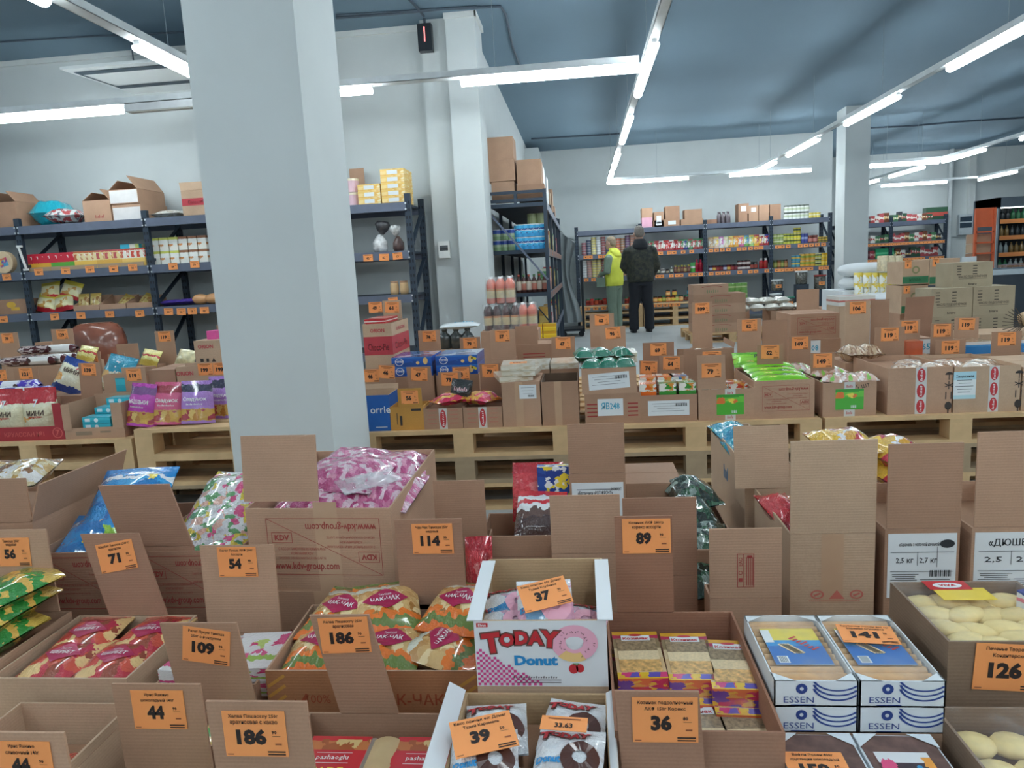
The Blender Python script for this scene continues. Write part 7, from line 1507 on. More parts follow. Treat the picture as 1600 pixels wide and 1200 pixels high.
for i, (a, q, m_, lab) in enumerate(((228, 572, yel, 'yellow snack bag beside the tall 119 board'), (284, 572, pal, 'pale foil snack bag between the 119 board and the red-lettered carton'), (128, 566, yel, 'small golden bag behind the chocolate rolls'))):
    put_bag((pillow(0.14, 0.12, 0.07, m_, 330 + i, wr=1.5)[0], None), Matrix.Translation((PX(a, q, 4.7), 4.72, PZ(a, q, 4.7))) @ Matrix.Rotation(rad(-30), 4, 'X') @ Matrix.Rotation(0.2, 4, 'Y'), lab, 'bag', None, 'snack_bag')
    tagp(MB().box(PX(a - 14, q, 4.7), PX(a + 14, q, 4.7), 4.66, 4.84, MZ, PZ(a, q, 4.7)).build('carton_block', CARDS[i]), 'carton under the ' + lab, 'carton')

# ================================================================== on the wall rack top
T1 = L1[0]
def rk(label, a, b_, yt, Y, d, z0, flaps=(), m=0, **k): return Carton(label, PX(a, yt, Y), PX(b_, yt, Y), Y, z0, PZ((a + b_) / 2, yt, Y), d, flaps, m, **k)
rk('open plain carton beside the cyan film bag on the wall rack top', -22, 24, 316, Y1 + 0.05, 0.35, T1, [('r', 0.13, -40, 0, 1), ('l', 0.13, -40, 0, 1)], 1)
c = rk('open brown carton with red print on the wall rack top', 128, 171, 313, Y1 + 0.05, 0.4, T1, [('l', 0.13, -55, 0, 1), ('r', 0.13, -40, 0, 1)], 0); c.text('f', '#7', 0.02, 0.05, 0.03, M_redink)
c = rk('white-fronted carton on the wall rack top, carrying another', 174, 219, 318, Y1 + 0.05, 0.45, T1, (), 0, closed=True); zq = T1 + c.h
c.decal('f', lambda b: b.rect((0, 0, c.h / 2 - 0.015), c.w * 0.96, c.h * 0.75), mat('face_white', (226, 222, 220), 0.6), 'white_face')
c = rk('open white-fronted carton stacked on another on the wall rack top', 169, 214, 296, Y1 + 0.04, 0.45, zq, [('l', 0.13, -50, 0, 1), ('r', 0.15, -35, 0, 1)], 0); c.decal('f', lambda b: b.rect((0, 0, c.h / 2), c.w * 0.97, c.h * 0.9), MATS['face_white'], 'white_face')
c = rk('carton with red band and open top flap by the column on the wall rack', 282, 330, 297, Y1 + 0.05, 0.35, T1, [('f', 0.09, -25, 0, 1, -0.03), ('b', 0.1, 0, 0, 1)], 2); c.decal('f', lambda b: b.rect((0, 0, c.h * 0.55), c.w, 0.065), redb, 'red_band'); c.text('f', 'Choco-Pie', 0.0, c.h * 0.55, 0.03, WHT)
cyf = band('cyan_film', [(0, (40, 180, 200)), (0.6, (70, 200, 214))], (0.3, 0.9, 6, [(60, 190, 206), (230, 230, 230), (40, 160, 190)], 0.4), rough=0.12, coat=1, wr=0.8)
for i, (a, r, m_, w_) in enumerate(((68, 0.0, cyf, 0.36), (98, 0.1, band('candy_film', [(0, (226, 226, 224))], (0, 1, 12, [(236, 236, 234), (120, 120, 130), (206, 90, 90), (240, 240, 240)], 0.8), rough=0.12, coat=1, wr=0.8), 0.34))):
    lay(pillow(w_, 0.3, 0.24 - 0.1 * i, m_, 340 + i, wr=1.4)[0], PX(a, 335, Y1 + 0.1), Y1 + 0.1 - 0.06 * i, T1 + 0.125 - 0.04 * i, ('big cyan film bag on the wall rack top', 'big clear bag of white sweets on the wall rack top')[i], 'bag', None, 'big_bag', r, 0)
lay(pillow(0.3, 0.25, 0.08, band('pearl_film', [(0, (226, 222, 214))], (0, 1, 12, [(236, 234, 228), (200, 190, 176)], 0.8), rough=0.12, coat=1, wr=0.8), 343)[0], PX(257, 330, Y1 + 0.1), Y1 + 0.08, T1 + 0.042, 'clear bag of white round sweets beside the red-banded carton', 'bag', None, 'big_bag')
yc = band('yellow_case', [(0, (236, 196, 110))], (0, 1, 5, [(240, 210, 140), (230, 180, 90), (245, 230, 190)], 0.6), rough=0.5, coat=0.1)
for s_, (a, b_, n, nm) in enumerate(((559, 594, 3, 'lower pile'), (596, 633, 5, 'higher pile'))):
    for k in range(n):
        t = thing('yellow_case', 'yellow patterned flat case with white label in the %s on the wall rack top' % nm, 'box', ((PX(a, 300, Y1 + .04) + PX(b_, 300, Y1 + .04)) / 2, Y1 + 0.2, T1 + 0.0605 * k), 0, 'yellow flat cases')
        w2 = (PX(b_, 300, Y1 + .04) - PX(a, 300, Y1 + .04)) / 2
        MB().box(-w2, w2, -0.16, 0.16, 0, 0.06).build('case', yc, t); MB().rect((0.0, -0.1608, 0.03), w2 * 0.9, 0.035).build('label', M_white, t)
rk('brown carton with curved torn board behind the yellow cases', 538, 585, 292, Y1 + 0.38, 0.2, T1, [('b', 0.2, 0, 0, 0.5)], 0)
for i in range(2):
    t = thing('marshmallow_tub', 'pink and cream tub stacked at the end of the yellow cases, %s' % ('lower', 'upper')[i], 'tub', (PX(550, 310, Y1 + 0.1), Y1 + 0.12, T1 + 0.125 * i))
    MB().lathe([(0.06, 0), (0.068, 0.1)], 16).build('tub', mat('tub_pink', (226, 190, 200), 0.5, var=0.1), t); MB().lathe([(0.07, 0.1), (0.07, 0.12)], 16).build('lid', mat('tub_cream', (236, 226, 200), 0.5), t)
# small cartons on the lower shelf of the wall rack
c = rk('small brown carton with yellow nut print on the lower wall rack shelf', -6, 44, 468, Y1 + 0.04, 0.25, L1[2], (), 1, closed=True); c.decal('f', lambda b: b.disc((-0.02, 0, 0.09), 0.05, 0.03), mat('print_nut', (226, 180, 70), 0.6)); c.decal('f', lambda b: b.rect((0.02, 0, 0.05), 0.09, 0.03), MATS['print_nut'])
for a, b_, lab in ((112, 152, 'with two golden bags'), (153, 194, 'with a leaning golden bag'), (196, 237, 'with a crumpled golden bag')):
    rk('small display carton %s on the lower wall rack shelf' % lab, a, b_, 462, Y1 + 0.03, 0.24, L1[2], (), 0, cut=0.05)

# ================================================================== side rack goods, juice packs
can_b = canmesh(0.05, 0.11, band('pea_can', [(0, (120, 150, 110)), (0.35, (150, 170, 140)), (0.6, (40, 70, 150)), (0.93, (190, 190, 200))], dist=0.02))
can_c = canmesh(0.055, 0.13, band('milk_can', [(0, (40, 150, 210)), (0.3, (60, 180, 226)), (0.5, (236, 240, 240)), (0.66, (50, 170, 220)), (0.94, (200, 205, 210))], (0.3, 0.7, 3, [(236, 240, 240), (40, 70, 140), (60, 180, 226)], 0.6), dist=0.1))
ys = y0 + 0.1
row(can_b, 'pea_can', 'blue and green vegetable can stacked two high on the side rack', 'can', -0.9, -0.68, 3, ys, L2[1], 'vegetable cans on the side rack', stack=2, dz=0.111)
row(can_c, 'milk_can', 'bright blue condensed milk can stacked two high on the side rack', 'can', -0.66, -0.36, 5, ys, L2[1], 'condensed milk cans', stack=2, dz=0.131, jit=0.001)
row(canmesh(0.055, 0.11, mat('can_olive', (130, 140, 100), 0.4)), 'olive_can', 'olive green can on top of the blue milk cans', 'can', -0.53, -0.36, 2, ys + 0.1, L2[1] + 0.262, 'olive green cans')
row([can_c], 'milk_can', 'bright blue condensed milk can in the second row of the side rack', 'can', -0.53, -0.36, 2, ys + 0.13, L2[1], 'condensed milk cans behind', stack=2, dz=0.131, jit=0.001)
sb2 = [botmesh(0.03, 0.19, band('sauce_b%d' % i, [(0, (70, 40, 36)), (0.15, c_), (0.5, (200, 190, 170)), (0.62, (80, 44, 40)), (0.88, l_)], dist=0.0)) for i, (c_, l_) in enumerate((((206, 190, 176), (196, 84, 66)), ((190, 186, 176), (206, 212, 208)), ((190, 120, 104), (90, 140, 90))))]
row([sb2[1], sb2[1], sb2[1]], 'sauce_bottle', 'small sauce bottle with white cap at the wall end of the side rack', 'bottle', -0.86, -0.7, 3, ys, L2[2], 'white-capped sauce bottles')
row([sb2[0], sb2[2]], 'sauce_bottle', 'sauce pouch bottle with red or green cap on the side rack end', 'bottle', -0.69, -0.36, 6, ys, L2[2], 'sauce bottles on the side rack', jit=0.002)
sidecols = [(200, 60, 60), (236, 230, 214), (90, 140, 90), (226, 180, 90), (150, 80, 60), (226, 226, 226)]
for lv, nm in ((1, 'upper'), (2, 'middle'), (3, 'lower')):
    for k in range(26):
        c_ = sidecols[(k * 5 + lv) % 6]
        m_ = band('side_%d' % ((k * 5 + lv) % 6), [(0, c_), (0.4, tuple(min(255, v + 50) for v in c_)), (0.65, c_)], dist=0.03)
        h = rnd.uniform(0.16, 0.26) if lv < 3 else rnd.uniform(0.14, 0.3)
        tagp(put(boxmesh(0.1, 0.12, h, m_), 'grocery_pack', None, TR(xb - 0.07, y0 + 0.38 + k * 0.165, L2[lv], rad(90))), '%s grocery pack along the aisle side of the side rack, %s shelf' % (('red', 'cream', 'green', 'yellow', 'brown', 'white')[(k * 5 + lv) % 6], nm), 'pack', 'packs along the aisle side of the side rack')
for i, (a, b_, yt, yb_, m_, lab) in enumerate(((757, 803, 214, 250, 0, 'top carton of the tall pile on the side rack'), (762, 804, 250, 283, 0, 'second carton of the tall pile on the side rack'), (766, 802, 284, 313, 0, 'lowest carton of the tall pile on the side rack'), (807, 845, 249, 288, 0, 'big brown carton beside the tall pile on the side rack'), (806, 849, 288, 312, 1, 'low carton with icons under the big brown carton on the side rack'))):
    Yc = 7.7; z0 = PZ((a + b_) / 2, yb_, Yc); 
    c = Carton(lab, PX(a, 260, Yc), PX(b_, 260, Yc), Yc, max(z0, L2[0]) if yb_ > 305 else z0, PZ((a + b_) / 2, yt, Yc), 0.35, m=m_, closed=True)
for k in range(5):
    c = Carton(('white carton with strap next to the big brown carton', 'white carton on the side rack top, second along the aisle', 'brown carton on the side rack top, third along the aisle', 'pale carton on the side rack top, fourth along the aisle', 'brown carton at the far end of the side rack top')[k], -0.6 if k else -0.46, -0.37, 8.12 + k * 0.8 if k else 8.08, L2[0], L2[0] + (0.42, 0.4, 0.3, 0.42, 0.25)[k], 0.32, m=mat('box_white', (226, 228, 230)) if k < 2 else CARDS[k % 3], closed=True)
yb2 = boxmesh(0.13, 0.16, 0.07, band('yellow_tea', [(0, (230, 190, 40)), (0.4, (240, 206, 60)), (0.6, (214, 160, 40))], dist=0.03))
for i in range(6): tagp(put(yb2, 'yellow_box', None, TR(-0.62 + 0.14 * (i % 3), 7.42, 0.5 + 0.072 * (i // 3) + 0.0)), 'bright yellow box stacked at the foot of the side rack', 'box', 'yellow boxes at the side rack')
tagp(MB().box(-0.72, -0.24, 7.3, 7.52, 0, 0.5).build('carton_block', CARDS[1]), 'carton block under the yellow boxes', 'carton')
row([jarmesh(0.05, 0.12, jar_mat('sr%d' % i, a, b_, c_)) for i, (a, b_, c_) in enumerate([((130, 40, 40), (190, 60, 60), (200, 50, 50)), ((160, 60, 40), (226, 180, 120), (206, 60, 50))])], 'sauce_jar', 'red jar on the low shelf behind the yellow boxes', 'jar', -0.65, -0.4, 3, 7.75, L2[3], 'red jars on the low shelf')
filmj = clear('shrink_film', amount=0.14)
def sixpack(x, y, z, label, cols, w=0.255, n=3):
    t = thing('juice_pack', label, 'juice pack', (x, y, z)); r = w / n / 2
    for i in range(n):
        for j in range(2):
            cc = cols[i % len(cols)]
            put(MB().lathe([(r * 0.8, 0), (r * 0.95, 0.008), (r * 0.95, 0.165), (r * 0.85, 0.19), (r * 0.5, 0.215), (r * 0.36, 0.222), (r * 0.36, 0.24)], 12).mesh('bottle', band('juice_%d_%d_%d' % cc, [(0, cc), (0.1, cc), (0.2, (206, 190, 150)), (0.48, (200, 140, 100)), (0.55, cc), (0.92, (206, 206, 206))], rough=0.15, coat=0.8, dist=0.0), True), 'bottle', t, TR(-w / 2 + r + 2 * r * i, -r + 2 * r * j, 0))
    MB().surf(lambda u, v: Vector(((w / 2 + 0.004) * max(-1, min(1, 1.5 * math.cos(6.2832 * u))) * (1 - 0.15 * max(0, v - 0.7)), (2 * r + 0.004) * max(-1, min(1, 1.5 * math.sin(6.2832 * u))) * (1 - 0.2 * max(0, v - 0.7)), 0.002 + 0.235 * v)), 24, 8).build('film', filmj, t, True)
JX = (206, 110, 90); JD = (70, 34, 34)
zj = PZ(795, 516, 6.5)
sixpack(PX(769, 500, 6.5) + 0.0, 6.6, zj, 'film pack of dark juice bottles beside the pilaster', [JD], 0.17, 2)
sixpack(PX(797, 500, 6.5), 6.6, zj, 'film pack of dark juice bottles in the middle of the lower row', [JD], 0.17, 2)
sixpack(PX(824, 500, 6.5), 6.6, zj, 'film pack of pink juice bottles in the lower row', [JX], 0.17, 2)
sixpack(PX(781, 460, 6.5), 6.6, zj + 0.242, 'film pack of pink juice bottles on top of the dark ones', [JX], 0.26, 3)
tagp(MB().box(PX(752, 516, 6.5), PX(842, 516, 6.5), 6.44, 6.76, 0, zj - 0.001).build('carton_block', CARDS[1]), 'carton block under the juice packs', 'carton')
zj2 = PZ(715, 545, 5.4)
for i, a in enumerate((694, 712, 730)): 
    tagp(put(botmesh(0.05, 0.15, mat('jug_dark', (60, 66, 66), 0.15, coat=0.8), neck=0.4), 'dark_jug', None, TR(PX(a, 540, 5.4), 5.45, zj2)), 'dark jug under the white oval bag', 'jug', 'dark jugs')
wb = bag(0.3, 0.12, 0.045, [mat('white_bag', (222, 228, 230), 0.3, coat=0.6), mat('ink_cyan', (70, 170, 200))], 350, (('#7', 0.62, 0.5, 0.03, 0.16, 0),), nu=14, nv=6)
put_bag(wb, lying(PX(718, 520, 5.4), 5.4, zj2 + 0.165, 0.05, 6), 'white oval bag with blue lettering lying on the dark jugs', 'bag', None, 'white_bag')
tagp(MB().box(PX(684, 545, 5.4), PX(745, 545, 5.4), 5.36, 5.56, 0, zj2).build('carton_block', CARDS[0]), 'carton block under the dark jugs', 'carton')
# ================================================================== far floor: trolley, pallets, stacks
for i, x in enumerate((-0.05, 1.15)):
    for k in range(3): pallet(x, 14.0, 0.14 * k, 'wooden pallet, %s layer of the stack carrying jars %s' % (('lowest', 'middle', 'top')[k], ('left of the woman', 'right of the man')[i]), 1.18, 0.45, 0.14)
for i, (a, b_) in enumerate(((912, 1000), (1016, 1064))):
    for k in range(7 if i == 0 else 5):
        q = a + (b_ - a) * (k + 0.5) / (7 if i == 0 else 5)
        t = thing('price_card', 'orange price card on the edge of the pallets with jars', 'price tag', (PX(q, 485, 13.99), 13.99, 0.39), 0, 'price cards on the jar pallets'); put(small_tag('', 0.1)[0], 'card', t, None); put(small_tag('', 0.1)[1], 'print', t, None)
gx_ = PX(895, 440, 12.9)
tr = thing('roll_cage', 'grey tarpaulin covered roll cage beside the side rack', 'trolley', (gx_, 12.9, 0))
M_blk = mat('black_steel', (34, 40, 46), 0.4, 0.4)
for x, h in ((-0.22, 1.86), (0.16, 1.3)): MB().box(x - 0.022, x + 0.022, -0.36, -0.32, 0.08, h).build('post', M_blk, tr)
MB().box(-0.22, 0.16, -0.36, 0.3, 0.1, 0.14).build('deck', M_blk, tr)
for x in (-0.18, 0.12): MB().lathe([(0.05, -0.02), (0.05, 0.02)], 14).build('wheel', M_blk, tr, False, Matrix.Translation((x, -0.3, 0.05)) @ Matrix.Rotation(rad(90), 4, 'X'))
MB().surf(lambda u, v: Vector((-0.22 + 0.36 * u * (0.75 + 0.25 * math.cos(v * 5)), -0.3 + 0.04 * math.sin(u * 14 + v * 3) + 0.1 * v * (1 - v), 0.25 + 1.58 * v - 0.25 * u * v)), 20, 16).surf(lambda u, v: Vector((-0.22 + 0.3 * u, -0.3 + 0.55 * v, 1.83 - 0.22 * u + 0.02 * math.sin(9 * u))), 8, 8).build('tarpaulin', mat('tarp_grey', (140, 148, 150), 0.4, coat=0.2, var=0.12, scale=5), tr, True)
# stack of printed cartons on a floor pallet
pallet(1.55, 10.75, 0, 'wooden pallet on the far floor carrying the stack of printed cartons', 1.2, 1.1, 0.14)
pr_g = mat('print_plant', (120, 140, 100), 0.8)
zt0 = 0.14
for k in range(5):
    n = 1
    for j in range(n):
        x0_ = 1.6
        c = Carton('carton with red arc and green plant print, %s layer of the floor stack%s' % (('lowest', 'second', 'third', 'fourth', 'topmost')[k], (', left', ', right')[j] if n > 1 else ''), x0_, x0_ + (0.74 if k < 4 else 0.5), 10.8, zt0 + 0.14 * k, zt0 + 0.14 * (k + 1), 0.5, m=k % 2, closed=True, group=None)
        c.decal('f', lambda b: [b.disc((0.02, 0, 0.09), 0.16, 0.03, r0=0.85, a0=0.3, a1=2.84, m=0)] + [b.rect((-0.05 + 0.03 * q, 0, 0.04), 0.012, 0.05 - 0.01 * (q % 3), m=1) for q in range(6)], [M_redink, pr_g])
wsk = mat('white_packs', (222, 218, 206), 0.25, coat=0.8, var=0.15, scale=14)
zb_ = zt0
for j in range(2):
    c = Carton(('printed carton pile carrying white film bags, left', 'printed carton pile carrying white film bags, right')[j], 2.72 + 0.66 * j, 3.36 + 0.66 * j, 10.9, 0.0, PZ(1180, 487, 10.9), 0.5, m=1, closed=True); c.decal('f', lambda b: [b.disc((0.02, 0, c.h - 0.08), 0.16, 0.03, r0=0.85, a0=0.3, a1=2.84, m=0)], M_redink)
for k in range(9):
    a = 1158 + (k % 5) * 24; lay(pillow(0.22, 0.25, 0.1, wsk, 360 + k % 3)[0], PX(a, 480, 10.95), 10.92 + 0.12 * (k // 5), PZ(1180, 487, 10.9) + 0.05 + 0.09 * (k // 5), 'white film bag of pastries heaped on the printed carton pile', 'bag', 'white film bags', 'film_bag', 0.08 * (k - 4), 0)
gcan = canmesh(0.06, 0.12, band('pea_green', [(0, (120, 170, 90)), (0.4, (190, 206, 150)), (0.6, (120, 170, 90))], dist=0))
zg = PZ(1150, 466, 12.0)
row(gcan, 'green_can', 'light green can in the film block behind the printed cartons', 'can', PX(1138, 455, 12), PX(1168, 455, 12), 3, 12.05, zg, 'light green cans', stack=2, dz=0.121)
tagp(MB().box(PX(1136, 466, 12), PX(1170, 466, 12), 11.95, 12.3, 0, zg).build('carton_block', CARDS[1]), 'carton block under the light green cans', 'carton')
# clear tubs with tags at the foot of the far rack
tubm = mat('tub_mixed', (90, 90, 84), 0.2, coat=0.8, var=0.6, scale=40)
for i, (a, q, h, lab) in enumerate(((1214, 446, 0.16, 'clear tub of brown sweets with an orange tag, under the far rack'), (1252, 436, 0.2, 'tall clear tub of dark sweets under the far rack'), (1281, 444, 0.22, 'clear tub with red lid and tag at the rack end'), (1212, 470, 0.18, 'lower clear tub with tag under the far rack'), (1232, 472, 0.15, 'green-lidded tub with tag under the far rack'), (1262, 466, 0.2, 'middle clear tub under the far rack'))):
    Yq = 13.4 if i < 3 else 13.12; p_ = P(a, q + 8, Yq)
    t = thing('sweet_tub', lab, 'tub', (p_.x, Yq, p_.z))
    MB().lathe([(0.09, 0), (0.1, 0.02), (0.1, h), (0.09, h + 0.01)], 14).build('tub', tubm, t, True)
    MB().lathe([(0.105, h + 0.01), (0.105, h + 0.035)], 14).build('lid', mat(('tub_lid_white', 'tub_lid_red', 'tub_lid_green')[(0, 0, 1, 0, 2, 0)[i]], ((210, 214, 214), (150, 50, 46), (60, 130, 110))[(0, 0, 1, 0, 2, 0)[i]], 0.4), t)
    if i != 1: shelf_tag(t, 0, -0.105, h * 0.5, '', 0.1)
    tagp(MB().box(p_.x - 0.1, p_.x + 0.1, Yq - 0.1, Yq + 0.1, 0, p_.z).build('display_block', M_deck), 'dark display block under the ' + lab.split(',')[0].split(' under')[0].split(' at')[0], 'stand')
# cartons on top of the far rack
T3 = L3[0]
for (a, b_, yt, yb_, m_, lab) in ((1003, 1019, 340, 356, 'pink', 'white and pink carton on the far rack top'), (1003, 1020, 325, 340, 0, 'pale carton on the white and pink one, far rack top'), (1021, 1038, 344, 356, 0, 'small carton with white label on the far rack top'), (1022, 1037, 331, 344, 0, 'carton on the small labelled one, far rack top'), (1038, 1062, 342, 355, 1, 'wide carton with white label on the far rack top'), (1040, 1062, 322, 342, 1, 'bigger carton on the wide one, far rack top'), (1064, 1099, 342, 353, 0, 'low long carton on the far rack top'), (1070, 1097, 327, 342, 0, 'open-topped carton on the low long one, far rack top'),
                              (1104, 1120, 343, 351, 3, 'dark low carton beside the bottle pack on the far rack top'), (1154, 1168, 334, 348, 1, 'lower dark carton of the group above the pouches'), (1154, 1170, 318, 334, 1, 'upper dark carton with white label above the pouches'), (1170, 1185, 334, 347, 0, 'lower carton second in the group above the pouches'), (1170, 1185, 321, 334, 0, 'upper carton with white sheet above the pouches'), (1186, 1201, 333, 346, 0, 'lower carton third in the group above the pouches'), (1186, 1202, 320, 333, 0, 'open upper carton third in the group above the pouches'), (1203, 1220, 319, 345, 1, 'tall carton at the end of the group above the pouches')):
    Yt = Y3 + 0.08; xc = (a + b_) / 2
    zlo = T3 if yb_ > 343 else PZ(xc, yb_, Yt) ; 
    m2 = mat('carton_pinkwhite', (226, 170, 190), 0.6) if m_ == 'pink' else CARDS[m_]
    c = Carton(lab, PX(a, 345, Yt), PX(b_, 345, Yt), Yt, zlo, PZ(xc, yt, Yt), 0.3, m=m2, closed='open' not in lab)
    if 'label' in lab or 'sheet' in lab: c.sheet('f', 0, c.h * 0.5, c.w * 0.5, c.h * 0.5, M_white)
for i in range(6): tagp(put(botmesh(0.035, 0.22, mat('soda', (120, 110, 116), 0.2, coat=0.8), neck=0.4), 'bottle', None, TR(PX(1123 + i * 3.4, 345, Y3 + 0.1), Y3 + 0.12 + 0.07 * (i % 2), T3)), 'small dark bottle in the pack on the far rack top', 'bottle', 'bottle pack on the far rack top')
wj = jarmesh(0.05, 0.13, band('white_jar', [(0, (226, 230, 226)), (0.3, (190, 200, 170)), (0.6, (230, 232, 228)), (0.8, (90, 100, 90))], dist=0))
row(wj, 'white_jar', 'white labelled jar stacked two high on the far rack top', 'jar', PX(1228, 340, Y3), PX(1266, 340, Y3), 6, Y3 + 0.12, T3, 'white jars on the far rack top', stack=2, dz=0.131)
row(canmesh(0.05, 0.1, band('yellow_can_low', [(0, (226, 206, 90)), (0.5, (236, 230, 190)), (0.7, (220, 196, 80))], dist=0)), 'yellow_can', 'yellow can at the end of the far rack top', 'can', PX(1267, 340, Y3), PX(1284, 340, Y3), 3, Y3 + 0.12, T3, 'yellow cans on the far rack top')
# right-hand end of the shop: panel, pipe, ladder, cooler, freezers
pp = PX(1482, 380, YR - 0.1)
tagp(MB().tube([(pp, YR - 0.1, 0), (pp, YR - 0.1, CEIL)], 0.05, 10).build('pipe', mat('pipe_white', (222, 228, 230), 0.5), None, True), 'white vertical pipe on the wall right of the far rack', 'pipe')
ep = P(1509, 350, YR - 0.12)
t = thing('electric_panel', 'grey electric panel with two dark windows on the far wall', 'electric panel', (ep.x, YR - 0.03, ep.z))
MB().box(-0.16, 0.16, -0.1, 0, -0.26, 0.24).build('case', mat('panel_grey', (196, 204, 208), 0.5), t)
for z in (0.12, -0.03): MB().box(-0.14, 0.14, -0.104, -0.1, z - 0.06, z + 0.06).build('window', mat('panel_window', (60, 74, 88), 0.2), t)
MB().box(-0.6, 0.9, -0.02, 0.0, -0.3, -0.27).build('conduit', mat('panel_grey', (196, 204, 208)), t)
lx, ly = PX(1538, 370, 12.6), 12.6
t = thing('step_rack', 'orange steel ladder rack with shelves of cartons beside the drinks cooler', 'ladder', (lx, ly, 0))
M_or = mat('orange_steel', (222, 106, 66), 0.5, var=0.05)
zl = PZ(1538, 325, 12.6)
for x in (-0.14, 0.14): MB().box(x - 0.018, x + 0.018, -0.02, 0.02, 0, zl).build('rail', M_or, t)
for k in range(8): MB().box(-0.14, 0.14, -0.02, 0.02, 0.2 + k * 0.17, 0.225 + k * 0.17).build('rung', M_or, t)
MB().box(-0.14, 0.14, 0.0, 0.01, zl - 0.3, zl).build('top_plate', M_or, t)
for k in range(4): tagp(MB().box(-0.13, 0.13, 0.05, 0.3, 0, 0.15).build('carton_block', CARDS[k % 3], None, False, TR(lx, ly, 0.76 + 0.155 * k)), 'brown carton behind the orange ladder, %s' % ('lowest', 'second', 'third', 'topmost')[k], 'carton')
tagp(MB().box(-0.14, 0.14, 0.04, 0.31, 0, 0.76).build('carton_block', CARDS[1], None, False, TR(lx, ly, 0)), 'tall carton block under the cartons behind the orange ladder', 'carton')
cx0 = PX(1556, 380, 13.0)
t = thing('drinks_cooler', 'tall dark open drinks cooler with lit shelves of bottles', 'cooler', (cx0, 13.0, 0))
zc = PZ(1570, 308, 13.0)
M_co = mat('cooler_black', (44, 52, 62), 0.35)
MB().box(0, 2.4, 0.7, 0.75, 0, zc).box(0, 0.05, 0, 0.7, 0, zc).box(2.35, 2.4, 0, 0.7, 0, zc).box(0.05, 2.35, 0, 0.7, 0, 0.4).build('case', M_co, t)
MB().box(0, 2.4, 0, 0.7, zc - 0.16, zc).build('canopy', mat('cooler_grey', (96, 108, 118), 0.4), t)
MB().box(0.05, 2.35, -0.005, 0.0, zc - 0.18, zc - 0.165).build('light_strip', glow('cooler_light', (0.9, 1, 1), 6), t)
MB().box(-0.01, 0.02, -0.02, 0.0, 0.3, zc - 0.18).build('edge_trim', mat('trim_steel', (200, 206, 210), 0.3, 0.7), t)
for k, z in enumerate((0.72, 1.0, 1.28, 1.55)):
    MB().box(0.06, 2.34, 0.2, 0.69, z, z + 0.02).build('shelf', mat('cooler_grey', (96, 108, 118)), t)
    MB().box(0.08, 2.34, 0.19, 0.2, z - 0.02, z + 0.05).build('price_rail', M_orange, t)
    for j in range(9):
        m_ = [mat('btl_green', (60, 130, 90), 0.15, coat=0.8), mat('btl_clear', (170, 184, 184), 0.15, coat=0.8), mat('btl_amber', (150, 120, 70), 0.15, coat=0.8), mat('btl_dark', (60, 66, 70), 0.15, coat=0.8)][(k + j // 3) % 4]
        tagp(put(botmesh(0.035, 0.2, m_), 'drink_bottle', None, TR(cx0 + 0.14 + j * 0.085, 13.28, z + 0.021)), 'drink bottle on the %s shelf of the drinks cooler' % ('lowest', 'second', 'third', 'top')[k], 'bottle', 'bottles in the drinks cooler, shelf %s' % ('one', 'two', 'three', 'four')[k])
fx0, fy0 = PX(1492, 410, 9.0), 8.6
for i in range(2):
    xa2 = fx0 + 0.0 + 1.05 * i; ya2 = fy0
    t = thing('chest_freezer', ('dark chest freezer with sliding glass top behind the oil cartons', 'dark chest freezer with blue and white front panel')[i], 'freezer', (xa2, ya2, 0))
    MB().box(0, 1.0, 0, 1.5, 0, 0.86).build('case', mat('freezer_dark', (62, 70, 80), 0.4), t)
    MB().box(-0.01, 1.01, -0.01, 1.51, 0.86, 0.92).build('rim', mat('freezer_rim', (200, 210, 216), 0.35), t)
    for q in range(2): MB().box(0.04, 0.96, 0.04 + 0.73 * q, 0.75 + 0.73 * q, 0.925, 0.935).build('glass_lid', mat('freezer_glass', (120, 136, 150), 0.08, coat=1.0), t)
    if i: MB().box(0.02, 0.98, -0.006, -0.001, 0.1, 0.82).build('front_panel', band('freezer_panel', [(0, (30, 70, 150)), (0.5, (40, 90, 170)), (0.8, (30, 66, 140))], (0, 1, 3, [(230, 236, 240), (40, 90, 170), (30, 60, 130)], 0.5), dist=0.1), t)
tagp(put(pillow(0.16, 0.14, 0.01, M_white, 380)[0], 'paper_sheet', None, TR(PX(1503, 413, 8.9), 8.75, 0.936)), 'white paper standing on the chest freezer', 'paper')
# bristly brushes and cloth at the right edge
bx, by_ = PX(1590, 505, 5.0), 5.0
t = thing('broom_bundle', 'bundle of brooms with beige bristles and red binding beside the oil cartons', 'broom', (bx, by_, PZ(1590, 512, 5.0)))
for k in range(12):
    a = k * 0.26 - 1.4
    MB().bar((0.05, 0, 0.03), (0.05 - 0.16 * math.cos(a * 0.7), -0.03, 0.03 + 0.1 * math.sin(a)), 0.004, 0.004).build('bristle', mat('bristle_dark', (96, 84, 72), 0.8), t)
MB().lathe([(0.04, 0), (0.06, 0.1), (0.06, 0.3)], 12).build('bundle', mat('bristle_beige', (206, 176, 140), 0.8, var=0.2, scale=60), t, True, Matrix.Translation((0.02, 0, 0.05)) @ Matrix.Rotation(rad(75), 4, 'Y'))
MB().lathe([(0.063, 0.2), (0.063, 0.24)], 12).build('binding', mat('binding_red', (176, 50, 66), 0.6), t, False, Matrix.Translation((0.02, 0, 0.05)) @ Matrix.Rotation(rad(75), 4, 'Y'))
tagp(MB().box(bx - 0.25, bx + 0.3, by_ - 0.05, by_ + 0.3, 0, PZ(1590, 512, 5.0) - 0.03).build('carton_block', CARDS[2]), 'carton block under the broom bundle', 'carton')

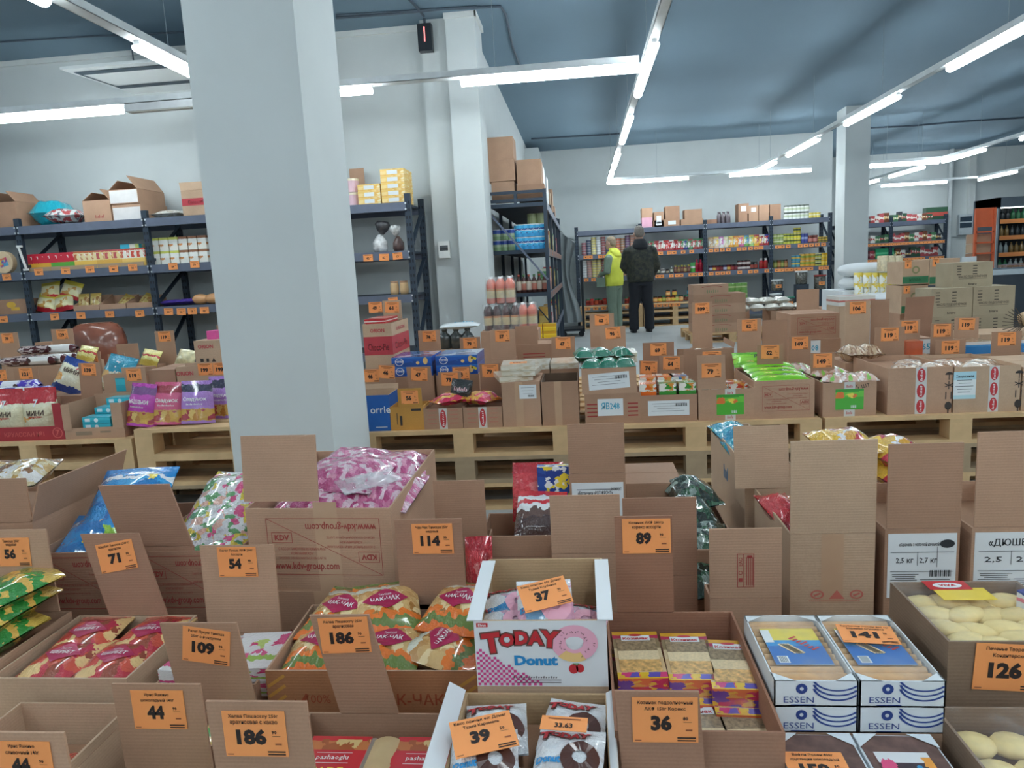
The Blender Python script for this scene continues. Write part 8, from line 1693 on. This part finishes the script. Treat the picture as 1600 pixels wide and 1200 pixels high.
# ================================================================== two people
def ring_loft(b, rings, n=18, m=0, cap=True):
    """rings: (centre, rx, ry) ellipses in the level plane, or with a 3x2 axis pair"""
    ids = []
    for c_, rx, ry, *ax in rings:
        ux, uy = (Vector(ax[0]), Vector(ax[1])) if ax else (Vector((1, 0, 0)), Vector((0, 1, 0)))
        ids.append([b.add(Vector(c_) + ux * (rx * math.cos(6.2832 * k / n)) + uy * (ry * math.sin(6.2832 * k / n))) for k in range(n)])
    for i in range(len(ids) - 1):
        for k in range(n): b.f.append([ids[i][k], ids[i][(k + 1) % n], ids[i + 1][(k + 1) % n], ids[i + 1][k]]); b.m.append(m); b.uv.append([(0, 0)] * 4)
    if cap:
        for q in (ids[0][::-1], ids[-1]): b.f.append(list(q)); b.m.append(m); b.uv.append([(0, 0)] * n)
def limb(b, pts, n=12):
    pts = [(Vector(p), r) for p, r in pts]; rings = []
    for i, (p, r) in enumerate(pts):
        d = (pts[min(i + 1, len(pts) - 1)][0] - pts[max(i - 1, 0)][0]).normalized()
        a = Vector((0, 1, 0)) if abs(d.y) < 0.85 else Vector((1, 0, 0))
        x = d.cross(a).normalized(); y = d.cross(x)
        rings.append((p, r, r, x, y))
    ring_loft(b, rings, n)
def fused(b, name, m, parent, vox=0.016):
    o = b.build(name, m, parent, True)
    md = o.modifiers.new('fuse', 'REMESH'); md.mode = 'VOXEL'; md.voxel_size = vox; md.use_smooth_shade = True
    sm = o.modifiers.new('smooth', 'SMOOTH'); sm.iterations = 4; sm.factor = 0.5
    return o
skin = mat('skin', (206, 164, 144), 0.6, var=0.06)
def person(label, x, y, rz, S, top, trousers, hair, shoe, sleeve, arms, hood=None, hem=0.82, wide=1.0, vest=False, hairlen=0.0, foot_gap=0.11, head_turn=0.0, stoop=0.0):
    """S: height scale (1.0 = 1.75 m); figure faces +y (away from the camera) before rotation"""
    t = thing('person', label, 'person', (x, y, 0), rz)
    k = S
    V = lambda a, b_, c_: Vector((a * k, b_ * k, c_ * k))
    body = MB()
    hy = 0.05 + stoop                                  # head carried slightly forward
    ring_loft(body, [(V(0, 0, 0.84), 0.155 * k, 0.11 * k), (V(0, 0, 0.95), 0.165 * k, 0.115 * k), (V(0, 0, 1.1), 0.145 * k, 0.105 * k), (V(0, 0.01, 1.28), 0.17 * k, 0.12 * k), (V(0, 0.015, 1.4), 0.165 * k, 0.105 * k), (V(0, 0.02, 1.46), 0.09 * k, 0.075 * k), (V(0, hy * 0.6, 1.5), 0.055 * k, 0.058 * k), (V(0, hy, 1.58), 0.055 * k, 0.062 * k)])
    ring_loft(body, [(V(0, hy + 0.012, 1.515), 0.045 * k, 0.06 * k), (V(0, hy + 0.015, 1.55), 0.066 * k, 0.085 * k), (V(0, hy + 0.01, 1.62), 0.074 * k, 0.094 * k), (V(0, hy, 1.69), 0.074 * k, 0.094 * k), (V(0, hy - 0.005, 1.735), 0.052 * k, 0.066 * k), (V(0, hy - 0.005, 1.75), 0.02 * k, 0.025 * k)])
    limb(body, [(V(0, hy + 0.095, 1.64), 0.012 * k), (V(0, hy + 0.118, 1.61), 0.014 * k), (V(0, hy + 0.1, 1.592), 0.012 * k)], 8)          # nose
    for s in (-1, 1):
        limb(body, [(V(s * 0.075, hy - 0.005, 1.60), 0.012 * k), (V(s * 0.084, hy - 0.01, 1.63), 0.018 * k), (V(s * 0.078, hy - 0.008, 1.655), 0.01 * k)], 8)   # ears
        limb(body, [(V(s * 0.085, 0, 0.88), 0.085 * k), (V(s * 0.095, 0.005, 0.7), 0.075 * k), (V(s * foot_gap, 0.01, 0.47), 0.052 * k), (V(s * foot_gap, -0.01, 0.3), 0.052 * k), (V(s * foot_gap, -0.005, 0.09), 0.035 * k)])
        sh, el, wr = arms[0 if s < 0 else 1]
        limb(body, [(V(*sh), 0.055 * k), (V(*el), 0.042 * k), (V(*wr), 0.028 * k)])
        d = (V(*wr) - V(*el)).normalized(); pc = V(*wr) + d * 0.045 * k
        limb(body, [(V(*wr), 0.026 * k), (pc, 0.036 * k), (pc + d * 0.04 * k, 0.032 * k)], 10)
        side = d.cross(Vector((0, 0, 1))).normalized()
        for q in range(4):
            r0 = pc + d * 0.04 * k + side * (q - 1.5) * 0.017 * k; L = (0.06, 0.072, 0.068, 0.052)[q] * k
            limb(body, [(r0, 0.009 * k), (r0 + d * L * 0.55, 0.0085 * k), (r0 + d * L * 0.9 + Vector((0, 0, -0.02 * k)), 0.007 * k)], 7)
        limb(body, [(pc - side * s * 0.02 * k, 0.011 * k), (pc - side * s * 0.05 * k + d * 0.03 * k, 0.009 * k), (pc - side * s * 0.052 * k + d * 0.055 * k, 0.007 * k)], 7)
    fused(body, 'body', skin, t, 0.011)
    # trousers
    tb = MB()
    ring_loft(tb, [(V(0, 0, 0.78), 0.175 * k * wide, 0.13 * k), (V(0, 0, 0.9), 0.185 * k * wide, 0.135 * k), (V(0, 0, 1.02), 0.17 * k * wide, 0.125 * k)])
    for s in (-1, 1):
        limb(tb, [(V(s * 0.085, 0, 0.92), 0.1 * k), (V(s * 0.092, 0, 0.8), 0.108 * k * wide), (V(s * 0.1, 0.01, 0.55), 0.09 * k * wide), (V(s * foot_gap, 0.0, 0.4), 0.08 * k * wide), (V(s * foot_gap, -0.01, 0.15), 0.076 * k * wide), (V(s * foot_gap, 0.0, 0.05), 0.08 * k * wide)])
    fused(tb, 'trousers', trousers, t, 0.015)
    # jacket or vest
    jb = MB(); w = wide
    ring_loft(jb, [(V(0, 0, hem), 0.2 * k * w, 0.15 * k), (V(0, 0, hem + 0.08), 0.215 * k * w, 0.165 * k), (V(0, 0.0, 1.05), 0.21 * k * w, 0.16 * k), (V(0, 0.005, 1.22), 0.222 * k * w, 0.165 * k), (V(0, 0.01, 1.36), 0.215 * k * w, 0.145 * k), (V(0, 0.015, 1.43), 0.15 * k * w, 0.115 * k), (V(0, 0.02, 1.49), 0.085 * k, 0.085 * k)])
    sb_ = jb if not vest else MB()
    for s in (-1, 1):
        sh, el, wr = arms[0 if s < 0 else 1]
        limb(sb_, [(V(sh[0] * 0.8, sh[1], sh[2] + 0.01), 0.08 * k), (V(*sh), 0.085 * k), (V(*el), 0.07 * k), (V(*wr), 0.05 * k)])
    fused(jb, 'vest' if vest else 'jacket', top, t, 0.014)
    if vest: fused(sb_, 'sleeves', sleeve, t, 0.014)
    if hood:
        hb = MB()
        ring_loft(hb, [(V(0, -0.07, 1.34), 0.09 * k, 0.05 * k), (V(0, -0.07, 1.4), 0.125 * k, 0.085 * k), (V(0, -0.03, 1.47), 0.125 * k, 0.1 * k), (V(0, 0.0, 1.53), 0.095 * k, 0.085 * k), (V(0, 0.02, 1.55), 0.08 * k, 0.07 * k)])
        fused(hb, 'hood', hood, t, 0.014)
    hr = MB()
    ring_loft(hr, [(V(0, hy - 0.05, 1.575 - hairlen), 0.05 * k, 0.04 * k), (V(0, hy - 0.045, 1.61), 0.076 * k, 0.062 * k), (V(0, hy - 0.03, 1.66), 0.083 * k, 0.08 * k), (V(0, hy - 0.012, 1.71), 0.082 * k, 0.092 * k), (V(0, hy - 0.005, 1.75), 0.06 * k, 0.072 * k), (V(0, hy - 0.005, 1.768), 0.025 * k, 0.03 * k)])
    fused(hr, 'hair', hair, t, 0.011)
    for s in (-1, 1):
        f = MB()
        ring_loft(f, [(V(s * foot_gap, 0.05, 0.0), 0.048 * k, 0.135 * k), (V(s * foot_gap, 0.05, 0.03), 0.052 * k, 0.14 * k), (V(s * foot_gap, 0.035, 0.065), 0.045 * k, 0.11 * k), (V(s * foot_gap, -0.01, 0.11), 0.042 * k, 0.055 * k)])
        f.build('shoe', shoe, t, True)
    return t
camo, nt, bs = _new('jacket_camo')
n_ = _noise(nt, 14, _coord(nt), 4, 0.6)
nt.links.new(_ramp(nt, n_.outputs[0], ((0.0, lin((34, 40, 38))), (0.45, lin((48, 52, 44))), (0.55, lin((62, 62, 50))), (0.64, lin((38, 42, 44)))), 'CONSTANT'), bs.inputs['Base Color']); bs.inputs['Roughness'].default_value = 0.7
man = person('man in a dark camouflage jacket with hood and black trousers, seen from behind', G(1003, 519, 0).x, G(1003, 519, 0).y, rad(6), 1.04, camo, mat('trousers_black', (30, 34, 42), 0.85, var=0.1), mat('hair_grey', (126, 119, 112), 0.8, var=0.2, scale=60), mat('shoe_black', (28, 30, 34), 0.5), None,
             [((-0.2, 0.0, 1.36), (-0.27, 0.04, 1.1), (-0.2, 0.2, 1.02)), ((0.2, 0.0, 1.36), (0.28, 0.02, 1.1), (0.24, 0.16, 0.95))], hood=mat('hood_black', (26, 30, 36), 0.85), hem=0.84, wide=1.08, foot_gap=0.13)
vy = mat('vest_yellow', (226, 232, 84), 0.6, var=0.06, scale=10, bump=0.3, bscale=14)
sg = mat('cloth_sage', (122, 140, 124), 0.8, var=0.08)
wom = person('woman in a bright yellow vest over sage green clothes, turned to the shelf', G(962, 514, 0).x, G(962, 514, 0).y, rad(58), 0.97, vy, sg, mat('hair_sandy', (160, 142, 120), 0.8, var=0.25, scale=60), mat('shoe_dark', (70, 64, 60), 0.6), sg,
             [((-0.19, 0.0, 1.35), (-0.26, 0.0, 1.1), (-0.16, 0.2, 1.05)), ((0.19, 0.0, 1.35), (0.25, 0.03, 1.1), (0.12, 0.2, 1.02))], hood=vy, hem=0.83, wide=1.08, vest=True, hairlen=0.0, foot_gap=0.1)
t = thing('handbag', 'sage green shoulder bag at the hip of the woman in the yellow vest', 'bag', (wom.location.x - 0.25, wom.location.y - 0.14, 0.8))
MB().box(-0.08, 0.08, -0.04, 0.04, 0, 0.17).build('bag', sg, t); MB().tube([(-0.07, 0, 0.17), (0.04, 0.02, 0.36), (0.13, 0.06, 0.5), (0.07, 0.02, 0.17)], 0.008, 6).build('strap', sg, t)
